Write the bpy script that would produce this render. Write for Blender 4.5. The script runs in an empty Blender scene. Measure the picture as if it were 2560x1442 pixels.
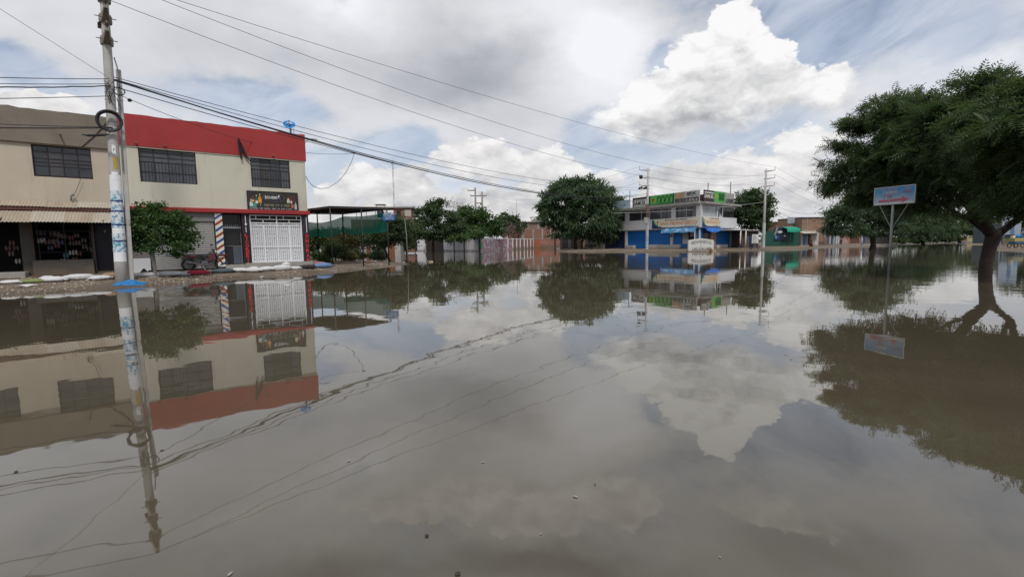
import bpy, bmesh, math, random
import numpy as np
from mathutils import Vector, Matrix

R = math.radians
rng = random.Random(7)
S = bpy.context.scene
COL = S.collection

# ------------------------------------------------------------------ camera
EYE = Vector((0, 0, 1.5))
FPX, PITCH, ROLL = 1147.7, -0.0983, -0.01313
_f = Vector((0, math.cos(PITCH), math.sin(PITCH)))
_u0 = Vector((0, -math.sin(PITCH), math.cos(PITCH)))
_r0 = Vector((1, 0, 0))
_r = _r0 * math.cos(ROLL) + _u0 * math.sin(ROLL)
_u = -_r0 * math.sin(ROLL) + _u0 * math.cos(ROLL)
cam_data = bpy.data.cameras.new('camera')
cam_data.sensor_width = 36
cam_data.lens = 36 * FPX / 2560
cam_data.clip_start = 0.1
cam_data.clip_end = 6000
cam = bpy.data.objects.new('camera', cam_data)
COL.objects.link(cam)
cam.matrix_world = Matrix(((_r.x, _u.x, -_f.x, EYE.x), (_r.y, _u.y, -_f.y, EYE.y),
                           (_r.z, _u.z, -_f.z, EYE.z), (0, 0, 0, 1)))
S.camera = cam


def ray(px, py):
    """direction of the measured photo point (2560 x 1442)"""
    return _f + _r * ((px - 1280) / FPX) - _u * ((py - 721) / FPX)


def atz(px, py, z):
    r = ray(px, py)
    return EYE + r * ((z - EYE.z) / r.z)


def atD(px, py, D):
    r = ray(px, py)
    return EYE + r * (D / r.y)


def topx(p):
    d = Vector(p) - EYE
    k = d.dot(_f)
    return 1280 + FPX * d.dot(_r) / k, 721 - FPX * d.dot(_u) / k


def hgt(px, py, D):
    return atD(px, py, D).z


# ------------------------------------------------------------------ view, world, sun
S.view_settings.view_transform = 'Standard'
S.view_settings.look = 'None'
S.view_settings.gamma = 1
S.view_settings.exposure = 0.0
S.view_settings.use_curve_mapping = False
S.cycles.max_bounces = 6
S.cycles.diffuse_bounces = 3
S.cycles.glossy_bounces = 3
S.cycles.transparent_max_bounces = 6
S.cycles.caustics_reflective = False
S.cycles.caustics_refractive = False

SUN_EL, SUN_AZ = R(56), R(165)      # azimuth clockwise from +Y (view direction)
world = bpy.data.worlds.new('World')
S.world = world
world.use_nodes = True


class Nodes:
    def __init__(self, tree):
        self.t = tree
        tree.nodes.clear()

    def new(self, kind, **kw):
        n = self.t.nodes.new(kind)
        for k, v in kw.items():
            setattr(n, k, v)
        return n

    def put(self, sock, v):
        if v is None:
            return
        if isinstance(v, bpy.types.NodeSocket):
            self.t.links.new(v, sock)
        else:
            sock.default_value = v

    def m(self, op, a, b=None, c=None, clamp=False):
        n = self.new('ShaderNodeMath', operation=op, use_clamp=clamp)
        for i, v in enumerate((a, b, c)):
            if v is not None:
                self.put(n.inputs[i], v)
        return n.outputs[0]

    def v(self, op, a, b=None, c=None):
        n = self.new('ShaderNodeVectorMath', operation=op)
        for i, x in enumerate((a, b, c)):
            if x is not None:
                self.put(n.inputs[i], x)
        return n.outputs['Value'] if op in ('DOT_PRODUCT', 'LENGTH', 'DISTANCE') else n.outputs['Vector']

    def noise(self, vec, scale, detail=4, rough=.5, dist=0, lac=2.0, col=False):
        n = self.new('ShaderNodeTexNoise')
        self.put(n.inputs['Vector'], vec)
        n.inputs['Scale'].default_value = scale
        n.inputs['Detail'].default_value = detail
        n.inputs['Roughness'].default_value = rough
        n.inputs['Lacunarity'].default_value = lac
        n.inputs['Distortion'].default_value = dist
        return n.outputs['Color' if col else 'Fac']

    def ss(self, x, lo, hi, a=0.0, b=1.0, kind='SMOOTHSTEP'):
        n = self.new('ShaderNodeMapRange', interpolation_type=kind)
        for i, q in enumerate((x, lo, hi, a, b)):
            self.put(n.inputs[i], q)
        return n.outputs[0]

    def mix(self, f, a, b, mode='MIX'):
        n = self.new('ShaderNodeMix', data_type='RGBA', blend_type=mode)
        self.put(n.inputs[0], f)
        self.put(n.inputs[6], a)
        self.put(n.inputs[7], b)
        return n.outputs[2]

    def gauss_sum(self, vec, items, base):
        acc = base
        for (u0, v0, su, sv, amp) in items:
            q = self.v('MULTIPLY_ADD', vec, (1 / su, 1 / sv, 0), (-u0 / su, -v0 / sv, 0))
            g = self.m('POWER', 0.3679, self.v('DOT_PRODUCT', q, q))
            acc = self.m('MULTIPLY_ADD', g, amp, acc)
        return acc


def azel(px, py):
    d = ray(px, py).normalized()
    return math.degrees(math.atan2(d.x, d.y)), math.degrees(math.asin(d.z))


def blobs(lst):
    """photo-measured cloud lobes (x, y, half width, half height, amount) -> degrees"""
    out = []
    for (x, y, rx, ry, a) in lst:
        u0, v0 = azel(x, y)
        ul, _ = azel(x - rx, y)
        ur, _ = azel(x + rx, y)
        _, vt = azel(x, y - ry)
        _, vb = azel(x, y + ry)
        out.append((u0, v0, (ur - ul) / 2, (vt - vb) / 2, a))
    return out


def build_sky():
    N = Nodes(world.node_tree)
    out = N.new('ShaderNodeOutputWorld')
    bg = N.new('ShaderNodeBackground')
    N.t.links.new(bg.outputs[0], out.inputs[0])
    tc = N.new('ShaderNodeTexCoord').outputs['Generated']
    P = N.v('NORMALIZE', tc)
    sep = N.new('ShaderNodeSeparateXYZ')
    N.put(sep.inputs[0], P)
    x, y, z = sep.outputs
    az = N.m('DEGREES', N.m('ARCTAN2', x, y))
    el = N.m('DEGREES', N.m('ARCSINE', z))
    cmb = N.new('ShaderNodeCombineXYZ')
    N.put(cmb.inputs[0], az)
    N.put(cmb.inputs[1], el)
    UV = cmb.outputs[0]
    # domain: direction stretched upward so that cloud cells flatten
    Q = N.v('MULTIPLY', P, (1.0, 1.0, 1.7))
    w1 = N.noise(Q, 3.2, 5, .55, col=True)
    w2 = N.noise(Q, 14, 5, .6, col=True)
    warp = N.v('MULTIPLY_ADD', w1, (9, 6, 0), (-4.5, -3, 0))
    warp = N.v('ADD', warp, N.v('MULTIPLY_ADD', w2, (3.4, 3.0, 0), (-1.7, -1.5, 0)))
    UW = N.v('ADD', UV, warp)
    UF = N.v('ADD', UV, N.v('MULTIPLY_ADD', w2, (4.4, 3.6, 0), (-2.2, -1.8, 0)))
    fb = N.noise(Q, 5.5, 9, .58)
    fb2 = N.noise(N.v('MULTIPLY_ADD', P, (1, 1, 2.6), (3.1, 1.7, .4)), 2.6, 7, .55)

    # clear sky behind the clouds
    sky = N.new('ShaderNodeTexSky', sky_type='NISHITA', sun_disc=False, sun_elevation=SUN_EL,
                sun_rotation=SUN_AZ, air_density=1.0, dust_density=1.2, ozone_density=1.4)
    clear = N.v('MULTIPLY', sky.outputs[0], (.088, .092, .095))
    # pale low air
    low = N.ss(el, -1.0, 17.0, 1.0, 0.0)
    clear = N.mix(N.m('MULTIPLY', low, .72), clear, (.60, .66, .73, 1))

    # thin wind-drawn veil, strongest at upper right
    st = N.new('ShaderNodeVectorRotate', rotation_type='Z_AXIS')
    N.put(st.inputs['Vector'], UV)
    st.inputs['Angle'].default_value = R(-22)
    veil_n = N.noise(N.v('MULTIPLY', st.outputs[0], (.045, .16, 1)), 1.6, 8, .62, dist=.6)
    veil = N.ss(veil_n, .0, .78)
    veil_c = N.mix(N.ss(fb2, .35, .7), (.56, .63, .76, 1), (.78, .81, .88, 1))
    col = N.mix(N.m('MULTIPLY', veil, .92), clear, veil_c)

    # broad soft layer, grey underneath, with openings
    cov = N.gauss_sum(UW, blobs([
        (640, 250, 150, 42, -.75), (20, 170, 110, 60, -.9), (880, 420, 120, 60, -1.1), (1040, 360, 70, 45, -.8), (150, 215, 90, 40, -.6),
        (1650, 170, 60, 60, -.9), (2160, 70, 190, 110, -.65), (1990, 60, 110, 70, -1.1), (2420, 90, 170, 60, -.55),
        (1560, 430, 60, 90, -.6), (1800, 385, 220, 40, -.4), (2050, 300, 160, 40, -.2), (1500, 330, 60, 50, -.55),
        (900, 130, 800, 160, .35), (1230, 220, 260, 130, .3), (1300, 600, 900, 60, .1), (2250, 520, 260, 90, -.1)]), .74)
    cov = N.m('MULTIPLY_ADD', fb, 1.7, N.m('SUBTRACT', cov, .85))
    a_soft = N.ss(cov, .30, .88)
    lum = N.gauss_sum(UW, blobs([
        (860, 10, 150, 60, .24), (600, 60, 300, 60, .05), (1480, 110, 120, 80, .26), (1320, 30, 140, 60, .16), (1230, 180, 190, 85, -.26),
        (1080, 230, 140, 50, -.08), (1500, 210, 190, 120, .16), (700, 140, 260, 60, -.06), (1000, 60, 110, 50, -.05), (1400, 290, 150, 60, -.05),
        (300, 60, 260, 60, .02), (130, 120, 160, 40, -.04), (60, 260, 150, 30, .20), (400, 330, 300, 60, .05), (950, 300, 200, 40, .06),
        (2480, 160, 200, 120, .16), (1640, 40, 110, 60, .02), (1100, 460, 260, 90, .12), (2200, 330, 160, 80, .02),
        (1350, -310, 420, 90, -.42), (500, -160, 300, 60, .06), (2150, -300, 420, 110, -.30), (650, -340, 420, 90, -.40), (1000, -230, 260, 60, .12), (1750, -420, 400, 110, -.20), (150, -330, 300, 90, -.16)]), .70)
    lum = N.m('MULTIPLY_ADD', N.m('SUBTRACT', fb2, .5), .38, lum)
    lum = N.m('MULTIPLY_ADD', N.m('SUBTRACT', fb, .5), .22, lum)
    lum = N.m('MINIMUM', N.m('MAXIMUM', lum, .24), .93)
    warmth = N.mix(N.ss(lum, .30, .75), (.90, .95, 1.06, 1), (.975, .985, 1.035, 1))
    soft_c = N.v('SCALE', warmth)
    N.put(soft_c.node.inputs['Scale'], lum)
    col = N.mix(a_soft, col, soft_c)

    # heaped clouds with crisp tops
    vo = N.new('ShaderNodeTexVoronoi', feature='F1')
    N.put(vo.inputs['Vector'], N.v('ADD', Q, N.v('MULTIPLY_ADD', w2, (.06, .06, .06), (-.03, -.03, -.03))))
    vo.inputs['Scale'].default_value = 11
    vo.inputs['Detail'].default_value = 4
    vo.inputs['Roughness'].default_value = .55
    puff = N.m('SUBTRACT', 1.0, vo.outputs['Distance'])
    # the same puffs seen a little toward the light: relief
    vo2 = N.new('ShaderNodeTexVoronoi', feature='F1')
    N.put(vo2.inputs['Vector'], N.v('ADD', Q, N.v('MULTIPLY_ADD', w2, (.06, .06, .06), (-.018, -.03, .006))))
    for k in ('Scale', 'Detail', 'Roughness'):
        vo2.inputs[k].default_value = vo.inputs[k].default_value
    relief = N.m('SUBTRACT', vo2.outputs['Distance'], vo.outputs['Distance'])

    def heap(items, edge, k_puff=.34, w=.16, soft=(3, 0, .4)):
        f = None
        for (u0, v0, su, sv, amp) in blobs(items):
            q = N.v('MULTIPLY_ADD', UF, (1 / su, 1 / sv, 0), (-u0 / su, -v0 / sv, 0))
            # flatter underside than top
            d = N.m('SUBTRACT', 1.0, N.v('DOT_PRODUCT', q, q))
            f = d if f is None else N.m('SMOOTH_MAX', f, d, .35)
        f = N.m('MULTIPLY_ADD', N.m('SUBTRACT', puff, .62), k_puff * 2.2, f)
        f = N.m('MULTIPLY_ADD', N.m('SUBTRACT', fb, .5), .9, f)
        return N.ss(f, edge, N.m('MULTIPLY_ADD', N.ss(el, soft[0], soft[1]), soft[2], edge + w)), f

    def cloud_colour(bright, dark_items, base, warm, k_fb=.30):
        l = N.gauss_sum(UF, blobs(dark_items), base)
        l = N.m('MULTIPLY_ADD', relief, bright, l)
        l = N.m('MULTIPLY_ADD', N.m('SUBTRACT', fb, .5), k_fb, l)
        l = N.m('MINIMUM', N.m('MAXIMUM', l, .30), .955)
        c = N.v('SCALE', N.mix(N.ss(l, .4, .8), (.955, .975, 1.03, 1), warm))
        N.put(c.node.inputs['Scale'], l)
        return c

    # low bank along the horizon
    a, f = heap([(900, 455, 95, 60, 0), (840, 500, 60, 55, 0), (1010, 470, 120, 70, 0), (1190, 400, 120, 70, 0), (1370, 430, 130, 85, 0),
                 (1480, 480, 110, 95, 0), (1700, 450, 150, 60, 0), (1870, 420, 110, 70, 0), (2010, 370, 130, 80, 0), (2070, 460, 170, 90, 0),
                 (1250, 520, 420, 60, 0), (140, 260, 120, 30, 0), (60, 280, 160, 40, 0), (2350, 500, 300, 90, 0), (850, 560, 400, 60, 0),
                 (1720, 540, 400, 70, 0), (2150, 560, 300, 60, 0), (1640, 470, 70, 60, 0)], -.22, w=.22)
    c = cloud_colour(.30, [(900, 430, 60, 40, .14), (1200, 350, 60, 35, .2), (1380, 390, 60, 40, .12), (1900, 380, 70, 30, .16), (2000, 340, 80, 40, .22),
                           (1700, 500, 260, 60, -.08), (1200, 500, 300, 60, -.07), (1050, 420, 120, 40, -.03), (2100, 470, 170, 60, -.10), (1480, 420, 90, 50, .08), (950, 540, 200, 40, -.05)],
                     .76, (1.0, .982, .975, 1), .16)
    col = N.mix(N.m('MULTIPLY', a, .9), col, c)
    # the towering one
    a, f = heap([(1835, 70, 80, 85, 0), (1770, 150, 115, 90, 0), (1900, 140, 100, 80, 0), (1640, 240, 100, 60, 0), (1760, 240, 180, 80, 0),
                 (1960, 235, 150, 75, 0), (2060, 225, 95, 70, 0), (2080, 250, 70, 55, 0), (1620, 300, 170, 60, 0), (1560, 305, 80, 40, 0), (1800, 295, 230, 55, 0), (1640, 330, 150, 40, 0)], -.34, .26, .2, (17.0, 11.5, .9))
    c = cloud_colour(.34, [(1820, 60, 70, 70, .16), (1720, 150, 60, 60, .12), (1600, 240, 70, 40, .22), (1780, 205, 70, 38, -.26), (1900, 180, 50, 30, -.02), (1850, 245, 120, 35, -.04),
                           (1760, 300, 200, 40, -.15), (1620, 330, 160, 36, -.17), (1900, 290, 190, 28, -.14), (2060, 225, 70, 50, .08), (1950, 110, 60, 40, .12)],
                     .86, (1.0, 1.0, 1.0, 1), .14)
    col = N.mix(a, col, c)
    # a heap whose upper edge stands above the frame and shows in the water
    a, f = heap([(1290, -100, 330, 120, 0), (1560, -70, 200, 130, 0), (1010, -110, 170, 95, 0), (1100, -20, 420, 120, 0), (1420, -190, 90, 60, 0), (2000, -170, 220, 70, 0), (620, -60, 300, 90, 0)], -.2, .3, .22, (30.0, 24.0, 3.0))
    c = cloud_colour(.25, [(1300, -120, 200, 60, .05), (1100, -10, 300, 60, -.05)], .76, (1.0, .985, .98, 1), .14)
    col = N.mix(N.m('MULTIPLY', a, .9), col, c)
    # keep the very low air pale
    col = N.mix(N.ss(el, -2.0, 5.0, .45, 0.0), col, (.60, .63, .67, 1))
    # below the horizon the same haze continues, darker
    col = N.mix(N.ss(el, -6.0, -1.0, .8, 0.0), col, (.16, .15, .13, 1))
    N.put(bg.inputs['Color'], col)
    bg.inputs['Strength'].default_value = 1.0


build_sky()
world.cycles.sampling_method = 'MANUAL'
world.cycles.sample_map_resolution = 512

sun_data = bpy.data.lights.new('sun', 'SUN')
sun_data.energy = 2.3
sun_data.angle = R(10)
sun_data.color = (1, .96, .9)
sun = bpy.data.objects.new('sun', sun_data)
COL.objects.link(sun)
sun.rotation_euler = Vector((math.sin(SUN_AZ) * math.cos(SUN_EL), math.cos(SUN_AZ) * math.cos(SUN_EL), math.sin(SUN_EL))).to_track_quat('Z', 'Y').to_euler()

# ------------------------------------------------------------------ helpers
def tag(o, label=None, cat=None, group=None, kind=None):
    if label:
        o['label'] = label
    if cat:
        o['category'] = cat
    if group:
        o['group'] = group
    if kind:
        o['kind'] = kind
    return o


def thing(name, loc, label, cat, group=None):
    o = bpy.data.objects.new(name, None)
    o.empty_display_size = .2
    o.location = loc
    COL.objects.link(o)
    return tag(o, label, cat, group)


def wloc(o):
    p = Vector((0, 0, 0))
    while o is not None:
        p = p + o.location
        o = o.parent
    return p


class MB:
    """collects faces in world coordinates; build() links ONE mesh object"""

    def __init__(self):
        self.v = []
        self.f = []

    def add(self, vs, fs):
        n = len(self.v)
        self.v += [tuple(p) for p in vs]
        self.f += [tuple(i + n for i in q) for q in fs]
        return self

    def quad(self, a, b, c, d):
        return self.add([a, b, c, d], [(0, 1, 2, 3)])

    def hexa(self, p):      # 8 points: bottom 4 then top 4
        return self.add(p, [(3, 2, 1, 0), (4, 5, 6, 7), (0, 1, 5, 4), (1, 2, 6, 5), (2, 3, 7, 6), (3, 0, 4, 7)])

    def box(self, c, s, rz=0):
        c = Vector(c)
        ca, sa = math.cos(rz), math.sin(rz)
        pts = []
        for z in (-.5, .5):
            for (x, y) in ((-.5, -.5), (.5, -.5), (.5, .5), (-.5, .5)):
                X, Y = x * s[0], y * s[1]
                pts.append(c + Vector((X * ca - Y * sa, X * sa + Y * ca, z * s[2])))
        return self.hexa(pts)

    def tube(self, pts, r, n=8, cap=True, closed=False, wob=0, rnd=None):
        pts = [Vector(p) for p in pts]
        rs = r if isinstance(r, (list, tuple)) else [r] * len(pts)
        base = len(self.v)
        up = None
        m = len(pts)
        for i, p in enumerate(pts):
            if closed:
                t = (pts[(i + 1) % m] - pts[i - 1]).normalized()
            else:
                t = (pts[min(i + 1, m - 1)] - pts[max(i - 1, 0)]).normalized()
            if up is None:
                up = Vector((0, 0, 1)) if abs(t.z) < .9 else Vector((1, 0, 0))
            a = t.cross(up)
            a.normalize()
            b = a.cross(t)
            up = b
            for k in range(n):
                an = 2 * math.pi * k / n
                q = rs[i] * (1 + (wob * (rnd.random() - .5) if rnd else 0))
                self.v.append(tuple(p + a * math.cos(an) * q + b * math.sin(an) * q))
        for i in range(m if closed else m - 1):
            j = (i + 1) % m
            for k in range(n):
                k2 = (k + 1) % n
                self.f.append((base + i * n + k, base + i * n + k2, base + j * n + k2, base + j * n + k))
        if cap and not closed:
            self.f.append(tuple(base + k for k in range(n))[::-1])
            self.f.append(tuple(base + (m - 1) * n + k for k in range(n)))
        return self

    def lathe(self, c, prof, n=16, axis=(0, 0, 1)):
        ax = Vector(axis).normalized()
        a = ax.cross(Vector((0, 0, 1)) if abs(ax.z) < .9 else Vector((1, 0, 0))).normalized()
        b = ax.cross(a)
        base = len(self.v)
        for (r, h) in prof:
            for k in range(n):
                an = 2 * math.pi * k / n
                self.v.append(tuple(Vector(c) + ax * h + a * r * math.cos(an) + b * r * math.sin(an)))
        for i in range(len(prof) - 1):
            for k in range(n):
                k2 = (k + 1) % n
                self.f.append((base + i * n + k, base + i * n + k2, base + (i + 1) * n + k2, base + (i + 1) * n + k))
        self.f.append(tuple(base + k for k in range(n))[::-1])
        self.f.append(tuple(base + (len(prof) - 1) * n + k for k in range(n)))
        return self

    def blob(self, c, s, rz=0, seg=10, rings=6, amp=.08, rnd=rng, flat=None, power=1.0):
        c = Vector(c)
        ca, sa = math.cos(rz), math.sin(rz)
        base = len(self.v)
        for i in range(rings + 1):
            ph = math.pi * i / rings
            for k in range(seg):
                th = 2 * math.pi * k / seg
                q = 1 + amp * (rnd.random() - .5) * 2
                x = math.sin(ph) * math.cos(th)
                y = math.sin(ph) * math.sin(th)
                if power != 1.0:
                    x = math.copysign(abs(x) ** power, x)
                    y = math.copysign(abs(y) ** power, y)
                z = math.cos(ph)
                if flat is not None and z < flat:
                    z = flat
                X, Y, Z = x * s[0] * q, y * s[1] * q, z * s[2] * q
                self.v.append(tuple(c + Vector((X * ca - Y * sa, X * sa + Y * ca, Z))))
        for i in range(rings):
            for k in range(seg):
                k2 = (k + 1) % seg
                self.f.append((base + i * seg + k, base + (i + 1) * seg + k, base + (i + 1) * seg + k2, base + i * seg + k2))
        return self

    def build(self, name, mat, parent=None, smooth=False, loc=None, bevel=0):
        org = wloc(parent) if parent is not None else Vector(loc or (0, 0, 0))
        me = bpy.data.meshes.new(name)
        me.from_pydata([tuple(Vector(p) - org) for p in self.v], [], self.f)
        me.update()
        if smooth:
            me.polygons.foreach_set('use_smooth', [True] * len(me.polygons))
        me.materials.append(mat)
        o = bpy.data.objects.new(name, me)
        COL.objects.link(o)
        if parent is not None:
            o.parent = parent
        elif loc is not None:
            o.location = loc
        if bevel:
            md = o.modifiers.new('bevel', 'BEVEL')
            md.width = bevel
            md.segments = 2
            md.limit_method = 'ANGLE'
        return o


def again(o, delta, parent=None):
    c = o.copy()
    COL.objects.link(c)
    c.parent = parent or o.parent
    c.location = o.location + Vector(delta)
    return c


def copy_tree(o, loc, rz=None, label=None, group=None):
    c = o.copy()
    COL.objects.link(c)
    c.location = loc
    if rz is not None:
        c.rotation_euler.z = rz
    if label:
        c['label'] = label
    if group:
        c['group'] = group
    for ch in list(o.children):
        d = ch.copy()
        COL.objects.link(d)
        d.parent = c
        for g in list(ch.children):
            e = g.copy()
            COL.objects.link(e)
            e.parent = d
    return c


class Face:
    """an upright plane: x runs right as seen, z up, o out toward the viewer"""

    def __init__(self, C, dx):
        self.C = Vector((C[0], C[1], 0))
        self.dx = Vector((dx[0], dx[1], 0)).normalized()
        self.n = Vector((self.dx.y, -self.dx.x, 0))
        self.rz = math.atan2(self.dx.y, self.dx.x)

    def p(self, x, z, o=0.0):
        return self.C + self.dx * x + self.n * o + Vector((0, 0, z))

    def xz(self, px, py, o=0.0):
        r = ray(px, py)
        C2 = self.C + self.n * o
        t = (C2 - EYE).dot(self.n) / r.dot(self.n)
        q = EYE + r * t
        return (q - self.C).dot(self.dx), q.z

    def X(self, px, py=600, o=0.0):
        return self.xz(px, py, o)[0]

    def Z(self, px, py, o=0.0):
        return self.xz(px, py, o)[1]

    def box(self, mb, x0, x1, z0, z1, o0, o1):
        return mb.hexa([self.p(x0, z0, o1), self.p(x1, z0, o1), self.p(x1, z0, o0), self.p(x0, z0, o0),
                        self.p(x0, z1, o1), self.p(x1, z1, o1), self.p(x1, z1, o0), self.p(x0, z1, o0)])

    def part(self, name, mat, parent, x0, x1, z0, z1, o0, o1, label=None, bevel=0):
        o = self.box(MB(), x0, x1, z0, z1, o0, o1).build(name, mat, parent, bevel=bevel)
        if label:
            o['label'] = label
        return o

    def wall(self, name, mat, parent, x0, x1, z0, z1, o0, o1, holes=()):
        xs = sorted({x0, x1, *[min(max(v, x0), x1) for h in holes for v in h[:2]]})
        zs = sorted({z0, z1, *[min(max(v, z0), z1) for h in holes for v in h[2:]]})
        mb = MB()
        for j in range(len(zs) - 1):
            run = None
            for i in range(len(xs) - 1):
                cx, cz = (xs[i] + xs[i + 1]) / 2, (zs[j] + zs[j + 1]) / 2
                hit = any(h[0] < cx < h[1] and h[2] < cz < h[3] for h in holes)
                if not hit:
                    run = (run[0], xs[i + 1]) if run else (xs[i], xs[i + 1])
                if run and (hit or i == len(xs) - 2):
                    self.box(mb, run[0], run[1], zs[j], zs[j + 1], o0, o1)
                    run = None
        return mb.build(name, mat, parent)

    def poly(self, mb, pts, o, th=.004):
        """flat print: polygon (x, z) with a small thickness"""
        n = len(pts)
        a = [self.p(x, z, o + th) for x, z in pts]
        b = [self.p(x, z, o) for x, z in pts]
        return mb.add(a + b, [tuple(range(n))] + [(i, (i + 1) % n + 0, (i + 1) % n + n, i + n)[::-1] for i in range(n)])

    def text(self, body, mat, parent, x0, x1, z0, z1, o, bold=.02, name='lettering', serif=False, shear=0, arc=0):
        cu = bpy.data.curves.new('t', 'FONT')
        cu.body = body
        cu.offset = bold
        cu.resolution_u = 3
        cu.shear = shear
        cu.extrude = 0
        ob = bpy.data.objects.new('t', cu)
        me = bpy.data.meshes.new_from_object(ob)
        co = np.empty(len(me.vertices) * 3)
        me.vertices.foreach_get('co', co)
        co = co.reshape(-1, 3)
        lo, hi = co.min(0), co.max(0)
        u = (co[:, 0] - lo[0]) / (hi[0] - lo[0])
        w = (co[:, 1] - lo[1]) / (hi[1] - lo[1])
        org = wloc(parent)
        X = x0 + u * (x1 - x0)
        Z = z0 + w * (z1 - z0) + arc * (1 - (2 * u - 1) ** 2)
        P = np.array(self.C)[None] + np.outer(X, np.array(self.dx)) + np.array(self.n)[None] * o
        P[:, 2] = Z
        P -= np.array(org)[None]
        me.vertices.foreach_set('co', P.ravel())
        me.update()
        me.name = name
        me.materials.clear()
        me.materials.append(mat)
        bpy.data.objects.remove(ob)
        bpy.data.curves.remove(cu)
        o2 = bpy.data.objects.new(name, me)
        COL.objects.link(o2)
        o2.parent = parent
        return o2

    def scribble(self, mat, parent, x0, x1, z0, z1, o, n, seed=1, name='lettering'):
        """small unreadable print: a row of letter-like strokes"""
        r = random.Random(seed)
        mb = MB()
        w = (x1 - x0) / n
        for i in range(n):
            if n > 6 and r.random() < .12:
                continue
            a = x0 + i * w + w * .08
            b = a + w * r.uniform(.6, .8)
            h = z1 - z0
            k = r.random()
            self.poly(mb, [(a, z0), (a + w * .25, z0), (a + w * .25, z1), (a, z1)], o)
            if k < .6:
                self.poly(mb, [(b - w * .22, z0), (b, z0), (b, z1), (b - w * .22, z1)], o)
            if k > .3:
                zz = z0 + h * r.choice((0, .4, .8))
                self.poly(mb, [(a + w * .25, zz), (b - w * .22, zz), (b - w * .22, zz + h * .2), (a + w * .25, zz + h * .2)], o)
            if k > .7:
                self.poly(mb, [(a + w * .25, z1 - h * .2), (b, z1 - h * .2), (b, z1), (a + w * .25, z1)], o)
        return mb.build(name, mat, parent)


def norm_mesh_random(seed):
    return random.Random(seed)


# ------------------------------------------------------------------ materials
MATS = {}


def mat(name, col, rough=.8, var=.12, scale=1.2, bump=0.0, bscale=30, metal=0.0, spec=.3, streak=0.0, mud=None,
        col2=None, mixs=(.42, .58), wave=None, brick=None, alpha=None, emit=None, detail=6):
    if name in MATS:
        return MATS[name]
    m = bpy.data.materials.new(name)
    m.use_nodes = True
    N = Nodes(m.node_tree)
    out = N.new('ShaderNodeOutputMaterial')
    b = N.new('ShaderNodeBsdfPrincipled')
    N.t.links.new(b.outputs[0], out.inputs[0])
    tc = N.new('ShaderNodeTexCoord').outputs['Object']
    geo = N.new('ShaderNodeNewGeometry')
    c = (*col[:3], 1)
    base = None
    nz = N.noise(tc, scale, detail, .6)
    if col2:
        base = N.mix(N.ss(nz, mixs[0], mixs[1]), c, (*col2[:3], 1))
    else:
        base = N.mix(N.ss(nz, .25, .75, kind='LINEAR'), tuple(v * (1 - var) for v in col[:3]) + (1,), tuple(min(1, v * (1 + var)) for v in col[:3]) + (1,))
    height = None
    if brick:
        rot, bw, bh, mc = brick
        vr = N.new('ShaderNodeVectorRotate', rotation_type='Z_AXIS')
        N.put(vr.inputs['Vector'], tc)
        vr.inputs['Angle'].default_value = -rot
        sp = N.new('ShaderNodeSeparateXYZ')
        N.put(sp.inputs[0], vr.outputs[0])
        cb = N.new('ShaderNodeCombineXYZ')
        N.put(cb.inputs[0], sp.outputs[0])
        N.put(cb.inputs[1], sp.outputs[2])
        bt = N.new('ShaderNodeTexBrick')
        N.put(bt.inputs['Vector'], cb.outputs[0])
        bt.inputs['Scale'].default_value = 1
        bt.inputs['Brick Width'].default_value = bw
        bt.inputs['Row Height'].default_value = bh
        bt.inputs['Mortar Size'].default_value = .012
        N.put(bt.inputs['Color1'], base)
        N.put(bt.inputs['Color2'], N.mix(.5, base, tuple(v * .6 for v in col[:3]) + (1,)))
        bt.inputs['Mortar'].default_value = (*mc, 1)
        base = bt.outputs[0]
    if streak:
        sv = N.v('MULTIPLY', tc, (1.6, 1.6, .12))
        s = N.ss(N.noise(sv, 2.2, 7, .65), .50, .78)
        base = N.mix(N.m('MULTIPLY', s, streak), base, (.10, .085, .07, 1))
    if mud:
        sp2 = N.new('ShaderNodeSeparateXYZ')
        N.put(sp2.inputs[0], geo.outputs['Position'])
        edge = N.m('MULTIPLY_ADD', N.m('SUBTRACT', N.noise(tc, 1.7, 6, .6), .5), mud[1] * 1.4, sp2.outputs[2])
        base = N.mix(N.m('MULTIPLY', N.ss(edge, mud[0], mud[0] + mud[1], 1.0, 0.0), .75), base, (.15, .12, .085, 1))
    N.put(b.inputs['Base Color'], base)
    rr = N.ss(N.noise(tc, scale * 3, 4), .3, .7, max(0.02, rough - .08), min(1, rough + .08), 'LINEAR')
    N.put(b.inputs['Roughness'], rr)
    b.inputs['Metallic'].default_value = metal
    b.inputs['Specular IOR Level'].default_value = spec
    if alpha is not None:
        b.inputs['Alpha'].default_value = alpha
    if emit:
        b.inputs['Emission Color'].default_value = (*emit[:3], 1)
        b.inputs['Emission Strength'].default_value = emit[3]
    if bump:
        bp = N.new('ShaderNodeBump')
        bp.inputs['Strength'].default_value = 1
        bp.inputs['Distance'].default_value = bump
        N.put(bp.inputs['Height'], N.noise(tc, bscale, 5, .6))
        N.put(b.inputs['Normal'], bp.outputs[0])
    MATS[name] = m
    return m


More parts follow.
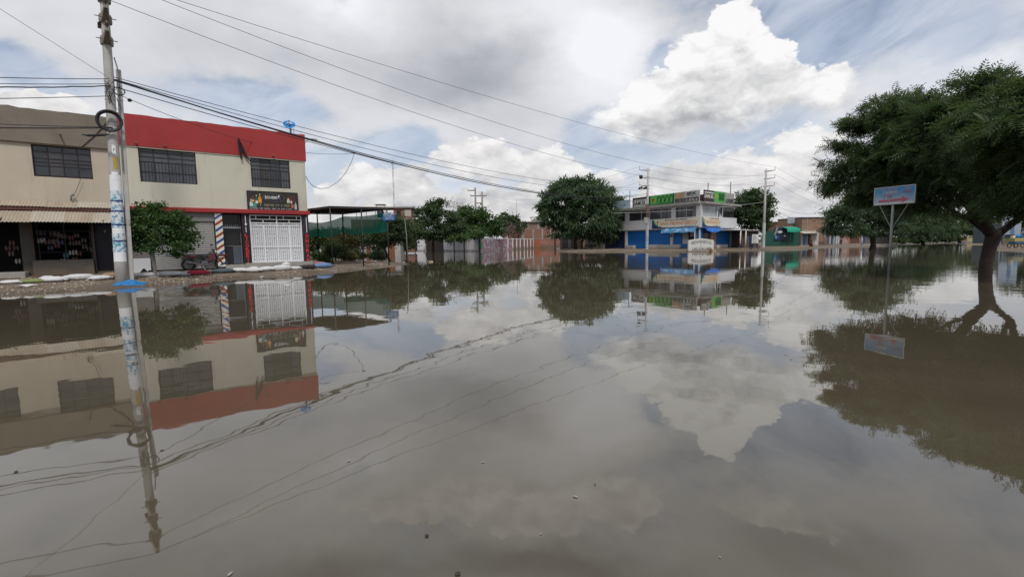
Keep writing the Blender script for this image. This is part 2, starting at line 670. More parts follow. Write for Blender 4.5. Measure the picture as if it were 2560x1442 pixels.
def leaf_mat(name, dark, light, trans=.25, tint=(.10, .16, .02)):
    if name in MATS:
        return MATS[name]
    m = bpy.data.materials.new(name)
    m.use_nodes = True
    N = Nodes(m.node_tree)
    out = N.new('ShaderNodeOutputMaterial')
    geo = N.new('ShaderNodeNewGeometry')
    tc = N.new('ShaderNodeTexCoord').outputs['Object']
    k = N.m('ADD', N.m('MULTIPLY', geo.outputs['Random Per Island'], .55), N.m('MULTIPLY', N.ss(N.noise(tc, 1.1, 3), .35, .65), .45))
    c = N.mix(k, (*dark, 1), (*light, 1))
    b = N.new('ShaderNodeBsdfPrincipled')
    N.put(b.inputs['Base Color'], c)
    b.inputs['Roughness'].default_value = .55
    b.inputs['Specular IOR Level'].default_value = .25
    tr = N.new('ShaderNodeBsdfTranslucent')
    N.put(tr.inputs['Color'], N.mix(.5, c, (*tint, 1)))
    mx = N.new('ShaderNodeMixShader')
    mx.inputs[0].default_value = trans
    N.t.links.new(b.outputs[0], mx.inputs[1])
    N.t.links.new(tr.outputs[0], mx.inputs[2])
    N.t.links.new(mx.outputs[0], out.inputs[0])
    MATS[name] = m
    return m


# ------------------------------------------------------------------ trees
def instances(tv, tf, pos, X, Y, Z, name, m, parent):
    """many copies of one small template joined in one foliage mesh (numpy)"""
    tv = np.asarray(tv, float)
    n, k = len(pos), len(tv)
    P = (pos[:, None, :] + tv[None, :, 0, None] * X[:, None, :] + tv[None, :, 1, None] * Y[:, None, :] + tv[None, :, 2, None] * Z[:, None, :])
    P = P.reshape(-1, 3) - np.array(wloc(parent))[None]
    fl = np.asarray(tf, int)
    F = (fl[None] + (np.arange(n) * k)[:, None, None]).reshape(-1, fl.shape[1])
    me = bpy.data.meshes.new(name)
    me.vertices.add(len(P))
    me.vertices.foreach_set('co', P.ravel())
    me.loops.add(F.size)
    me.loops.foreach_set('vertex_index', F.ravel().astype(np.int32))
    me.polygons.add(len(F))
    me.polygons.foreach_set('loop_start', (np.arange(len(F)) * F.shape[1]).astype(np.int32))
    me.update(calc_edges=True)
    me.materials.append(m)
    o = bpy.data.objects.new(name, me)
    COL.objects.link(o)
    o.parent = parent
    return o


LEAF = ([(0, -.5, 0), (.32, 0, .06), (0, .5, 0), (-.32, 0, .06)], [(0, 1, 2, 3)])
STRIP = ([(-.09, 0, 0), (.09, 0, 0), (.10, .5, .05), (-.10, .5, .05), (.03, 1, -.12), (-.03, 1, -.12)], [(0, 1, 2, 3), (3, 2, 4, 5)])


def _frond(n=6):
    v, f = [], []
    for i in range(n):
        t = (i + .6) / n
        y = t
        z = -.30 * t * t
        w = .34 * math.sin(math.pi * (t * .82 + .12))
        for s in (-1, 1):
            b = len(v)
            v += [(0, y - .035, z), (s * w * .6, y - .02, z - .01), (s * w, y + .09, z - .06), (s * w * .5, y + .075, z)]
            f.append((b, b + 1, b + 2, b + 3) if s > 0 else (b + 3, b + 2, b + 1, b))
    return v, f


FROND = _frond()


def crown(name, parent, lobes, n, kind, size, m, seed, clump=.35, per=14, shell=.55, droop=.3, flat=.6, tufts=5):
    g = np.random.default_rng(seed)
    C = np.array([list(l[0]) for l in lobes], float)
    Rr = np.array([list(l[1]) if hasattr(l[1], '__len__') else [l[1]] * 3 for l in lobes], float)
    # smaller side tufts break up the outline
    sc, sr = [], []
    for c_, r_ in zip(C, Rr):
        for _ in range(tufts):
            v_ = g.normal(size=3)
            v_ /= np.linalg.norm(v_)
            v_[2] = abs(v_[2]) * .8 if g.random() < .7 else v_[2] * .6
            sc.append(c_ + v_ * r_ * g.uniform(.75, 1.02))
            sr.append(r_ * g.uniform(.22, .42))
    if tufts:
        C = np.vstack([C, sc])
        Rr = np.vstack([Rr, sr])
    wts = (Rr.prod(1)) ** (2 / 3)
    nc = max(4, n // per)
    li = g.choice(len(C), nc, p=wts / wts.sum())
    d = g.normal(size=(nc, 3))
    d /= np.linalg.norm(d, axis=1)[:, None]
    d[:, 2] = np.where(d[:, 2] < -.3, d[:, 2] * .5, d[:, 2])
    rr = shell + (1 - shell) * g.random(nc) ** .6
    out = g.random(nc) < .16
    rr = np.where(out, rr * g.uniform(1.05, 1.3, nc), rr)
    cc = C[li] + d * Rr[li] * rr[:, None]
    ci = g.integers(0, nc, n)
    off = g.normal(size=(n, 3)) * np.array([1, 1, flat]) * clump * g.uniform(.5, 1.25, nc)[ci][:, None]
    pos = cc[ci] + off
    # growth direction: outward from the lobe, a little up, random
    Y = d[ci] * .9 + g.normal(size=(n, 3)) * .75
    Y[:, 2] -= droop
    Y /= np.linalg.norm(Y, axis=1)[:, None]
    up = np.tile(np.array([0, 0, 1.0]), (n, 1)) + g.normal(size=(n, 3)) * .55
    X = np.cross(Y, up)
    X /= np.linalg.norm(X, axis=1)[:, None] + 1e-9
    Z = np.cross(X, Y)
    s = size * g.uniform(.6, 1.3, n)[:, None]
    t = {'leaf': LEAF, 'strip': STRIP, 'frond': FROND}[kind]
    return instances(t[0], t[1], pos, X * s, Y * s, Z * s, name, m, parent), cc


def limb_path(a, b, rnd, sag=.12, k=6):
    a, b = Vector(a), Vector(b)
    L = (b - a).length
    mid = (a + b) / 2 + Vector((rnd.uniform(-1, 1), rnd.uniform(-1, 1), rnd.uniform(.2, 1.2))) * L * sag
    pts = []
    for i in range(k + 1):
        t = i / k
        p = a * (1 - t) ** 2 + mid * 2 * t * (1 - t) + b * t * t
        if 0 < i < k:
            p += Vector((rnd.uniform(-1, 1), rnd.uniform(-1, 1), rnd.uniform(-1, 1))) * L * .025
        pts.append(p)
    return pts


def tree(label, cat, base, lobes, n, kind, size, lm, bark, seed, name='tree', group=None, trunks=None, r0=.2, fork=None,
         clump=.35, per=14, shell=.55, droop=.3, flat=.6, twigs=40):
    rnd = random.Random(seed)
    base = Vector(base)
    t = thing(name, base, label, cat, group)
    mb = MB()
    top = Vector(fork) if fork else Vector((lobes[0][0][0], lobes[0][0][1], base.z + (lobes[0][0][2] - base.z) * .5))
    if trunks:
        for path in trunks:
            mb.tube([q[0] for q in path], [q[1] for q in path], 10, wob=.12, rnd=rnd)
    else:
        pts = limb_path(base - Vector((0, 0, .3)), top, rnd, .04)
        mb.tube(pts, [r0 * (1.15 - .45 * i / (len(pts) - 1)) for i in range(len(pts))], 9, wob=.12, rnd=rnd)
    mb.build('trunk', bark, t, smooth=True)
    ob, cc = crown('crown', t, lobes, n, kind, size, lm, seed, clump, per, shell, droop, flat)
    br = MB()
    for (c, rad) in lobes:
        pts = limb_path(top, c, rnd)
        k = len(pts) - 1
        br.tube(pts, [r0 * (.5 - .36 * i / k) for i in range(k + 1)], 6, cap=False)
    for i in range(min(twigs, len(cc))):
        q = Vector(cc[rnd.randrange(len(cc))])
        c = min(lobes, key=lambda l: (Vector(l[0]) - q).length)[0]
        pts = limb_path(c, q, rnd, .1, 4)
        br.tube(pts, [r0 * .13 * (1 - .6 * j / 4) for j in range(5)], 4, cap=False)
    br.build('branches', bark, t, smooth=True)
    return t


# ------------------------------------------------------------------ numpy value noise + terrain height
_perm = np.random.default_rng(11).random((256, 256))


def vnoise(x, y):
    xi, yi = np.floor(x).astype(int), np.floor(y).astype(int)
    fx, fy = x - xi, y - yi
    fx, fy = fx * fx * (3 - 2 * fx), fy * fy * (3 - 2 * fy)
    g = lambda a, b: _perm[a & 255, b & 255]
    return (g(xi, yi) * (1 - fx) * (1 - fy) + g(xi + 1, yi) * fx * (1 - fy) + g(xi, yi + 1) * (1 - fx) * fy + g(xi + 1, yi + 1) * fx * fy)


def fbm(x, y, o=4):
    s, a = 0, .5
    for i in range(o):
        s = s + a * (vnoise(x, y) - .5)
        x, y, a = x * 2.03 + 17.1, y * 2.03 + 5.7, a * .5
    return s


LAND = [
    # bank in front of the shops on the left
    [(-60, 8), (-24, 12), (-17.2, 14.5), (-16.1, 15.4), (-15.3, 16.4), (-14.4, 17.3), (-13.5, 18.6), (-13.2, 20.6), (-12.2, 21.7), (-11.3, 22.4),
     (-10.2, 23.9), (-9.6, 25.2), (-9.0, 27.4), (-8.5, 30.8), (-7.8, 33.6), (-7.9, 36.2), (-9.6, 38.6), (-13, 42.5), (-18, 48), (-26, 58), (-60, 82), (-160, 90), (-160, 8)],
    # bank under the blue corner building and on along the street
    [(7.2, 72), (8.6, 67.5), (13.4, 66.8), (16.5, 63.4), (20, 62.8), (24, 62.6), (31, 63.2), (35, 65.0), (38, 63.6), (41, 64.2), (47, 71), (55, 80), (60, 84.5), (66, 84.5), (71, 87),
     (76, 94), (84, 106), (96, 128), (130, 190), (60, 230), (15, 170), (12, 120), (9, 90)],
    # bank at far right
    [(50, 46), (47.4, 42.2), (46, 38), (52, 30), (80, 22), (200, 30), (260, 140), (150, 140), (118, 117), (88, 84), (68, 65), (56, 54.5)],
    # ground beyond the flood
    [(96, 128), (112, 136), (128, 141), (150, 140), (500, 200), (700, 900), (-600, 900), (-500, 150), (-70, 122), (-30, 118), (-7, 98), (8, 140), (15, 150)],
]


def sdf(poly, x, y):
    P = np.array(poly, float)
    d = np.full(x.shape, 1e9)
    ins = np.zeros(x.shape, bool)
    for i in range(len(P)):
        a, b = P[i], P[(i + 1) % len(P)]
        e = b - a
        wx, wy = x - a[0], y - a[1]
        t = np.clip((wx * e[0] + wy * e[1]) / (e @ e), 0, 1)
        d = np.minimum(d, np.hypot(wx - t * e[0], wy - t * e[1]))
        c = ((a[1] > y) != (b[1] > y)) & (x < (b[0] - a[0]) * (y - a[1]) / (b[1] - a[1] + 1e-12) + a[0])
        ins ^= c
    return np.where(ins, d, -d)


def height(x, y):
    x, y = np.asarray(x, float), np.asarray(y, float)
    d = np.full(x.shape, -1e9)
    for p in LAND:
        d = np.maximum(d, sdf(p, x, y))
    far = np.clip(np.hypot(x, y) / 60, .4, 3)
    d = d + fbm(x * .55, y * .55) * 1.5 * far + fbm(x * 2.3, y * 2.3, 3) * .35
    h = np.where(d > 0, .30 * (1 - np.exp(-np.maximum(d, 0) / 2.6)) + fbm(x * 1.6 + 9, y * 1.6, 4) * .10 * np.clip(d / 2, 0, 1) * np.clip(d / 1.0, 0, 1),
                 -.45 * (1 - np.exp(np.minimum(d, 0) / 3)))
    # low mud flats showing through at far right
    m = np.exp(-(((x - 92) / 26) ** 2 + ((y - 108) / 16) ** 2)) * (.10 + fbm(x * .22, y * .35, 4) * .55)
    h = np.maximum(h, np.where(m > .1, (m - .1) * .5, -9))
    return h


def gz(x, y):
    return float(height(np.array([x]), np.array([y]))[0])


def hit(px, py, z=.2):
    for _ in range(8):
        p = atz(px, py, z)
        z = .5 * z + .5 * max(0.0, min(.6, gz(p.x, p.y)))
    p = atz(px, py, z)
    return p

# ------------------------------------------------------------------ setting: ground and water
def polar_sheet(name, m, zf, az_step, rings, kind='structure'):
    az = []
    a = -180.0
    while a < 180 - 1e-6:
        az.append(a)
        a += az_step if -62 <= a < 62 else 6.0
    az = np.radians(np.array(az))
    r = np.array(rings)
    A, Rr = np.meshgrid(az, r)
    x, y = Rr * np.sin(A), Rr * np.cos(A)
    z = zf(x.ravel(), y.ravel()).reshape(x.shape)
    n = len(az)
    V = np.stack([x, y, z], -1).reshape(-1, 3)
    i, j = np.meshgrid(np.arange(len(r) - 1), np.arange(n), indexing='ij')
    j2 = (j + 1) % n
    F = np.stack([i * n + j, i * n + j2, (i + 1) * n + j2, (i + 1) * n + j], -1).reshape(-1, 4)[:, ::-1]
    me = bpy.data.meshes.new(name)
    me.vertices.add(len(V))
    me.vertices.foreach_set('co', V.ravel())
    me.loops.add(F.size)
    me.loops.foreach_set('vertex_index', F.ravel().astype(np.int32))
    me.polygons.add(len(F))
    me.polygons.foreach_set('loop_start', (np.arange(len(F)) * 4).astype(np.int32))
    me.update(calc_edges=True)
    me.polygons.foreach_set('use_smooth', [True] * len(F))
    me.materials.append(m)
    o = bpy.data.objects.new(name, me)
    COL.objects.link(o)
    tag(o, kind=kind)
    return o


def ground_mat():
    m = bpy.data.materials.new('wet_earth')
    m.use_nodes = True
    N = Nodes(m.node_tree)
    out = N.new('ShaderNodeOutputMaterial')
    b = N.new('ShaderNodeBsdfPrincipled')
    N.t.links.new(b.outputs[0], out.inputs[0])
    tc = N.new('ShaderNodeTexCoord').outputs['Object']
    n1 = N.noise(tc, .7, 8, .62)
    n2 = N.noise(tc, 6.5, 8, .7)
    c = N.mix(N.ss(n1, .35, .65), (.125, .095, .068, 1), (.215, .175, .13, 1))
    c = N.mix(N.ss(n2, .45, .68), c, (.075, .058, .042, 1))
    c = N.mix(N.m('MULTIPLY', N.ss(N.noise(tc, 17, 5, .7), .6, .72), .6), c, (.33, .28, .23, 1))
    sp = N.new('ShaderNodeSeparateXYZ')
    N.put(sp.inputs[0], tc)
    wet = N.ss(N.m('MULTIPLY_ADD', N.m('SUBTRACT', n2, .5), .12, sp.outputs[2]), .03, .15, 1.0, 0.0)
    c = N.mix(N.m('MULTIPLY', wet, .5), c, (.055, .043, .032, 1))
    N.put(b.inputs['Base Color'], c)
    N.put(b.inputs['Roughness'], N.m('MULTIPLY_ADD', wet, -.45, .92))
    b.inputs['Specular IOR Level'].default_value = .3
    bp = N.new('ShaderNodeBump')
    bp.inputs['Distance'].default_value = .06
    N.put(bp.inputs['Height'], N.m('ADD', N.m('MULTIPLY', n2, .7), N.m('MULTIPLY', N.noise(tc, 30, 5, .7), .35)))
    N.put(b.inputs['Normal'], bp.outputs[0])
    return m


def water_mat():
    m = bpy.data.materials.new('muddy_flood_water')
    m.use_nodes = True
    N = Nodes(m.node_tree)
    out = N.new('ShaderNodeOutputMaterial')
    b = N.new('ShaderNodeBsdfPrincipled')
    N.t.links.new(b.outputs[0], out.inputs[0])
    tc = N.new('ShaderNodeTexCoord').outputs['Object']
    n = N.noise(tc, .16, 7, .62, dist=.8)
    N.put(b.inputs['Base Color'], N.mix(N.ss(n, .3, .7), (.066, .055, .035, 1), (.090, .077, .053, 1)))
    b.inputs['Roughness'].default_value = .018
    b.inputs['IOR'].default_value = 1.98
    b.inputs['Specular IOR Level'].default_value = .5
    # still water: slow swell, plus finer wind ripple in drifting patches
    a = N.noise(tc, .75, 3, .5)
    c = N.noise(N.v('MULTIPLY', tc, (1.0, 1.6, 1)), 2.6, 2, .5)
    patch = N.ss(N.noise(tc, .045, 3, .5), .46, .62)
    sp = N.new('ShaderNodeSeparateXYZ')
    N.put(sp.inputs[0], tc)
    right = N.ss(N.m('MULTIPLY_ADD', sp.outputs[1], -.2, sp.outputs[0]), 6.0, 16.0)
    patch = N.m('ADD', N.m('MULTIPLY', patch, .45), N.m('MULTIPLY', right, 1.5))
    h = N.m('ADD', N.m('MULTIPLY', a, .0042), N.m('MULTIPLY', N.m('MULTIPLY', c, patch), .0017))
    bp = N.new('ShaderNodeBump')
    bp.inputs['Strength'].default_value = 1
    bp.inputs['Distance'].default_value = 1.0
    N.put(bp.inputs['Height'], h)
    N.put(b.inputs['Normal'], bp.outputs[0])
    return m


rings = []
r_ = 4.0
while r_ < 5200:
    rings.append(r_)
    r_ *= 1.0075 if 13 < r_ < 34 else (1.012 if r_ < 160 else 1.06)
polar_sheet('ground', ground_mat(), lambda x, y: height(x, y), .26, [0.5] + rings)
wm = MB().quad((-5000, -5000, 0), (5000, -5000, 0), (5000, 5000, 0), (-5000, 5000, 0)).build('water', water_mat())
tag(wm, kind='structure')

# ------------------------------------------------------------------ shared materials
CONC = mat('grey_concrete', (.30, .29, .27), .9, .18, 1.3, .01, 22, streak=.25)
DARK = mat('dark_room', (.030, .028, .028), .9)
BLACK = mat('black_metal', (.03, .03, .032), .45)
WHITE = mat('white_paint', (.72, .72, .70), .6, .05, 2, streak=.18, mud=(.1, .7))
WHITEM = mat('white_painted_steel', (.80, .82, .84), .45, .04, 3)
RED = mat('red_wall_paint', (.345, .038, .040), .7, .12, .9, .003, 30, streak=.28)
CREAM = mat('cream_wall_paint', (.56, .54, .45), .8, .07, .7, .003, 25, streak=.28, mud=(.2, .8))
BEIGE = mat('weathered_beige_wall', (.49, .43, .345), .88, .10, .6, .005, 22, streak=.22, mud=(.2, .9))
PARAP = mat('bare_render_parapet', (.20, .175, .14), .95, .16, 1.1, .012, 18, streak=.35)
GLASS = mat('dark_window_glass', (.035, .038, .045), .12, .3, 1.0, spec=.6)
GLASSG = mat('grey_curtained_glass', (.085, .09, .105), .25, .35, 1.6, spec=.5)
BARK = mat('bark', (.055, .042, .032), .95, .3, 5, .02, 14)
BARKL = mat('pale_bark', (.16, .14, .12), .95, .25, 5, .02, 14)
BLUEP = mat('blue_wall_paint', (.012, .115, .36), .6, .12, .9, .003, 20, streak=.15, mud=(.25, .5))
BLUED = mat('dark_blue_paint', (.02, .035, .11), .6, .15, 1)
ROOFT = mat('brown_roof_sheet', (.06, .045, .04), .7, .2, 1)
NET = mat('green_shade_net', (.012, .13, .085), .85, .25, .8)
TIN = mat('rusty_tan_tin', (.35, .29, .225), .75, .15, 1.0, .004, 15, streak=.35)
TIN2 = mat('faded_tan_tin', (.40, .36, .295), .7, .12, 1.0, .004, 15, streak=.3)
LGREY = mat('light_grey_panel', (.55, .56, .58), .5, .06, 1)
SHUT = mat('grey_shutter_steel', (.36, .36, .35), .55, .06, 2, streak=.15)
GREYW = mat('dark_grey_plinth', (.16, .15, .14), .9, .2, 2, .01, 20)

# ------------------------------------------------------------------ the two shop houses on the left
F1 = Face((-12.36, 28.25), (.803, .596))
A1 = F1.rz


def win_grid(parent, fr, x0, x1, z0, z1, cols, rows, o, pane_mat, frame_mat, bars=None, thick=.035, name='window'):
    """window > outer frame (its own mesh), pane, mullion, bar"""
    mb = MB()
    fr.box(mb, x0, x1, z0, z0 + thick, o - .05, o + .02)
    fr.box(mb, x0, x1, z1 - thick, z1, o - .05, o + .02)
    fr.box(mb, x0, x0 + thick, z0 + thick, z1 - thick, o - .05, o + .02)
    fr.box(mb, x1 - thick, x1, z0 + thick, z1 - thick, o - .05, o + .02)
    w = mb.build(name, frame_mat, parent)
    cw = (x1 - x0) / cols
    for i in range(cols):
        for j in range(len(rows) - 1):
            a0, a1 = x0 + i * cw, x0 + (i + 1) * cw
            b0, b1 = z0 + rows[j] * (z1 - z0), z0 + rows[j + 1] * (z1 - z0)
            pm = pane_mat if not isinstance(pane_mat, list) else pane_mat[(i * 7 + j * 3) % len(pane_mat)]
            fr.part('pane', pm, w, a0 + .01, a1 - .01, b0 + .01, b1 - .01, o - .04, o - .025)
    for i in range(1, cols):
        fr.part('mullion', frame_mat, w, x0 + i * cw - thick * .45, x0 + i * cw + thick * .45, z0 + thick, z1 - thick, o - .024, o + .012)
    for j in range(1, len(rows) - 1):
        zz = z0 + rows[j] * (z1 - z0)
        fr.part('glazing_bar', frame_mat, w, x0 + thick, x1 - thick, zz - thick * .35, zz + thick * .35, o - .024, o + .008)
    if bars:
        n, r0, r1 = bars
        ob = None
        for i in range(n):
            xx = x0 + (x1 - x0) * (i + .5) / n
            za, zb = z0 + r0 * (z1 - z0), z0 + r1 * (z1 - z0)
            if ob is None:
                ob = fr.part('bar', frame_mat, w, xx - .01, xx + .01, za, zb, o + .022, o + .04)
                x_first = xx
            else:
                again(ob, fr.dx * (xx - x_first))
    return w


def shop_house():
    t = thing('shop_house', F1.p(-4.3, 0), 'two storey cream shop house with red parapet and white grille gate', 'building')
    f = F1
    IR = mat('window_iron', (.035, .035, .042), .5)
    holes = [(-7.83, -5.45, 4.83, 6.56), (-2.90, -.87, 4.87, 6.53)]
    f.wall('wall', CREAM, t, -8.6, 0, 3.60, 6.58, -.22, 0, holes)
    # parapet with a slightly uneven top
    mb = MB()
    n = 26
    r = random.Random(3)
    zt = [8.10 + r.uniform(-.02, .02) for _ in range(n + 1)]
    for i in range(n):
        xa, xb = -8.66 + 8.72 * i / n, -8.66 + 8.72 * (i + 1) / n
        mb.hexa([f.p(xa, 6.56, .06), f.p(xb, 6.56, .06), f.p(xb, 6.56, -.14), f.p(xa, 6.56, -.14),
                 f.p(xa, zt[i], .06), f.p(xb, zt[i + 1], .06), f.p(xb, zt[i + 1], -.14), f.p(xa, zt[i], -.14)])
    mb.build('parapet', RED, t)
    f.part('parapet_side', RED, t, -.02, .055, 6.56, 8.08, -9.0, -.142)
    f.part('ledge', CREAM, t, -8.60, .02, 6.50, 6.555, .002, .035)
    f.part('side_wall', CREAM, t, -.24, -.001, .0, 6.55, -9.6, -.225)
    f.part('roof', CONC, t, -8.55, -.25, 6.6, 6.8, -9.6, -.3)
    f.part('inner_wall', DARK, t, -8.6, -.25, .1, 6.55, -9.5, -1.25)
    # red slab over the ground floor
    f.part('slab_band', RED, t, -8.6, .10, 3.36, 3.595, -.2, .16, bevel=.03)
    # ground floor: piers and lintels
    f.part('left_pier', GREYW, t, -8.55, -7.72, 0, 3.35, -.3, -.02)
    f.part('lintel', mat('grey_lintel', (.20, .20, .19), .9), t, -7.72, -4.83, 2.90, 3.355, -.3, -.04)
    f.part('door_pier', mat('purple_black_paint', (.035, .025, .04), .7, .2, 2), t, -3.52, -3.16, .3, 3.355, -.3, -.01)
    f.part('corner_pier', mat('purple_black_paint', (.035, .025, .04)), t, -.34, -.02, .3, 3.355, -.22, .0)
    # roller shutter, slat by slat
    sh = f.part('roller_shutter', SHUT, t, -7.7, -4.85, .32, 2.9, -.20, -.17)
    first = None
    for i in range(23):
        z = .34 + i * .111
        if first is None:
            mb = MB()
            x0, x1 = -7.68, -4.87
            pr = [(-.165, z), (-.135, z + .02), (-.125, z + .055), (-.135, z + .09), (-.165, z + .106)]
            vs = [f.p(x0, zz, oo) for oo, zz in pr] + [f.p(x1, zz, oo) for oo, zz in pr]
            mb.add(vs, [(k, k + 5, k + 6, k + 1) for k in range(4)])
            first = mb.build('slat', SHUT, sh)
        else:
            again(first, (0, 0, i * .111))
    # barber column
    bc = f.part('barber_column', mat('cream_column', (.70, .68, .56), .6, .05), t, -4.80, -4.46, .42, 3.33, -.1, .05)
    RB = mat('stripe_red', (.30, .035, .03), .6)
    BB = mat('stripe_blue', (.02, .06, .30), .6)
    k = 0
    z = .42
    while z < 3.5:
        m_ = (BB, RB)[k % 2]
        pts = [(-4.799, z - .12), (-4.461, z + .13), (-4.461, z + .27), (-4.799, z + .02)]
        pts = [(x, min(3.32, max(.43, zz))) for x, zz in pts]
        if pts[2][1] - pts[1][1] > .01 or pts[3][1] - pts[0][1] > .01:
            mb = MB()
            f.poly(mb, pts, .051)
            mb.build('painted_stripe', m_, bc)
        z += .335
        k += 1
    # door with transom
    d = f.part('door', mat('door_glass', (.022, .022, .022), .2, .3, 2), t, -4.44, -3.53, .52, 3.33, -.62, -.60)
    f.part('lower_panel', mat('grey_blue_panel', (.10, .12, .15), .5), d, -3.98, -3.54, .54, 1.55, -.595, -.57)
    f.part('crossbar', WHITEM, d, -4.45, -3.53, 2.54, 2.62, -.55, -.50)
    f.part('rail', mat('dull_steel', (.22, .22, .22), .4), d, -4.44, -3.56, 1.53, 1.56, -.59, -.56)
    f.part('jamb', mat('dull_steel', (.22, .22, .22), .4), d, -3.575, -3.53, .52, 3.33, -.59, -.56)
    ob = None
    for i in range(8):
        xx = -4.40 + i * .105
        ob2 = f.part('transom_spike', WHITEM, d, xx - .008, xx + .008, 2.62, 2.74, -.54, -.525) if ob is None else again(ob, f.dx * (i * .105))
        ob = ob or ob2
    f.part('threshold', CONC, t, -4.46, -3.50, .25, .50, -.6, .30)
    f.part('step', CONC, t, -3.5, .05, .12, .56, -.4, .42, bevel=.02)
    f.part('pavement', CONC, t, -8.6, -3.5, -.1, .26, -.5, .95, bevel=.02)
    f.part('pavement', CONC, t, -3.5, .3, -.1, .16, -.5, 1.1, bevel=.02)
    # white panel leaning left of the shutter
    f.part('white_board', LGREY, t, -8.5, -7.72, .2, .98, .12, .20)
    # grille gate
    g = f.part('gate', LGREY, t, -3.13, -.36, .58, 2.84, -.16, -.14)
    x0, x1 = -3.13, -.36
    mid = (x0 + x1) / 2 + .02
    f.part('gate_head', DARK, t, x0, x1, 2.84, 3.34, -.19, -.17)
    for z in (.60, 1.46, 2.70, 2.86, 3.06, 3.28):
        f.part('rail', WHITEM, g, x0, x1, z - .022, z + .022, -.13, -.085)
    for x in (x0 + .03, x0 + .70, mid, x0 + 2.08, x1 - .03):
        f.part('stile', WHITEM, g, x - .026, x + .026, .58, 2.70 if x not in (x0 + .03, mid, x1 - .03) else 3.3, -.134, -.08)
    for k_, (zz, xs) in enumerate((((3.06, 3.28), (.12, .38, .64, .90)), ((2.86, 3.06), (.25, .75)), ((2.70, 2.86), (.12, .38, .64, .90)))):
        for u in xs:
            xx = x0 + (x1 - x0) * u
            f.part('spacer', WHITEM, g, xx - .018, xx + .018, zz[0], zz[1], -.125, -.09)
    first = None
    for i in range(25):
        xx = x0 + .085 + i * .1085
        if first is None:
            first = f.part('bar', WHITEM, g, xx - .017, xx + .017, .62, 2.68, -.12, -.092)
        else:
            again(first, f.dx * (i * .1085))
    r = random.Random(5)
    fz = None
    for z in (.82, 1.00, 1.22, 1.72, 2.05, 2.30, 2.45):
        for i in range(12):
            if r.random() < .35:
                continue
            xx = x0 + .14 + i * .217
            if fz is None:
                fz = (f.part('cross_piece', WHITEM, g, xx - .054, xx + .054, z - .014, z + .014, -.118, -.094), xx, z)
            else:
                again(fz[0], f.dx * (xx - fz[1]) + Vector((0, 0, z - fz[2])))
    # vertical letter boards
    LB = mat('red_board', (.09, .012, .014), .6)
    LR = mat('bright_red_letter', (.62, .03, .03), .5)
    b = f.part('letter_board', mat('black_board', (.02, .016, .018), .5), t, -3.46, -3.22, .44, 2.26, .012, .05)
    for i, ch in enumerate('LICORERIA'):
        z = 2.06 - i * .196
        f.text(ch, LR, b, -3.43 if ch != 'I' else -3.365, -3.25 if ch != 'I' else -3.315, z, z + .165, .053, .035, 'letter')
    b = f.part('letter_board', mat('black_board', (.02, .016, .018), .5), t, -.24, -.03, .46, 2.28, .012, .05)
    for i, ch in enumerate(['24', 'H', 'O', 'R', 'A', 'S']):
        z = 1.98 - i * .295
        f.text(ch, LR, b, -.225, -.045, z, z + .24, .053, .03, 'letter')
    for x in (-3.34, -.12):
        f.part('light_tube', WHITEM, t, x - .015, x + .015, 2.30, 3.25, .01, .04)
    f.part('wall_lamp', WHITEM, t, -3.39, -3.29, 2.70, 2.80, .041, .12, bevel=.02)
    # upper windows
    win_grid(t, f, -7.83, -5.45, 4.83, 6.56, 4, [0, .30, .60, .74, .87, 1], -.11, [GLASSG, mat('curtain_glass_pale', (.13, .135, .15), .3, .3, 2.0), GLASSG], IR, bars=(17, .0, .60))
    win_grid(t, f, -2.90, -.87, 4.87, 6.53, 4, [0, .30, .62, .74, .87, 1], -.11, [GLASSG, mat('curtain_glass_dull', (.075, .078, .075), .3, .3, 2.0), GLASS], IR, bars=(15, .0, .62))
    # drain spouts in the parapet
    for x in (-7.9, -6.75, -1.75):
        MB().tube([f.p(x, 6.72, .0), f.p(x + .04, 6.70, .22)], .045, 8).build('drain_spout', mat('clay_pipe', (.35, .12, .08), .8), t)
    # steel rods left sticking up on the roof
    for x in (-.62, -.52, -.40):
        MB().tube([f.p(x, 8.0, -.6), f.p(x + .01, 8.55, -.6)], .012, 5).build('rebar', BLACK, t)
    return t


HOUSE = shop_house()


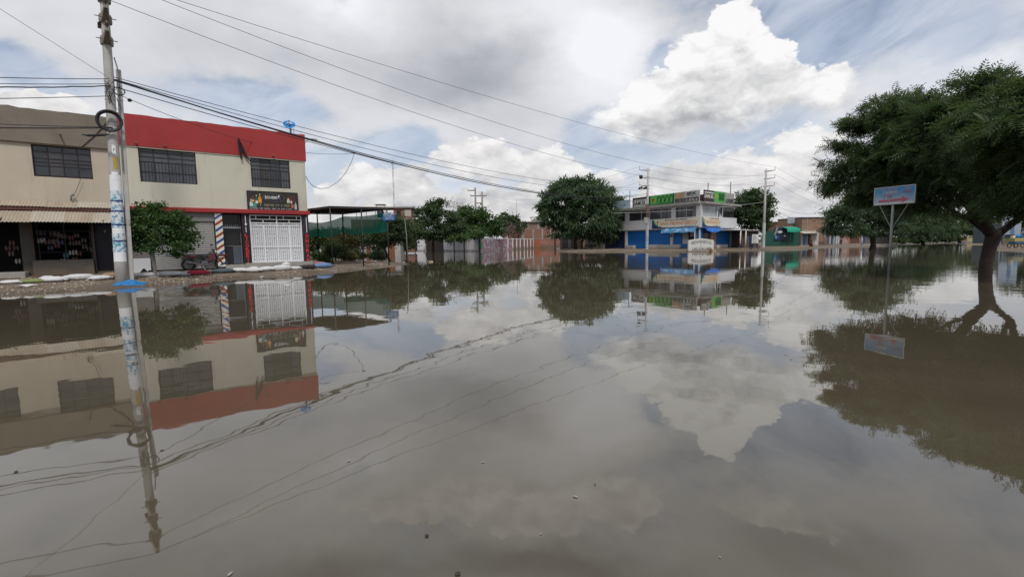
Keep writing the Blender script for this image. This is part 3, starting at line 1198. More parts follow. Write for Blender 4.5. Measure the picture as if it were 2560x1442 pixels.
def sign_bohemia():
    f = F1
    t = thing('shop_sign', f.p(-1.87, 3.6, .05), 'dark shop sign with painted bottles and an oval nameplate', 'sign')
    bk = mat('sign_print_dark', (.035, .034, .030), .4, .25, 3)
    f.part('panel', bk, t, -3.18, -.55, 3.60, 4.63, .03, .09)
    fr = mat('sign_frame', (.02, .02, .02), .4)
    for a in ((-3.19, -.54, 4.62, 4.65), (-3.19, -.54, 3.585, 3.605)):
        f.part('frame', fr, t, a[0], a[1], a[2], a[3], .02, .11)
    f.part('frame', fr, t, -3.20, -3.165, 3.606, 4.619, .02, .11)
    f.part('frame', fr, t, -.565, -.53, 3.606, 4.619, .02, .11)
    cx, cz = -1.83, 4.30
    for (a, b, m_, o) in ((.58, .235, mat('oval_rim', (.11, .10, .085), .4), .091), (.545, .205, mat('oval_navy', (.018, .02, .035), .4), .096)):
        mb = MB()
        f.poly(mb, [(cx + a * math.cos(q), cz + b * math.sin(q)) for q in [2 * math.pi * i / 32 for i in range(32)]], o)
        mb.build('oval', m_, t)
    CW = mat('sign_white', (.62, .62, .60), .5)
    f.text('BOHEMI', CW, t, cx - .46, cx + .17, cz - .075, cz + .095, .102, .022)
    mb = MB()       # leaf-shaped last letter
    f.poly(mb, [(cx + .20, cz + .03), (cx + .24, cz + .14), (cx + .30, cz + .16), (cx + .31, cz + .08), (cx + .25, cz + .02)], .102)
    f.poly(mb, [(cx + .18, cz - .06), (cx + .20, cz - .06), (cx + .25, cz + .03), (cx + .23, cz + .03)], .102)
    f.poly(mb, [(cx + .28, cz - .0), (cx + .30, cz - .0), (cx + .36, cz - .07), (cx + .34, cz - .07)], .102)
    mb.build('leaf_letter', CW, t)
    f.scribble(mat('sign_grey', (.22, .22, .20), .5), t, cx - .2, cx + .2, cz - .14, cz - .115, .102, 10, 3)
    GD = mat('sign_gold', (.34, .30, .19), .5)
    for a, b, n, s in ((-2.56, -1.80, 11, 4), (-1.75, -1.53, 2, 5), (-1.47, -.90, 8, 6)):
        f.scribble(GD, t, a, b, 3.80, 3.93, .093, n, s)
    x = -3.09
    for i, w in enumerate((.46, .25, .37, .27, .17, .24, .34)):
        f.scribble(CW, t, x, x + w - .045, 3.64, 3.70, .093, max(4, int(w * 24)), 20 + i)
        x += w + .018

    def bottle(x, z, w, h, body, neck, label=None):
        mb = MB()
        f.poly(mb, [(x - w / 2, z), (x + w / 2, z), (x + w / 2, z + h * .55), (x + w * .15, z + h * .74), (x + w * .15, z + h * .88), (x - w * .15, z + h * .88), (x - w * .15, z + h * .74), (x - w / 2, z + h * .55)], .095)
        o = mb.build('printed_bottle', body, t)
        mb = MB()
        f.poly(mb, [(x - w * .16, z + h * .88), (x + w * .16, z + h * .88), (x + w * .16, z + h), (x - w * .16, z + h)], .095)
        mb.build('bottle_cap', neck, o)
        if label:
            mb = MB()
            f.poly(mb, [(x - w * .42, z + h * .15), (x + w * .42, z + h * .15), (x + w * .42, z + h * .42), (x - w * .42, z + h * .42)], .100)
            mb.build('bottle_label', label, o)
    gl = lambda n, c: mat('print_' + n, c, .4, .25, 8)
    bottle(-3.00, 3.76, .17, .42, gl('clear', (.45, .50, .52)), gl('grey', (.5, .5, .5)), gl('pale', (.62, .64, .6)))
    bottle(-2.90, 3.98, .15, .36, gl('rum', (.25, .04, .03)), gl('red', (.4, .05, .04)), gl('yellow', (.6, .42, .1)))
    bottle(-2.72, 3.86, .15, .56, gl('green', (.02, .17, .09)), gl('grey', (.5, .5, .5)), gl('pale', (.62, .64, .6)))
    bottle(-2.83, 3.73, .18, .30, gl('mint', (.08, .32, .22)), gl('green', (.02, .17, .09)))
    bottle(-2.55, 3.97, .16, .52, gl('amber', (.60, .24, .03)), gl('cream', (.6, .52, .3)), gl('orange', (.7, .32, .08)))
    bottle(-1.06, 4.02, .16, .34, gl('cream', (.6, .52, .3)), gl('rum', (.25, .04, .03)), gl('pale', (.62, .64, .6)))
    bottle(-.90, 3.96, .11, .46, gl('rum', (.25, .04, .03)), gl('red', (.4, .05, .04)), gl('pale', (.62, .64, .6)))
    bottle(-.86, 3.74, .14, .34, gl('copper', (.42, .15, .07)), gl('amber', (.6, .24, .03)))
    bottle(-.73, 4.06, .14, .42, gl('plum', (.12, .03, .05)), gl('red', (.4, .05, .04)))
    bottle(-.68, 3.66, .13, .48, gl('clear', (.45, .50, .52)), gl('grey', (.5, .5, .5)), gl('lilac', (.6, .5, .62)))


sign_bohemia()


def corrugated(name, m, parent, f, x0, x1, z_a, o_a, z_b, o_b, pitch=.115, amp=.018):
    """one wavy roof sheet running from the wall (a) down to the lip (b)"""
    n = max(6, int((x1 - x0) / pitch * 4))
    top, bot = [], []
    for i in range(n + 1):
        x = x0 + (x1 - x0) * i / n
        w = amp * math.sin(2 * math.pi * x / pitch)
        top.append((f.p(x, z_a + w, o_a), f.p(x, z_b + w, o_b)))
    mb = MB()
    v, fc = [], []
    for a, b in top:
        v += [a, b, a - Vector((0, 0, .006)), b - Vector((0, 0, .006))]
    for i in range(n):
        k = i * 4
        fc += [(k, k + 1, k + 5, k + 4), (k + 2, k + 6, k + 7, k + 3), (k + 1, k + 3, k + 7, k + 5)]
    mb.add(v, fc)
    return mb.build(name, m, parent, smooth=False)


def old_house():
    f = F1
    t = thing('old_house', f.p(-13, 0), 'weathered beige house with bare grey parapet over a tin awning', 'building')
    IR = mat('window_iron_brown', (.03, .022, .026), .5)
    f.wall('wall', BEIGE, t, -19.5, -8.62, 3.3, 6.33, -.22, -.02, [(-11.62, -9.61, 4.82, 6.26), (-14.93, -12.91, 4.82, 6.24), (-18.9, -17.2, 4.86, 6.24)])
    mb = MB()
    n = 34
    r = random.Random(8)
    zt = [7.80 + r.uniform(-.03, .03) + .012 * math.sin(i * .9) for i in range(n + 1)]
    for i in range(n):
        xa, xb = -19.5 + 10.84 * i / n, -19.5 + 10.84 * (i + 1) / n
        mb.hexa([f.p(xa, 6.30, .10), f.p(xb, 6.30, .10), f.p(xb, 6.33, -.2), f.p(xa, 6.33, -.2),
                 f.p(xa, zt[i], .10), f.p(xb, zt[i + 1], .10), f.p(xb, zt[i + 1], -.06), f.p(xa, zt[i], -.06)])
    mb.build('parapet', PARAP, t)
    f.part('roof', CONC, t, -19.4, -8.7, 6.4, 6.6, -9, -.25)
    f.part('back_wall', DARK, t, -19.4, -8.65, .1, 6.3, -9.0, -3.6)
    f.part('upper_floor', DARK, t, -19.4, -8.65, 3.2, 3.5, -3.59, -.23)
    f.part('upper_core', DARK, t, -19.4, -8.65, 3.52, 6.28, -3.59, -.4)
    for x in (-11.62, -14.92, -18.9):
        w = 2.01 if x > -18 else 1.7
        win_grid(t, f, x, x + w, 4.86, 6.24, 4, [0, .34, .46, .58, .80, 1], -.13, [GLASS, mat('dusty_glass', (.055, .052, .06), .2, .35, 1.8, spec=.6), GLASS], IR, thick=.04)
    # ground floor openings of the footwear shop
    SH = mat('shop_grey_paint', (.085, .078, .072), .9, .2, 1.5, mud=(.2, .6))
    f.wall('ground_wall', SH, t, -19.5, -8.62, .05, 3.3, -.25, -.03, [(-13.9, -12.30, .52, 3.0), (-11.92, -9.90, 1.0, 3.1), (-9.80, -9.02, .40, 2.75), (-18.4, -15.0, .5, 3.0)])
    f.part('room_floor', CONC, t, -19.3, -8.7, .05, .38, -3.58, -.26)
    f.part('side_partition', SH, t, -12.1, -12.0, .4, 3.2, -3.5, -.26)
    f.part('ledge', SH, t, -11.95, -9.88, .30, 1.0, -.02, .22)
    f.part('door_leaf', mat('dark_grille_door', (.02, .02, .03), .5), t, -9.79, -9.03, .41, 2.74, -.24, -.20)
    f.part('door_frame', mat('brown_wood', (.08, .055, .045), .7), t, -9.84, -9.79, .40, 2.75, -.02, .03)
    ob = None
    for i in range(7):
        x = -9.72 + i * .105
        if ob is None:
            ob = f.part('door_bar', mat('purple_black_paint', (.035, .025, .04)), t, x, x + .02, .45, 2.7, -.195, -.17)
        else:
            again(ob, f.dx * (i * .105))
    f.part('display_frame', mat('brown_wood', (.08, .055, .045), .7), t, -11.93, -11.87, 1.0, 3.1, -.02, .02)
    f.part('pavement', CONC, t, -19.5, -12.1, -.1, .50, -.02, .9, bevel=.02)
    f.part('pavement', mat('red_worn_floor', (.14, .07, .055), .9, .25, 3), t, -12.1, -8.62, -.1, .28, -.02, .9)
    # rain spouts
    for x in (-10.6, -15.6):
        MB().tube([f.p(x, 6.78, .08), f.p(x + .03, 6.70, .42)], .035, 8).build('drain_spout', mat('dark_pipe', (.09, .085, .075), .8), t)
    # two rows of tin sheets
    aw = thing('tin_awning', f.p(-13, 3.0, .6), 'rusty two tier corrugated tin awning over the footwear shop', 'awning')
    x = -19.4
    r = random.Random(4)
    while x < -9.05:
        w = min(r.uniform(1.0, 1.35), -8.98 - x)
        zz = r.uniform(-.02, .02)
        corrugated('roof_sheet', (TIN, TIN2, TIN)[r.randrange(3)], aw, f, x, x + w + .04, 3.72 + zz, .02, 3.42 + zz, .52)
        x += w
    x = -19.4
    while x < -9.05:
        w = min(r.uniform(.95, 1.3), -9.0 - x)
        zz = r.uniform(-.015, .015)
        corrugated('roof_sheet', (TIN2, TIN, TIN2)[r.randrange(3)], aw, f, x, x + w + .04, 3.24 + zz, .40, 2.70 + zz, 1.35)
        x += w
    f.part('beam', mat('red_brown_beam', (.13, .055, .045), .8, .2), aw, -19.4, -9.02, 3.27, 3.37, .40, .47)
    for x in (-18.8, -15.6, -12.6, -9.3):
        MB().tube([f.p(x, 3.28, .02), f.p(x, 2.74, 1.30)], .03, 6).build('rafter', BLACK, aw)
    return t


OLD = old_house()

# footwear hanging in the open shop front (measured from the photo)
SANDAL_COL = {'grey': (.18, .16, .16), 'rose': (.22, .10, .10), 'white': (.55, .55, .56), 'teal': (.10, .28, .30), 'brown': (.16, .11, .09), 'violet': (.12, .10, .20), 'mauve': (.22, .16, .17)}
sandals = [(96, 581, 'grey'), (107, 583, 'violet'), (130, 584, 'brown'), (143, 585, 'grey'), (150, 590, 'mauve'), (160, 591, 'brown'), (178, 594, 'rose'), (192, 588, 'grey'),
           (100, 602, 'white'), (107, 601, 'white'), (118, 605, 'rose'), (128, 604, 'mauve'), (140, 603, 'grey'), (143, 614, 'rose'), (152, 606, 'violet'), (180, 608, 'brown'), (195, 607, 'mauve'),
           (210, 601, 'grey'), (233, 583, 'brown'), (237, 604, 'brown'), (212, 617, 'mauve'), (222, 621, 'brown'), (233, 624, 'mauve'), (165, 639, 'teal'), (158, 653, 'white'), (179, 632, 'white'),
           (187, 631, 'white'), (198, 634, 'rose'), (126, 620, 'violet'), (188, 648, 'brown'), (30, 607, 'rose'), (28, 634, 'mauve'), (45, 653, 'white'), (40, 620, 'brown'), (20, 620, 'rose')]


def sandal_pair(p, m, lab):
    t = thing('sandal_pair', p, lab, 'sandals', 'sandals hung in the footwear shop front')
    for s in (-1, 1):
        mb = MB()
        for k in range(1):
            mb.blob(p + F1.dx * (.055 * s), (.045, .02, .12), A1, 10, 6, .02)
        a = mb.build('sole', m, t, smooth=True)
        MB().tube([p + F1.dx * (.055 * s - .04) + Vector((0, 0, .03)), p + F1.dx * (.055 * s) + F1.n * .05 + Vector((0, 0, .035)), p + F1.dx * (.055 * s + .04) + Vector((0, 0, .03))], .012, 5).build('strap', m, t)
    return t


seen_lab = {}
rows_named = ['upper row', 'middle row', 'lower row', 'bottom row']
for i, (px, py, c) in enumerate(sandals):
    x, z = F1.xz(px, py, -.35)
    row = 0 if z > 2.15 else 1 if z > 1.85 else 2 if z > 1.45 else 3
    where = 'left doorway' if px < 60 else 'left part of the display' if px < 120 else 'middle of the display' if px < 175 else 'right part of the display' if px < 215 else 'beside the dark door'
    lab = '%s sandals in the %s, %s' % (c, rows_named[row], where)
    k_ = seen_lab.get(lab, 0)
    seen_lab[lab] = k_ + 1
    sandal_pair(F1.p(x, z, -.35), mat('sandal_' + c, tuple(v * .6 for v in SANDAL_COL[c]), .7), lab + (' of the shop' if k_ == 0 else ', the right pair' if k_ == 1 else ', the rightmost pair'))  # colours scaled down: the dim shop light is put into the sandal colour
rk = thing('display_rack', F1.p(-10.9, 1.0, -.4), 'dark rails holding the hanging sandals in the shop front', 'rack')
for z in (1.35, 1.72, 2.05, 2.35, 2.65):
    F1.part('rail', BLACK, rk, -11.85, -9.95, z, z + .02, -.42, -.40)
for x in (-11.8, -10.9, -10.0):
    F1.part('upright', BLACK, rk, x, x + .03, .4, 2.9, -.45, -.43)


# black cloth strip hanging on the parapet
def ribbon():
    t = MB()
    f = F1
    x, z = f.xz(597, 346, .2)
    pts = [(0, 0), (.01, -.30), (.03, -.75), (.06, -1.12)]
    pts2 = [(.04, -.18), (.16, -.55), (.30, -.92), (.52, -1.22)]
    for P_ in (pts, pts2):
        for i in range(len(P_) - 1):
            a, b = P_[i], P_[i + 1]
            w0, w1 = (.05, .075, .06, .03)[i], (.05, .075, .06, .03)[i + 1]
            t.hexa([f.p(x + b[0] - w1, z + b[1], .16), f.p(x + b[0] + w1, z + b[1], .16), f.p(x + b[0] + w1, z + b[1], .13), f.p(x + b[0] - w1, z + b[1], .13),
                    f.p(x + a[0] - w0, z + a[1], .16), f.p(x + a[0] + w0, z + a[1], .16), f.p(x + a[0] + w0, z + a[1], .13), f.p(x + a[0] - w0, z + a[1], .13)])
    o = t.build('black_ribbon', mat('black_cloth', (.025, .02, .02), .9), loc=f.p(x, z, .14))
    tag(o, 'black cloth bow hanging with two tails on the red parapet', 'ribbon')


ribbon()


def dish():
    D = 27.9
    c = atD(723, 311, D)
    t = thing('satellite_dish', atD(724, 332, D), 'blue satellite dish with white emblem on the red parapet roof', 'satellite dish')
    ax = Vector((.33, -.74, .58)).normalized()
    blue = mat('dish_blue', (.02, .20, .52), .4, .05)
    mb = MB()
    a = ax.cross(Vector((0, 0, 1))).normalized()
    b = ax.cross(a)
    v, f_ = [c - ax * .06], []
    n = 24
    for rr, dd in ((.18, -.04), (.32, 0.0)):
        for k in range(n):
            q = 2 * math.pi * k / n
            v.append(c + a * rr * 1.05 * math.cos(q) + b * rr * math.sin(q) + ax * dd)
    for k in range(n):
        k2 = (k + 1) % n
        f_ += [(0, 1 + k, 1 + k2), (1 + k, 1 + n + k, 1 + n + k2, 1 + k2)]
    mb.add(v, f_)
    mb.build('reflector', blue, t, smooth=True)
    mb = MB()
    w = .03
    pts = [(-.16, -.05), (-.08, .08), (-.02, -.03), (.05, -.03), (.10, .08), (.18, .0)]
    P3 = [c + a * (-u) - b * vv + ax * .0 for u, vv in pts]
    mb.tube(P3, w, 6)
    mb.build('emblem', mat('sign_white', (.62, .62, .60)), t, smooth=True)
    MB().tube([c - ax * .04, c + Vector((0, .12, -.1)), Vector((c.x, c.y + .15, 8.0))], .03, 6).build('mast', BLACK, t)
    MB().tube([c - b * -.3, c + ax * .22], .010, 5).build('feed_arm', BLACK, t)
    MB().box(c + ax * .24, (.06, .06, .08)).build('receiver', mat('grey_plastic', (.2, .2, .2), .5), t)


dish()

# ------------------------------------------------------------------ near poles
POLE = mat('pole_concrete', (.40, .39, .375), .85, .12, 3, .004, 40, streak=.2)
ARM = mat('old_arm_concrete', (.23, .215, .19), .9, .25, 6, .008, 30)
CERAM = mat('brown_ceramic', (.08, .05, .04), .3)
LINE = Vector((.74, .67, 0)).normalized()
PERP = Vector((.67, -.74, 0)).normalized()


def pin_insulator(p, parent, s=1.0, m=CERAM, name='insulator'):
    return MB().lathe(p, [(.02 * s, 0), (.02 * s, .10 * s), (.075 * s, .11 * s), (.05 * s, .15 * s), (.08 * s, .17 * s), (.05 * s, .22 * s), (.055 * s, .25 * s), (.02 * s, .28 * s)], 10).build(name, m, parent, smooth=True)


P0 = Vector((-16.146, 18.96, 0))
LEAN = Vector((-.048, .096, 0))      # the old pole is out of plumb


def PL(v):
    v = Vector(v)
    return v + LEAN * v.z


def lean(root):
    z0 = wloc(root).z
    done = set()
    todo = list(root.children)
    while todo:
        o = todo.pop()
        todo += list(o.children)
        if o.data is None or o.data.name in done:
            continue
        done.add(o.data.name)
        for v in o.data.vertices:
            v.co += LEAN * (v.co.z + z0)



def near_pole():
    t = thing('utility_pole', P0 + Vector((0, 0, gz(P0.x, P0.y))), 'tall round concrete power pole plastered with posters, front left', 'utility pole', 'utility poles')
    H_ = 12.6
    MB().tube([P0 + Vector((0, 0, -.4 + (H_ + .4) * k / 8)) for k in range(9)], [.225 - .095 * k / 8 for k in range(9)], 20).build('shaft', POLE, t, smooth=True)
    MB().lathe(P0 + Vector((0, 0, 12.6)), [(.13, 0), (.12, .04), (.03, .07)], 14).build('cap', POLE, t)
    # tapered concrete arms reaching toward the camera, pins at their tips
    for i, z in enumerate((10.0, 10.9, 11.75)):
        c = P0 + Vector((0, 0, z))
        mb = MB()
        mb.lathe(c - Vector((0, 0, .15)), [(.21, 0), (.22, .1), (.21, .30), (.185, .36)], 14)
        mb.build('arm_collar', ARM, t, smooth=False)
        mb = MB()
        a, b = c + PERP * .12, c + PERP * 1.15
        side = LINE
        mb.hexa([a - side * .13 + Vector((0, 0, -.14)), b - side * .055 + Vector((0, 0, .06)), b + side * .055 + Vector((0, 0, .06)), a + side * .13 + Vector((0, 0, -.14)),
                 a - side * .13 + Vector((0, 0, .16)), b - side * .055 + Vector((0, 0, .17)), b + side * .055 + Vector((0, 0, .17)), a + side * .13 + Vector((0, 0, .16))])
        arm = mb.build('crossarm', ARM, t)
        pin_insulator(b - PERP * .08 + Vector((0, 0, .17)), arm, 1.1)
        MB().tube([c - LINE * .34 + PERP * .25, c + LINE * .34 + PERP * .25], .018, 5).build('bolt', mat('rusty_steel', (.12, .08, .06), .7), t)
    for k in range(5):
        MB().lathe(P0 + Vector((-.24, -.02, 10.55 + k * .05)), [(.06, 0), (.075, .02), (.05, .04)], 10).build('insulator', CERAM, t)
    # posters and painted bands
    r = random.Random(2)
    blues = [mat('poster_white', (.70, .71, .73), .8, .08, 6), mat('poster_blue', (.06, .22, .36), .8, .1, 8, col2=(.60, .62, .64), mixs=(.42, .5)),
             mat('poster_print', (.10, .30, .45), .8, .1, 7, col2=(.60, .63, .66), mixs=(.40, .56)), mat('poster_cyan', (.05, .27, .40), .8, .1, 9, col2=(.55, .60, .64), mixs=(.40, .52))]

    def shell(name, z0, z1, a0, a1, m, off=.006):
        n = 10
        mb = MB()
        v = []
        for z in (z0, z1):
            rad = .225 - .095 * (z + .4) / 13.3 + off
            for k in range(n + 1):
                q = a0 + (a1 - a0) * k / n
                jit = .03 * (r.random() - .5)
                v.append(P0 + Vector((rad * math.cos(q), rad * math.sin(q), z + jit)))
        mb.add(v, [(k, k + 1, n + 2 + k, n + 1 + k) for k in range(n)])
        return mb.build(name, m, t, smooth=True)
    view = math.atan2(-P0.y, -P0.x)
    layout = [(.95, 1.45, 0), (1.35, 1.85, 3), (1.75, 2.10, 1), (2.08, 2.42, 0), (2.34, 2.72, 2), (2.66, 2.98, 1), (2.9, 3.3, 2), (3.24, 3.55, 1), (3.45, 3.85, 2), (3.8, 4.5, 0), (4.3, 4.62, 0)]
    for i, (a, b, k) in enumerate(layout):
        w = 1.35 if i != len(layout) - 1 else .6
        shell('poster', a, b, view - w + r.uniform(-.1, .1), view + w - r.uniform(0, .3), blues[k], .006 + .004 * (i % 3))
    for z in (1.78, 2.44, 3.0, 3.42):
        shell('poster_band', z, z + .05, view - 1.2, view + 1.1, mat('poster_navy', (.02, .04, .16), .8), .020)
    shell('yellow_label', 4.75, 5.25, view - .2, view + .55, mat('yellow_paint', (.42, .30, .06), .8, .2, 4), .006)
    shell('number_plate', 5.35, 5.72, view - .3, view + .35, mat('poster_white', (.70, .71, .73)), .006)
    shell('mark', 5.50, 5.58, view - .06, view + .10, BLACK, .012)
    # conduit running down the right side
    q = view + 1.45
    MB().tube([P0 + Vector((.20 * math.cos(q), .20 * math.sin(q), 9.4)), P0 + Vector((.30 * math.cos(q), .30 * math.sin(q), 8.9)), P0 + Vector((.25 * math.cos(q), .25 * math.sin(q), 7)), P0 + Vector((.25 * math.cos(q), .25 * math.sin(q), 4.7))], .022, 6).build('conduit', mat('grey_plastic', (.2, .2, .2), .5), t)
    # steel bands and hooks
    for z in (6.4, 6.55, 6.7, 7.6, 7.9, 8.15):
        rad = .225 - .095 * (z + .4) / 13.3 + .004
        MB().tube([P0 + Vector((rad * math.cos(a), rad * math.sin(a), z)) for a in [2 * math.pi * k / 20 for k in range(20)]], .012, 5, closed=True).build('steel_band', mat('bright_steel', (.45, .46, .48), .35, metal=.7), t)
    for z in (7.62, 7.92, 8.17):
        MB().tube([P0 + PERP * .16 + Vector((0, 0, z)), P0 + PERP * .30 + Vector((0, 0, z - .03))], .018, 6).build('hook', BLACK, t)
    lean(t)
    return t


POLE0 = near_pole()


def near_post():
    b = P0 + Vector((.15, .31, 0))
    t = thing('square_post', b + Vector((0, 0, gz(b.x, b.y))), 'short square grey post standing right against the tall postered pole', 'post')
    MB().box(b + Vector((0, 0, 4.3)), (.17, .17, 9.3), F1.rz).build('shaft', POLE, t, bevel=.01)
    for z in (6.9, 7.7, 8.3):
        MB().box(b + Vector((0, 0, z)), (.19, .19, .03), F1.rz).build('clamp', mat('bright_steel', (.45, .46, .48)), t)
    lean(t)
    return t


near_post()
# cable coil hung round the pole
mb = MB()
cc_ = PL(P0 + Vector((0, 0, 6.65))) + Vector((.12, -.26, 0))
vdir = Vector((-P0.x, -P0.y, 0)).normalized()
sd = Vector((-vdir.y, vdir.x, 0))
for k in range(5):
    r_k = .35 + .012 * k
    mb.tube([cc_ + sd * ((r_k) * math.cos(a)) + Vector((0, 0, (r_k + .01) * math.sin(a))) + vdir * (.05 + .018 * k +   .02 * math.sin(3 * a + k)) for a in [2 * math.pi * i / 36 for i in range(36)]], .040, 6, closed=True)
o = mb.build('cable_coil', mat('black_cable', (.022, .022, .028), .5), loc=cc_, smooth=True)
tag(o, 'large black coil of spare cable hung round the postered pole', 'cable coil')
mb = MB()
c2 = PL(P0 + Vector((.50, -.15, 7.9)))
mb.tube([c2 + sd * (.17 * math.cos(a)) + Vector((0, 0, .17 * math.sin(a))) for a in [2 * math.pi * i / 24 for i in range(24)]], .014, 5, closed=True)
mb.tube([c2 + sd * (.20 * math.cos(a)) + Vector((0, 0, .14 * math.sin(a) + .02)) for a in [2 * math.pi * i / 24 for i in range(24)]], .012, 5, closed=True)
o = mb.build('cable_loop', mat('black_cable', (.022, .022, .028)), loc=c2, smooth=True)
tag(o, 'small loop of cable hanging beside the square post', 'cable loop')

# ------------------------------------------------------------------ sandbags, each one
BAGW = mat('white_woven_sack', (.56, .56, .57), .85, .12, 4, .03, 7, mud=(.08, .22))
bags = [  # centre x, bottom y, width px, height px, material, label
    (20, 710, 48, 9, BAGW, 'white sandbag at the left edge of the photo'),
    (76, 708, 64, 11, mat('olive_sack', (.19, .23, .09), .9, .2, 5, .01, 16), 'olive green sandbag in the row before the tin awning'),
    (128, 705, 58, 12, BAGW, 'white sandbag right of the olive green sandbag'),
    (112, 698, 26, 8, BAGW, 'small white sandbag lying atop the one right of the olive bag'),
    (192, 700, 66, 12, BAGW, 'broad white sandbag in front of the footwear shop ledge'),
    (245, 700, 46, 11, BAGW, 'white sandbag left of the tan sack'),
    (276, 697, 50, 13, mat('tan_sack', (.27, .19, .13), .9, .2, 5, .01, 16), 'tan sack lying just left of the postered pole'),
    (362, 692, 50, 10, BAGW, 'white sandbag below the black cloth, right of the pole'),
    (416, 691, 62, 11, BAGW, 'white sandbag behind the small round tree trunk'),
    (446, 690, 44, 9, mat('pale_blue_sack', (.40, .44, .50), .85, .12, 4, .01, 16), 'pale blue sandbag left of the red one'),
    (490, 687, 54, 11, mat('crimson_sack', (.36, .03, .06), .8, .2, 4, .01, 16), 'crimson sandbag under the motorcycle'),
    (555, 683, 52, 12, mat('slate_sack', (.075, .10, .115), .85, .2, 4, .01, 16), 'slate grey sandbag before the barber column'),
    (596, 680, 42, 9, BAGW, 'white sandbag right of the slate grey one'),
    (630, 681, 42, 10, BAGW, 'white sandbag below the left letter board'),
    (632, 671.5, 20, 6, BAGW, 'tiny white sandbag behind the row, below the letter board'),
    (664, 678, 46, 12, BAGW, 'white sandbag left of the upright one'),
    (703, 677, 50, 13, BAGW, 'white sandbag with a raised end in front of the white gate'),
    (735, 674, 34, 8, BAGW, 'white sandbag left of the black one'),
    (767, 673, 48, 11, mat('black_sack', (.022, .02, .022), .8, .2, 4, .01, 16), 'black sandbag below the house corner'),
    (792, 663, 46, 9, mat('salmon_sack', (.36, .17, .15), .85, .15, 4, .01, 16), 'salmon pink sandbag behind the blue one'),
    (806, 670, 46, 13, mat('blue_sack', (.13, .21, .38), .8, .15, 4, .01, 16), 'bright blue sandbag at the right end of the row'),
]
for i, (px, py, w, h, m, lab) in enumerate(bags):
    r = random.Random(100 + i)
    p = hit(px, py, .2)
    q = hit(px + w / 2, py, .2) - hit(px - w / 2, py, .2)
    D = p.y
    L = w * D / FPX / 1.2 * .56
    Hh = h * D / FPX * 1.0
    rz = F1.rz + r.uniform(-.38, .38)
    Hh *= r.uniform(.85, 1.2)
    L *= r.uniform(.88, 1.05)
    mb = MB()
    mb.blob((p.x, p.y + .12, p.z + Hh * .48), (L, .22, Hh * .58), rz, 18, 9, .085, r, flat=-.75, power=.72)
    dx = Vector((math.cos(rz), math.sin(rz), 0))
    for s in (-1, 1):       # gathered ends
        mb.blob(Vector((p.x, p.y + .12, p.z + Hh * .42)) + dx * L * .98 * s, (.07, .15, Hh * .24), rz, 8, 5, .12, r)
    if 'raised' in lab:
        mb.blob(Vector((p.x, p.y + .12, p.z + Hh * 1.0)) + dx * L * .45, (.26, .14, Hh * .55), rz, 10, 6, .12, r)
    o = mb.build('sandbag', m, loc=(p.x, p.y, p.z), smooth=True)
    tag(o, lab, 'sandbag', 'sandbags laid along the shop fronts')


# blue tarp at the pole foot, folded
def crumple(name, m, px0, px1, py, hmax, dep, label, cat, seed, res=14):
    r = random.Random(seed)
    a, b = hit(px0, py, .1), hit(px1, py, .1)
    ex = (b - a)
    ex.z = 0
    L = ex.length
    ex.normalize()
    ey = Vector((-ex.y, ex.x, 0))
    if ey.y < 0:
        ey = -ey
    V, F = [], []
    for j in range(res + 1):
        for i in range(res * 2 + 1):
            u, v = i / (res * 2), j / res
            e = math.sin(math.pi * u) ** .7 * math.sin(math.pi * v) ** .6
            zz = e * hmax * (.45 + .9 * abs(math.sin(5.2 * u + 3 * v + seed)) * (.5 + .5 * r.random() * .6)) * (1 - .6 * abs(u - .38))
            p = a + ex * (u * L) + ey * ((v - .3) * dep)
            V.append((p.x + r.uniform(-.02, .02), p.y + r.uniform(-.02, .02), max(0, gz(p.x, p.y)) + zz + .006))
    W = res * 2 + 1
    for j in range(res):
        for i in range(res * 2):
            F.append((j * W + i, j * W + i + 1, (j + 1) * W + i + 1, (j + 1) * W + i))
    mb = MB()
    mb.add(V, F)
    o = mb.build(name, m, loc=(a.x, a.y, 0))
    return tag(o, label, cat)


crumple('blue_tarp', mat('blue_tarpaulin', (.015, .16, .40), .45, .15, 3), 283, 362, 711, .17, .7, 'crumpled bright blue tarpaulin at the foot of the postered pole', 'tarpaulin', 3)
crumple('black_cloth', mat('black_cloth', (.025, .02, .02)), 344, 384, 686, .28, .5, 'black cloth heaped beside the small tree trunk', 'cloth', 5, 8)


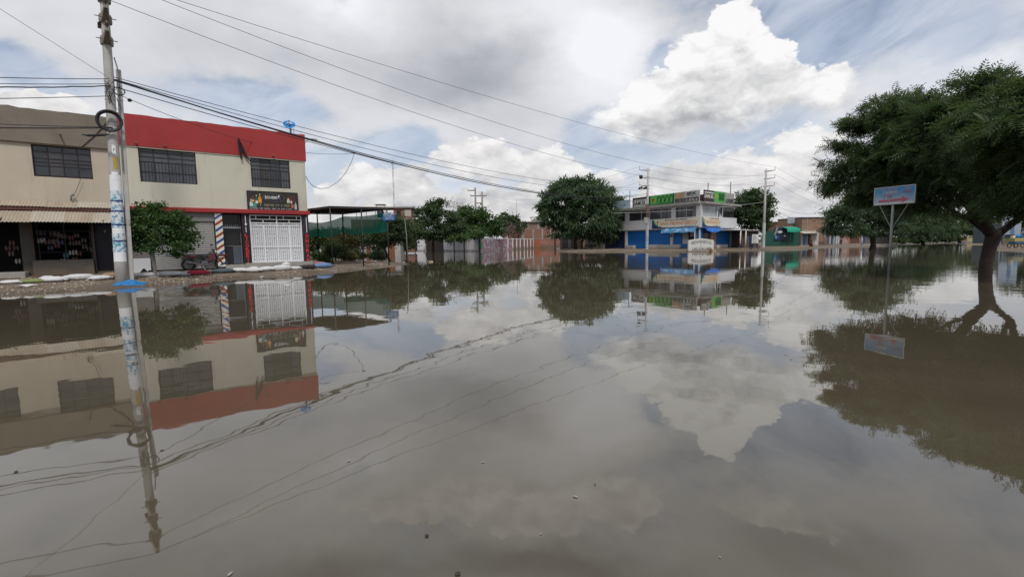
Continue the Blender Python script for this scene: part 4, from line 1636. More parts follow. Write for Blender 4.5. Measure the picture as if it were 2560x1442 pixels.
# ------------------------------------------------------------------ motorcycle
def motorcycle():
    c = hit(507, 675, .25)
    c = Vector((c.x, c.y, max(c.z, .26)))
    f = Face((c.x + .10, c.y + .07), F1.dx)
    t = thing('motorcycle', c, 'red and black trail motorcycle parked before the grey shutter', 'motorcycle')
    z0 = c.z
    rub = mat('tyre_rubber', (.018, .018, .018), .8, .2, 10)
    st = mat('spoke_steel', (.25, .25, .26), .4, metal=.6)
    bk = BLACK
    rd = mat('moto_red', (.075, .010, .013), .35, .15, 4, spec=.5)
    eng = mat('engine_grey', (.09, .09, .10), .5, .2, 12)

    def wheel(x, R_, w):
        cc = f.p(x, z0 + R_)
        mb = MB()
        n = 28
        mb.tube([cc + f.dx * ((R_ - w / 2) * math.cos(a)) + Vector((0, 0, (R_ - w / 2) * math.sin(a))) for a in [2 * math.pi * i / n for i in range(n)]], w / 2, 8, closed=True)
        wh = mb.build('wheel', rub, t, smooth=True)
        mb = MB()
        mb.tube([cc + f.dx * ((R_ - w * 1.15) * math.cos(a)) + Vector((0, 0, (R_ - w * 1.15) * math.sin(a))) for a in [2 * math.pi * i / n for i in range(n)]], .014, 6, closed=True)
        mb.build('rim', st, wh, smooth=True)
        mb = MB()
        for i in range(16):
            a = 2 * math.pi * i / 16
            mb.tube([cc + f.n * .03, cc + f.dx * ((R_ - w * 1.1) * math.cos(a)) + Vector((0, 0, (R_ - w * 1.1) * math.sin(a)))], .004, 4)
        mb.build('spokes', st, wh)
        MB().lathe(cc - f.n * .07, [(.05, 0), (.06, .03), (.06, .11), (.05, .14)], 12, axis=f.n).build('hub', eng, wh)
    XR, XF = -.74, .80
    wheel(XR, .33, .12)
    wheel(XF, .35, .10)
    # frame
    mb = MB()
    for o in (-.10, .10):
        mb.tube([f.p(XR, z0 + .33, o), f.p(-.22, z0 + .38, o), f.p(-.10, z0 + .62, o), f.p(-.62, z0 + .82, o * .8)], .022, 6)
        mb.tube([f.p(-.22, z0 + .38, o), f.p(.12, z0 + .26, o), f.p(.34, z0 + .50, o * .6), f.p(.40, z0 + .92, o * .3)], .022, 6)
        mb.tube([f.p(-.10, z0 + .62, o), f.p(.38, z0 + .86, o * .4)], .022, 6)
    mb.build('frame', bk, t, smooth=True)
    # engine, exhaust
    en = MB().hexa([f.p(-.20, z0 + .28, .14), f.p(.16, z0 + .24, .14), f.p(.16, z0 + .24, -.14), f.p(-.20, z0 + .28, -.14),
                    f.p(-.14, z0 + .50, .12), f.p(.14, z0 + .48, .12), f.p(.14, z0 + .48, -.12), f.p(-.14, z0 + .50, -.12)]).build('engine', eng, t, bevel=.03)
    for k in range(4):
        f.part('cooling_fin', eng, en, .0, .20, z0 + .50 + k * .045, z0 + .525 + k * .045, -.10, .10)
    MB().tube([f.p(.20, z0 + .58, .10), f.p(.30, z0 + .40, .12), f.p(.10, z0 + .26, .16), f.p(-.35, z0 + .34, .19), f.p(-.85, z0 + .50, .19)], [.022, .022, .024, .045, .05], 8).build('exhaust', mat('dark_steel', (.10, .10, .11), .4), t, smooth=True)
    # fork
    for o in (-.085, .085):
        MB().tube([f.p(XF, z0 + .35, o), f.p(.60, z0 + .72, o), f.p(.44, z0 + 1.04, o)], [.028, .026, .022], 8).build('fork_leg', mat('dark_steel', (.10, .10, .11), .4), t, smooth=True)
    # bodywork
    MB().hexa([f.p(-.12, z0 + .66, .13), f.p(.36, z0 + .70, .11), f.p(.36, z0 + .70, -.11), f.p(-.12, z0 + .66, -.13),
               f.p(-.06, z0 + .84, .08), f.p(.34, z0 + .98, .09), f.p(.34, z0 + .98, -.09), f.p(-.06, z0 + .84, -.08)]).build('tank', bk, t, bevel=.045)
    MB().hexa([f.p(.22, z0 + .46, .20), f.p(.50, z0 + .62, .20), f.p(.50, z0 + .62, .17), f.p(.22, z0 + .46, .17),
               f.p(.16, z0 + .74, .15), f.p(.46, z0 + .96, .13), f.p(.46, z0 + .96, .10), f.p(.16, z0 + .74, .12)]).build('side_shroud', rd, t, bevel=.01)
    MB().hexa([f.p(-.82, z0 + .80, .11), f.p(.02, z0 + .76, .12), f.p(.02, z0 + .76, -.12), f.p(-.82, z0 + .80, -.11),
               f.p(-.84, z0 + .88, .09), f.p(.04, z0 + .84, .10), f.p(.04, z0 + .84, -.10), f.p(-.84, z0 + .88, -.09)]).build('seat', bk, t, bevel=.03)
    MB().hexa([f.p(-1.12, z0 + .84, .06), f.p(-.42, z0 + .62, .13), f.p(-.42, z0 + .62, -.13), f.p(-1.12, z0 + .84, -.06),
               f.p(-1.14, z0 + .89, .05), f.p(-.36, z0 + .79, .13), f.p(-.36, z0 + .79, -.13), f.p(-1.14, z0 + .89, -.05)]).build('rear_cowl', rd, t, bevel=.02)
    MB().tube([f.p(1.14, z0 + .72, 0), f.p(.96, z0 + .80, 0), f.p(.70, z0 + .80, 0), f.p(.46, z0 + .74, 0)], [.03, .075, .085, .06], 8).build('front_fender', rd, t, smooth=True)
    MB().tube([f.p(.30, z0 + 1.10, -.38), f.p(.38, z0 + 1.08, -.22), f.p(.40, z0 + 1.04, 0), f.p(.38, z0 + 1.08, .22), f.p(.30, z0 + 1.10, .38)], .014, 7).build('handlebar', bk, t, smooth=True)
    for o in (-.34, .34):
        a = f.p(.34, z0 + 1.10, o)
        m_ = MB().tube([a, a + Vector((0, 0, .22))], .006, 5).build('mirror', bk, t)
        MB().blob(a + Vector((0, 0, .25)), (.06, .015, .04), f.rz, 8, 6, 0).build('mirror_glass', bk, m_, smooth=True)
    MB().blob(f.p(.52, z0 + .96, 0), (.09, .11, .11), f.rz, 12, 8, 0).build('headlight', mat('lamp_glass', (.4, .4, .4), .15), t, smooth=True)
    MB().hexa([f.p(.44, z0 + .88, .10), f.p(.60, z0 + .90, .08), f.p(.60, z0 + .90, -.08), f.p(.44, z0 + .88, -.10),
               f.p(.38, z0 + 1.16, .06), f.p(.48, z0 + 1.12, .05), f.p(.48, z0 + 1.12, -.05), f.p(.38, z0 + 1.16, -.06)]).build('headlight_cowl', bk, t, bevel=.02)
    MB().tube([f.p(-.15, z0 + .34, .14), f.p(-.02, z0 + .01, .34)], .013, 6).build('side_stand', mat('bright_steel', (.45, .46, .48)), t)
    for o in (-.2, .2):
        MB().tube([f.p(-.10, z0 + .36, o * .5), f.p(-.10, z0 + .36, o)], .014, 6).build('foot_peg', bk, t)


motorcycle()

# ------------------------------------------------------------------ small round tree by the pole
LF_FIC = leaf_mat('ficus_leaves', (.022, .060, .018), (.085, .15, .045), .3)
LF_DK = leaf_mat('dark_bushy_leaves', (.034, .060, .030), (.085, .125, .060), .35)
LF_ALG = leaf_mat('algarrobo_leaves', (.045, .080, .048), (.12, .175, .10), .45)
LF_BIG = leaf_mat('acacia_leaves', (.032, .060, .030), (.105, .150, .070), .45)
LF_RED = leaf_mat('reddish_leaves', (.05, .045, .012), (.11, .09, .03), .2)
LF_OLV = leaf_mat('olive_leaves', (.03, .06, .015), (.10, .14, .045), .25)


def lobe(px, py, D, r, rz=None, rd=None):
    return (atD(px, py, D), (r, rd or r, rz or r * .8))


p = hit(388, 692, .25)
tree('small round-crowned ficus with whitewashed trunk right of the postered pole', 'tree', (p.x, p.y, p.z),
     [lobe(405, 580, 20.6, 1.05, .85), lobe(350, 570, 20.4, .72, .7), lobe(455, 580, 20.9, .62, .65), lobe(375, 545, 20.6, .72, .5), lobe(420, 620, 20.4, .85, .45), lobe(345, 615, 20.4, .62, .45), lobe(430, 548, 20.8, .5, .4), lobe(470, 610, 20.9, .40, .3), lobe(325, 585, 20.4, .35, .5), lobe(482, 600, 20.9, .3, .2), lobe(360, 522, 20.5, .3, .25), lobe(440, 640, 20.6, .3, .22), lobe(322, 605, 19.9, .32, .3), lobe(390, 520, 20.5, .35, .25)],
     13500, 'leaf', .12, LF_FIC, mat('whitewashed_bark', (.34, .32, .29), .9, .2, 4), 21, 'ficus_tree', trunks=[[(Vector((p.x, p.y, p.z - .3)), .085), (Vector((p.x + .02, p.y, p.z + .5)), .07), (Vector((p.x - .02, p.y, p.z + 1.2)), .06), (Vector((p.x, p.y, p.z + 1.7)), .05)]],
     r0=.07, fork=(p.x, p.y, p.z + 1.4), clump=.15, per=30, shell=.62, flat=.6)
mb = MB()
mb.box((p.x + .02, p.y - .02, p.z + .015), (.36, .30, .05), .3)
tag(mb.build('cement_slab', WHITE, loc=(p.x, p.y, p.z)), 'small white slab at the foot of the ficus tree', 'slab')


# ------------------------------------------------------------------ bank rubble
def rubble():
    g = np.random.default_rng(5)
    r = random.Random(9)
    cub = [(-.5, -.5, -.4), (.5, -.45, -.4), (.45, .5, -.4), (-.5, .45, -.4), (-.35, -.3, .4), (.3, -.4, .35), (.35, .3, .45), (-.3, .4, .3)]
    fc = [(3, 2, 1, 0), (4, 5, 6, 7), (0, 1, 5, 4), (1, 2, 6, 5), (2, 3, 7, 6), (3, 0, 4, 7)]
    for (name, n, s0, s1, col, lo) in (('gravel', 9000, .02, .07, (.27, .22, .17), .01), ('pale_gravel', 2200, .02, .08, (.42, .38, .33), .03), ('brick_rubble', 800, .03, .10, (.22, .12, .085), .05)):
        x = g.uniform(-24, -6.5, n * 6)
        y = g.uniform(13, 46, n * 6)
        h = height(x, y)
        # inside the shop houses nothing lies
        s = (x + 12.36) * .803 + (y - 28.25) * .596
        o = (x + 12.36) * .596 - (y - 28.25) * .803
        dens = vnoise(x * .8, y * .8)
        ok = (h > lo) & ~((s < .3) & (o < 1.0)) & (dens > .35) & (g.random(len(x)) < np.clip((dens - .2) * 1.6, 0, 1))
        x, y, h = x[ok][:n], y[ok][:n], h[ok][:n]
        k = len(x)
        a = g.uniform(0, 6.28, k)
        sz = s0 + (s1 - s0) * g.random(k) ** 2.5
        X = np.stack([np.cos(a), np.sin(a), g.normal(size=k) * .2], 1) * sz[:, None]
        Y = np.stack([-np.sin(a), np.cos(a), g.normal(size=k) * .2], 1) * (sz * g.uniform(.6, 1, k))[:, None]
        Z = np.stack([g.normal(size=k) * .1, g.normal(size=k) * .1, np.ones(k)], 1) * (sz * g.uniform(.4, .8, k))[:, None]
        pos = np.stack([x, y, h + sz * .12], 1)
        o = instances(cub, fc, pos, X, Y, Z, name, mat(name, col, .95, .35, 3), None)
        tag(o, kind='stuff')


rubble()
# litter on the bank
for i, (px, py, s, c, lab) in enumerate([(70, 716, .16, (.55, .55, .55), 'flat white scrap of sack on the mud, far left'), (1010, 657, .1, (.5, .5, .48), 'pale scrap at the very tip of the mud bank'),
                                       (655, 694, .10, (.5, .47, .42), 'pale pebble by the water below the white gate'), (1075, 655, .22, (.32, .27, .18), 'straw-coloured clump floating off the tip of the bank')]):
    q = hit(px, py, .05)
    r = random.Random(40 + i)
    o = MB().blob((q.x, q.y, q.z + .03), (s * 1.6, s, s * .35), r.uniform(0, 3), 9, 5, .25, r).build('litter', mat('litter_%d' % i, c, .8, .2, 8), loc=q)
    tag(o, lab, 'litter', 'scraps on the mud bank')
for i, (px, py, w, lab) in enumerate([(1207, 1154, .035, 'floating scrap, the middle one of the open water'), (872, 1151, .04, 'floating curled scrap below the red wall reflection'), (1438, 1240, .045, 'floating scrap, brightest one in the lower middle'),
                                      (1352, 1333, .02, 'floating speck low in the middle'), (1800, 1391, .022, 'floating speck at the lower right'), (575, 1433, .04, 'floating scrap at the bottom left'),
                                      (1978, 897, .06, 'floating scrap left of the tree reflection, nearer'), (1964, 886, .05, 'floating scrap left of the tree reflection, farther'), (40, 1178, .05, 'floating brown leaf at the left edge'),
                                      (1700, 740, .05, 'floating scrap below the corner building'), (1380, 634, .16, 'white box floating before the brick walls'), (1465, 633, .12, 'white scrap floating before the big round tree'), (1482, 633, .14, 'second white scrap floating before the big round tree')]):
    q = atz(px, py, .004)
    w *= .34
    r = random.Random(60 + i)
    c = (.55, .54, .5) if i != 8 else (.16, .08, .05)
    o = MB().blob((q.x, q.y, .003 + w * .15), (w, w * .6, w * .12), r.uniform(0, 3), 8, 5, .3, r, flat=-.3).build('floating_scrap', mat('scrap_brown' if i == 8 else 'scrap_pale', tuple(v * .45 for v in c), .7, .15, 9), loc=q)
    tag(o, lab, 'litter', 'scraps floating on the flood')
for i, (px, py, w, lab) in enumerate([(1067, 1338, .02, 'dark floating speck at lower centre'), (1144, 1434, .03, 'dark floating clod at the bottom edge'), (1487, 1210, .012, 'tiny dark floating speck right of centre')]):
    q = atz(px, py, .004)
    o = MB().blob((q.x, q.y, .006), (w * .5, w * .4, w * .2), 0, 8, 5, .3, random.Random(i)).build('floating_clod', BARK, loc=q)
    tag(o, lab, 'litter', 'dark specks floating on the flood')


# ------------------------------------------------------------------ carport behind the house
def carport():
    N_, L_, R_ = Vector((-11.25, 28.9, 0)), Vector((-15.6, 32.3, 0)), Vector((-8.65, 32.4, 0))
    F_ = L_ + R_ - N_
    t = thing('metal_canopy', (N_ + F_) / 2, 'black metal canopy on thin posts with a dark sheet roof beside the house', 'canopy')
    z = lambda p: {0: 3.88, 1: 3.82, 2: 4.02, 3: 3.95}[p]
    pts = [N_, R_, F_, L_]
    hs = [3.90, 4.02, 3.98, 3.84]
    mb = MB()
    low = [p_ + Vector((0, 0, h)) for p_, h in zip(pts, hs)]
    mb.hexa(low + [q + Vector((0, 0, .05)) for q in low])
    mb.build('roof_sheet', ROOFT, t)
    # ribs under the sheet
    n = 15
    for i in range(n + 1):
        u = i / n
        a = low[0].lerp(low[1], u) - Vector((0, 0, .03))
        b = low[3].lerp(low[2], u) - Vector((0, 0, .03))
        MB().tube([a, b], .018, 4).build('rib', ROOFT, t)
    for a, b in ((0, 1), (1, 2), (2, 3), (3, 0)):
        MB().tube([low[a] - Vector((0, 0, .07)), low[b] - Vector((0, 0, .07))], .045, 4).build('beam', BLACK, t)
    spots = [(N_, 0), (N_.lerp(L_, .5), 0), (N_.lerp(R_, .52), 0), (R_, 0), (L_.lerp(F_, .52), 0), (F_, 0)]
    for q, _ in spots:
        g_ = gz(q.x, q.y)
        MB().tube([Vector((q.x, q.y, g_ - .2)), Vector((q.x, q.y, 3.9))], .045, 8).build('post', BLACK, t, smooth=True)
    # green shade net hanging from the far and left edges, sagging, see-through
    nt = thing('shade_net', (F_ + L_) / 2, 'green shade net slung round the back of the black canopy', 'net')
    netm = bpy.data.materials.new('see_through_green_net')
    netm.use_nodes = True
    NN = Nodes(netm.node_tree)
    out = NN.new('ShaderNodeOutputMaterial')
    d = NN.new('ShaderNodeBsdfDiffuse')
    tcn = NN.new('ShaderNodeTexCoord').outputs['Object']
    NN.put(d.inputs['Color'], NN.mix(NN.ss(NN.noise(NN.v('MULTIPLY', tcn, (3, 3, .4)), 2, 4), .3, .7), (.014, .16, .12, 1), (.035, .26, .19, 1)))
    tl = NN.new('ShaderNodeBsdfTranslucent')
    NN.put(tl.inputs['Color'], (.02, .20, .14, 1))
    tr = NN.new('ShaderNodeBsdfTransparent')
    m1 = NN.new('ShaderNodeMixShader')
    m1.inputs[0].default_value = .45
    NN.t.links.new(d.outputs[0], m1.inputs[1])
    NN.t.links.new(tl.outputs[0], m1.inputs[2])
    m2 = NN.new('ShaderNodeMixShader')
    m2.inputs[0].default_value = .14
    NN.t.links.new(m1.outputs[0], m2.inputs[1])
    NN.t.links.new(tr.outputs[0], m2.inputs[2])
    NN.t.links.new(m2.outputs[0], out.inputs[0])

    def netpiece(a, b, za, zb, drop, sag, seed, topsag=.0):
        r = random.Random(seed)
        mb = MB()
        W, Hn = 22, 8
        V, Fc = [], []
        for j in range(Hn + 1):
            for i in range(W + 1):
                u, v = i / W, j / Hn
                p_ = a.lerp(b, u)
                top = za + (zb - za) * u - topsag * math.sin(math.pi * u)
                bot = top - drop - sag * abs(math.sin(math.pi * u * 2.0)) * .5 + topsag * .3 * math.sin(math.pi * u)
                nrm = Vector((-(b - a).y, (b - a).x, 0)).normalized()
                V.append(p_ + nrm * (.06 * math.sin(u * 19 + seed) * v) + Vector((0, 0, top + (bot - top) * v)))
        for j in range(Hn):
            for i in range(W):
                k = j * (W + 1) + i
                Fc.append((k, k + 1, k + W + 2, k + W + 1))
        mb.add(V, Fc)
        mb.build('net_panel', netm, nt, smooth=True)
    netpiece(L_ + Vector((-.1, .0, 0)), F_, 3.75, 3.7, 1.15, .35, 1, .55)
    netpiece(F_, R_, 3.72, 3.75, 1.25, .25, 2, .12)
    netpiece(L_.lerp(N_, .0) + Vector((-3.2, 1.5, 0)), L_, 3.4, 3.75, 1.0, .3, 4, .3)
    # blue round-topped sign on the right corner
    f = Face((R_.x, R_.y - .12), (.98, .2))
    s = thing('round_top_sign', f.p(-.35, 3.55), 'small blue round-topped sign with white lines on the canopy corner', 'sign')
    x0, z0 = f.xz(957, 551)
    x1, z1 = f.xz(987, 531)
    pts2 = [(x0, z0), (x1, z0), (x1, z1 - .18)] + [((x0 + x1) / 2 + (x1 - x0) / 2 * math.cos(a), z1 - .18 + .18 * math.sin(a)) for a in [math.pi * k / 10 for k in range(1, 10)]] + [(x0, z1 - .18)]
    mb = MB()
    f.poly(mb, pts2, 0, .03)
    mb.build('panel', mat('sign_blue', (.03, .12, .33), .5), s)
    SW = mat('sign_white', (.62, .62, .60))
    for k, (a, b) in enumerate(((.2, .8), (.12, .88), (.12, .9), (.2, .85))):
        f.scribble(SW, s, x0 + (x1 - x0) * a, x0 + (x1 - x0) * b, z0 + .36 - k * .095, z0 + .42 - k * .095, .033, 9, 70 + k)
    mb = MB()
    f.poly(mb, [((x0 + x1) / 2 + .36 * math.cos(a), z1 - .16 + .12 * math.sin(a)) for a in [math.pi * k / 10 for k in range(0, 11)]] + [((x0 + x1) / 2 + .31 * math.cos(a), z1 - .19 + .10 * math.sin(a)) for a in [math.pi * k / 10 for k in range(10, -1, -1)]], .033)
    mb.build('arc_lettering', SW, s)


carport()


# thin post at the tip of the bank
def thin_post():
    b = hit(1020, 662, .05)
    t = thing('thin_post', (b.x, b.y, 0), 'thin pale post with a short cross arm at the tip of the mud bank', 'post')
    MB().tube([Vector((b.x, b.y, -.3)), Vector((b.x - .03, b.y, 2)), Vector((b.x - .12, b.y, hgt(1013, 545, b.y)))], [.042, .036, .028], 8).build('shaft', mat('pale_post', (.20, .20, .19), .8, .25, 4), t, smooth=True)
    z = hgt(1013, 545, b.y)
    MB().tube([Vector((b.x - .12, b.y, z)), Vector((b.x - .2, b.y, z + .25)), Vector((b.x - .45, b.y, z + .33))], .02, 6).build('bent_tip', BLACK, t, smooth=True)
    MB().tube([Vector((b.x - .4, b.y, z - .10)), Vector((b.x + .75, b.y, z - .06))], .016, 6).build('cross_arm', mat('pale_post', (.33, .33, .31)), t)
    MB().blob(Vector((b.x + .75, b.y, z - .06)), (.06, .05, .05), 0, 8, 6, 0).build('lamp', WHITEM, t)


thin_post()


# street lamp whose pole stands behind the house
def lamp():
    D = 37.3
    b = atD(757, 420, D)
    t = thing('street_lamp', (b.x, b.y, 0), 'street lamp arm reaching out from behind the red parapet corner', 'street lamp')
    MB().tube([Vector((b.x, b.y, 0)), Vector((b.x, b.y, 10.3))], [.14, .10], 10).build('pole', POLE, t, smooth=True)
    a = atD(762, 358, D)
    c = atD(778, 349, D)
    MB().tube([Vector((b.x, b.y, a.z - .3)), a, atD(770, 350, D), c], .03, 6).build('arm', POLE, t, smooth=True)
    MB().hexa([c + Vector(q) for q in ((0, -.1, -.05), (.5, -.08, -.12), (.5, .08, -.12), (0, .1, -.05), (0, -.07, .08), (.45, -.05, .03), (.45, .05, .03), (0, .07, .08))]).build('lamp_head', mat('grey_plastic', (.2, .2, .2)), t, bevel=.02)


lamp()

# ------------------------------------------------------------------ middle distance, left of centre
BRK = lambda rot, nm='red_brick', c=(.27, .105, .075), mc=(.20, .17, .15): mat(nm + '_%d' % round(math.degrees(rot)), c, .9, .18, .5, 0, brick=(rot, .26, .11, mc), mud=(.1, .9))
BRICKC = (.27, .105, .075)


def slab_house():
    # house with thin roof slab behind the canopy
    D = 75
    f = Face((atD(853, 560, D).x, D), (1, .12))
    t = thing('slab_roof_house', f.p(6, 0), 'unfinished brick house with a thin flat roof slab behind the green net', 'building')
    bm = BRK(f.rz)
    xr0, xr1 = f.X(986), f.X(1031)
    zt = f.Z(1010, 520)
    zb = f.Z(1010, 548)
    f.part('roof_slab', CONC, t, f.X(853), f.X(1037), zt, zt + .2, -5, .3)
    f.part('upper_room', bm, t, xr0, xr1, zb, zt, -4.5, 0)
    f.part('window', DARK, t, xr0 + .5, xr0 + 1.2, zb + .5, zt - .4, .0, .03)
    f.part('pale_panel', mat('pale_render', (.42, .38, .33), .9, .1), t, f.X(1014), f.X(1030), zb + .5, zt - .25, .005, .05)
    f.part('lower_wall', BRK(f.rz), t, f.X(880), f.X(1036), .2, zb - .02, -5, .12)
    f.part('tie_beam', CONC, t, f.X(990), f.X(1036), zb - .02, zb + .18, .0, .16)
    for px in (860, 893, 918, 941, 965):
        x = f.X(px)
        MB().tube([f.p(x, zb - .3, -.3), f.p(x, zt, -.3)], .05, 6).build('roof_post', CONC, t)
    f.part('top_slab', CONC, t, f.X(940), f.X(966), f.Z(950, 512), f.Z(950, 510.5), -2, .2)
    for px in (943, 963):
        x = f.X(px)
        MB().tube([f.p(x, zt + .2, -.5), f.p(x, f.Z(950, 512), -.5)], .05, 6).build('roof_post', CONC, t)
    MB().lathe(f.p(f.X(953), zb + .3, -.4), [(.5, 0), (.55, .3), (.55, 1.0), (.45, 1.15), (.15, 1.3)], 16).build('water_tank', BLACK, t, smooth=True)
    # low white houses glimpsed behind the bushes
    t2 = thing('low_white_house', atD(800, 615, 60), 'low grey and white house front half hidden by shrubs under the canopy', 'building')
    f2 = Face((atD(765, 600, 58).x, 58), (1, .05))
    gw = mat('mottled_grey_wall', (.36, .35, .34), .9, .15, .8, streak=.3)
    f2.part('wall', gw, t2, 0, f2.X(1000), .0, 2.2, -3, 0)
    f2.part('roof', CONC, t2, -.2, f2.X(1000) + .2, 2.21, 2.35, -3.2, .3)
    for a, b, m_ in ((778, 786, GREYW), (795, 801, WHITE), (812, 822, BLUED), (884, 892, WHITE), (899, 903, WHITE), (915, 925, mat('orange_door', (.2, .075, .03), .7)), (972, 986, mat('orange_door', (.2, .075, .03))), (945, 965, GREYW)):
        f2.part('door' if m_ not in (WHITE,) else 'pillar', m_, t2, f2.X(a), f2.X(b), .0, 1.95, .005, .06)
    # iron railing seen between net and shrubs
    t3 = thing('roof_railing', f2.p(1, 2.36), 'small white roof railing seen just right of the house corner', 'railing')
    x0, x1 = f2.X(766), f2.X(792)
    for z in (2.40, 3.05):
        f2.part('rail', WHITEM, t3, x0, x1, z, z + .05, -.5, -.45)
    ob = None
    for i in range(9):
        if ob is None:
            ob = f2.part('baluster', WHITEM, t3, x0, x0 + .04, 2.36, 3.05, -.5, -.46)
        else:
            again(ob, f2.dx * ((x1 - x0) * i / 8))


slab_house()


def perimeter_walls():
    A = atD(1000, 600, 113)
    B = atD(1198, 600, 90)
    Cc = atD(1334, 600, 132)
    f = Face((A.x, A.y), (B - A).xy)
    t = thing('white_wall', f.p(5, 0), 'white perimeter wall with dark posts and a blue stripe standing in the flood', 'wall')
    L = (B - A).xy.length
    stripe = BLUED
    g0, g1 = f.X(1059), f.X(1110)
    pan = [(0, f.X(1037)), (f.X(1037), g0), (g1, f.X(1135)), (f.X(1135), f.X(1160)), (f.X(1160), L)]
    WP = mat('white_wall_paint', (.76, .76, .80), .7, .04, .5, streak=.12, mud=(.0, .5))
    for i, (a, b) in enumerate(pan):
        top = 3.25
        f.part('panel', WP, t, a + .12, b - .12, -.4, top, -.2, 0)
        f.part('stripe', stripe, t, a + .12, b - .12, top - .62, top - .42, .003, .03)
    for x in (f.X(1037), f.X(1135), f.X(1160), L - .05):
        f.part('post', mat('dark_blue_black', (.02, .022, .04), .6), t, x - .16, x + .16, -.4, 3.35, -.22, .05)
    for x in (.05, g0, g1):
        f.part('post', WHITE, t, x - .14, x + .14, -.4, 3.3, -.22, .05)
    f.part('dark_gate', mat('dark_gate_metal', (.035, .028, .026), .8), t, g0 + .15, g1 - .15, -.3, 2.9, -.6, -.5)
    SC = mat('small_blue_print', (.10, .16, .35), .6)
    f.scribble(SC, t, L - 1.8, L - .5, 2.05, 2.3, .01, 6, 5)
    f.scribble(SC, t, L - 1.8, L - .5, 1.7, 1.95, .01, 6, 6)
    # mural wall receding
    f = Face((B.x + .1, B.y), (Cc - B).xy)
    L2 = (Cc - B).xy.length
    t = thing('mural_wall', f.p(8, 0), 'long low wall with painted graffiti and white pilasters standing in the flood', 'wall')
    mur = bpy.data.materials.new('spray_paint_mural')
    mur.use_nodes = True
    N = Nodes(mur.node_tree)
    out = N.new('ShaderNodeOutputMaterial')
    b = N.new('ShaderNodeBsdfPrincipled')
    N.t.links.new(b.outputs[0], out.inputs[0])
    tc = N.new('ShaderNodeTexCoord').outputs['Object']
    tv = N.v('MULTIPLY', tc, (.8, .8, 1.4))
    n1, n2, n3 = N.noise(tv, .8, 4, .7, 1.5), N.noise(N.v('ADD', tv, (7, 3, 1)), 1.1, 3, .6, 2.0), N.noise(N.v('ADD', tv, (2, 9, 5)), 1.6, 3, .6, 1.5)
    c = N.mix(N.ss(n1, .42, .48), (.55, .54, .56, 1), (.26, .15, .15, 1))
    c = N.mix(N.ss(n2, .56, .60), c, (.50, .10, .22, 1))
    c = N.mix(N.ss(n3, .58, .62), c, (.08, .30, .46, 1))
    c = N.mix(N.ss(N.noise(N.v('ADD', tv, (4, 1, 8)), 2.4, 3, .6, 2), .60, .63), c, (.05, .05, .07, 1))
    N.put(b.inputs['Base Color'], c)
    b.inputs['Roughness'].default_value = .85
    f.part('painted_wall', mur, t, .2, L2 * .52, -.4, 2.4, -.2, 0)
    f.part('green_patch', mat('green_paint', (.03, .32, .10), .7), t, f.X(1197) + .35, f.X(1204), .6, 1.7, .003, .02)
    bm = BRK(f.rz)
    f.part('brick_wall', bm, t, L2 * .52 + .01, L2 - .2, -.4, 2.45, -.2, -.02)
    f.part('coping', WHITE, t, .2, L2 - .2, 2.46, 2.62, -.22, .06)
    for px in (1236, 1248):
        x = f.X(px)
        f.part('pilaster', CONC, t, x - .1, x + .1, -.4, 2.44, .0, .1)
    for px in (1269, 1281, 1291, 1300, 1310, 1318, 1326, 1333):
        x = f.X(px)
        w = .28
        f.part('pilaster', WHITE, t, x - w, x + w, -.4, 2.46, -.015, .14)
    # red brick wall higher up behind
    D = 150
    f = Face((atD(1270, 600, D).x, D), (1, .02))
    t = thing('brick_yard_wall', f.p(12, 0), 'long red brick wall with grey concrete columns behind the graffiti wall', 'wall')
    z1, z0 = f.Z(1330, 574), f.Z(1330, 593)
    x1 = f.X(1440)
    f.part('brick_face', BRK(0, 'orange_brick', (.29, .125, .085)), t, 0, x1, .2, z1, -.3, 0)
    for px in (1305, 1309, 1333, 1356, 1377, 1400, 1420):
        x = f.X(px)
        f.part('column', CONC, t, x - .25, x + .25, .2, z1 + .05, .001, .12)
    # pinkish lower wall, right
    f = Face((atD(1334, 600, 131).x, 131), (1, -.28))
    t = thing('pink_wall', f.p(5, 0), 'worn pinkish red wall with a narrow doorway left of the big round tree', 'wall')
    PK = mat('worn_pink_wall', (.34, .16, .13), .9, .2, .35, .004, 10, col2=(.26, .12, .09), streak=.3, mud=(.2, 1.4))
    f.part('wall', PK, t, 0, f.X(1408), -.3, f.Z(1370, 598), -.3, 0)
    f.part('orange_patch', mat('orange_patch', (.36, .12, .06), .9, .1), t, .3, f.X(1350), .1, f.Z(1342, 599.5), .003, .02)
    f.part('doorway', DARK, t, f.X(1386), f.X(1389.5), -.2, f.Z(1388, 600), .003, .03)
    f.part('coping', CONC, t, 0, f.X(1408), f.Z(1370, 598) + .01, f.Z(1370, 597), -.32, .06)
    f.part('white_pole', WHITE, t, f.X(1409), f.X(1411.5), -.3, f.Z(1410, 590), -.1, .1)
    # brick house behind
    D = 158
    f = Face((atD(1303, 600, D).x, D), (1, 0))
    t = thing('brick_house', f.p(5, 0), 'distant brick upper storey with one dark window and flat slab roof', 'building')
    zt = f.Z(1340, 553.5)
    f.part('wall', BRK(0, 'tan_brick', (.27, .16, .115)), t, 0.2, f.X(1410), .2, zt - .3, -8, 0)
    f.part('roof', CONC, t, -.9, f.X(1412), zt - .28, zt, -8.3, .6)
    f.part('window', DARK, t, f.X(1311), f.X(1318.5), f.Z(1315, 569), f.Z(1315, 555.5), .001, .05)
    for px in (1321, 1346):
        f.part('column', CONC, t, f.X(px) - .3, f.X(px) + .3, f.Z(px, 573), zt - .3, .001, .1)
    f.part('stair_box', CONC, t, f.X(1331), f.X(1342), zt + .01, f.Z(1336, 548), -3, -1)
    f.part('stair_slab', CONC, t, f.X(1325), f.X(1345), f.Z(1336, 543.5), f.Z(1336, 542), -3, -1)
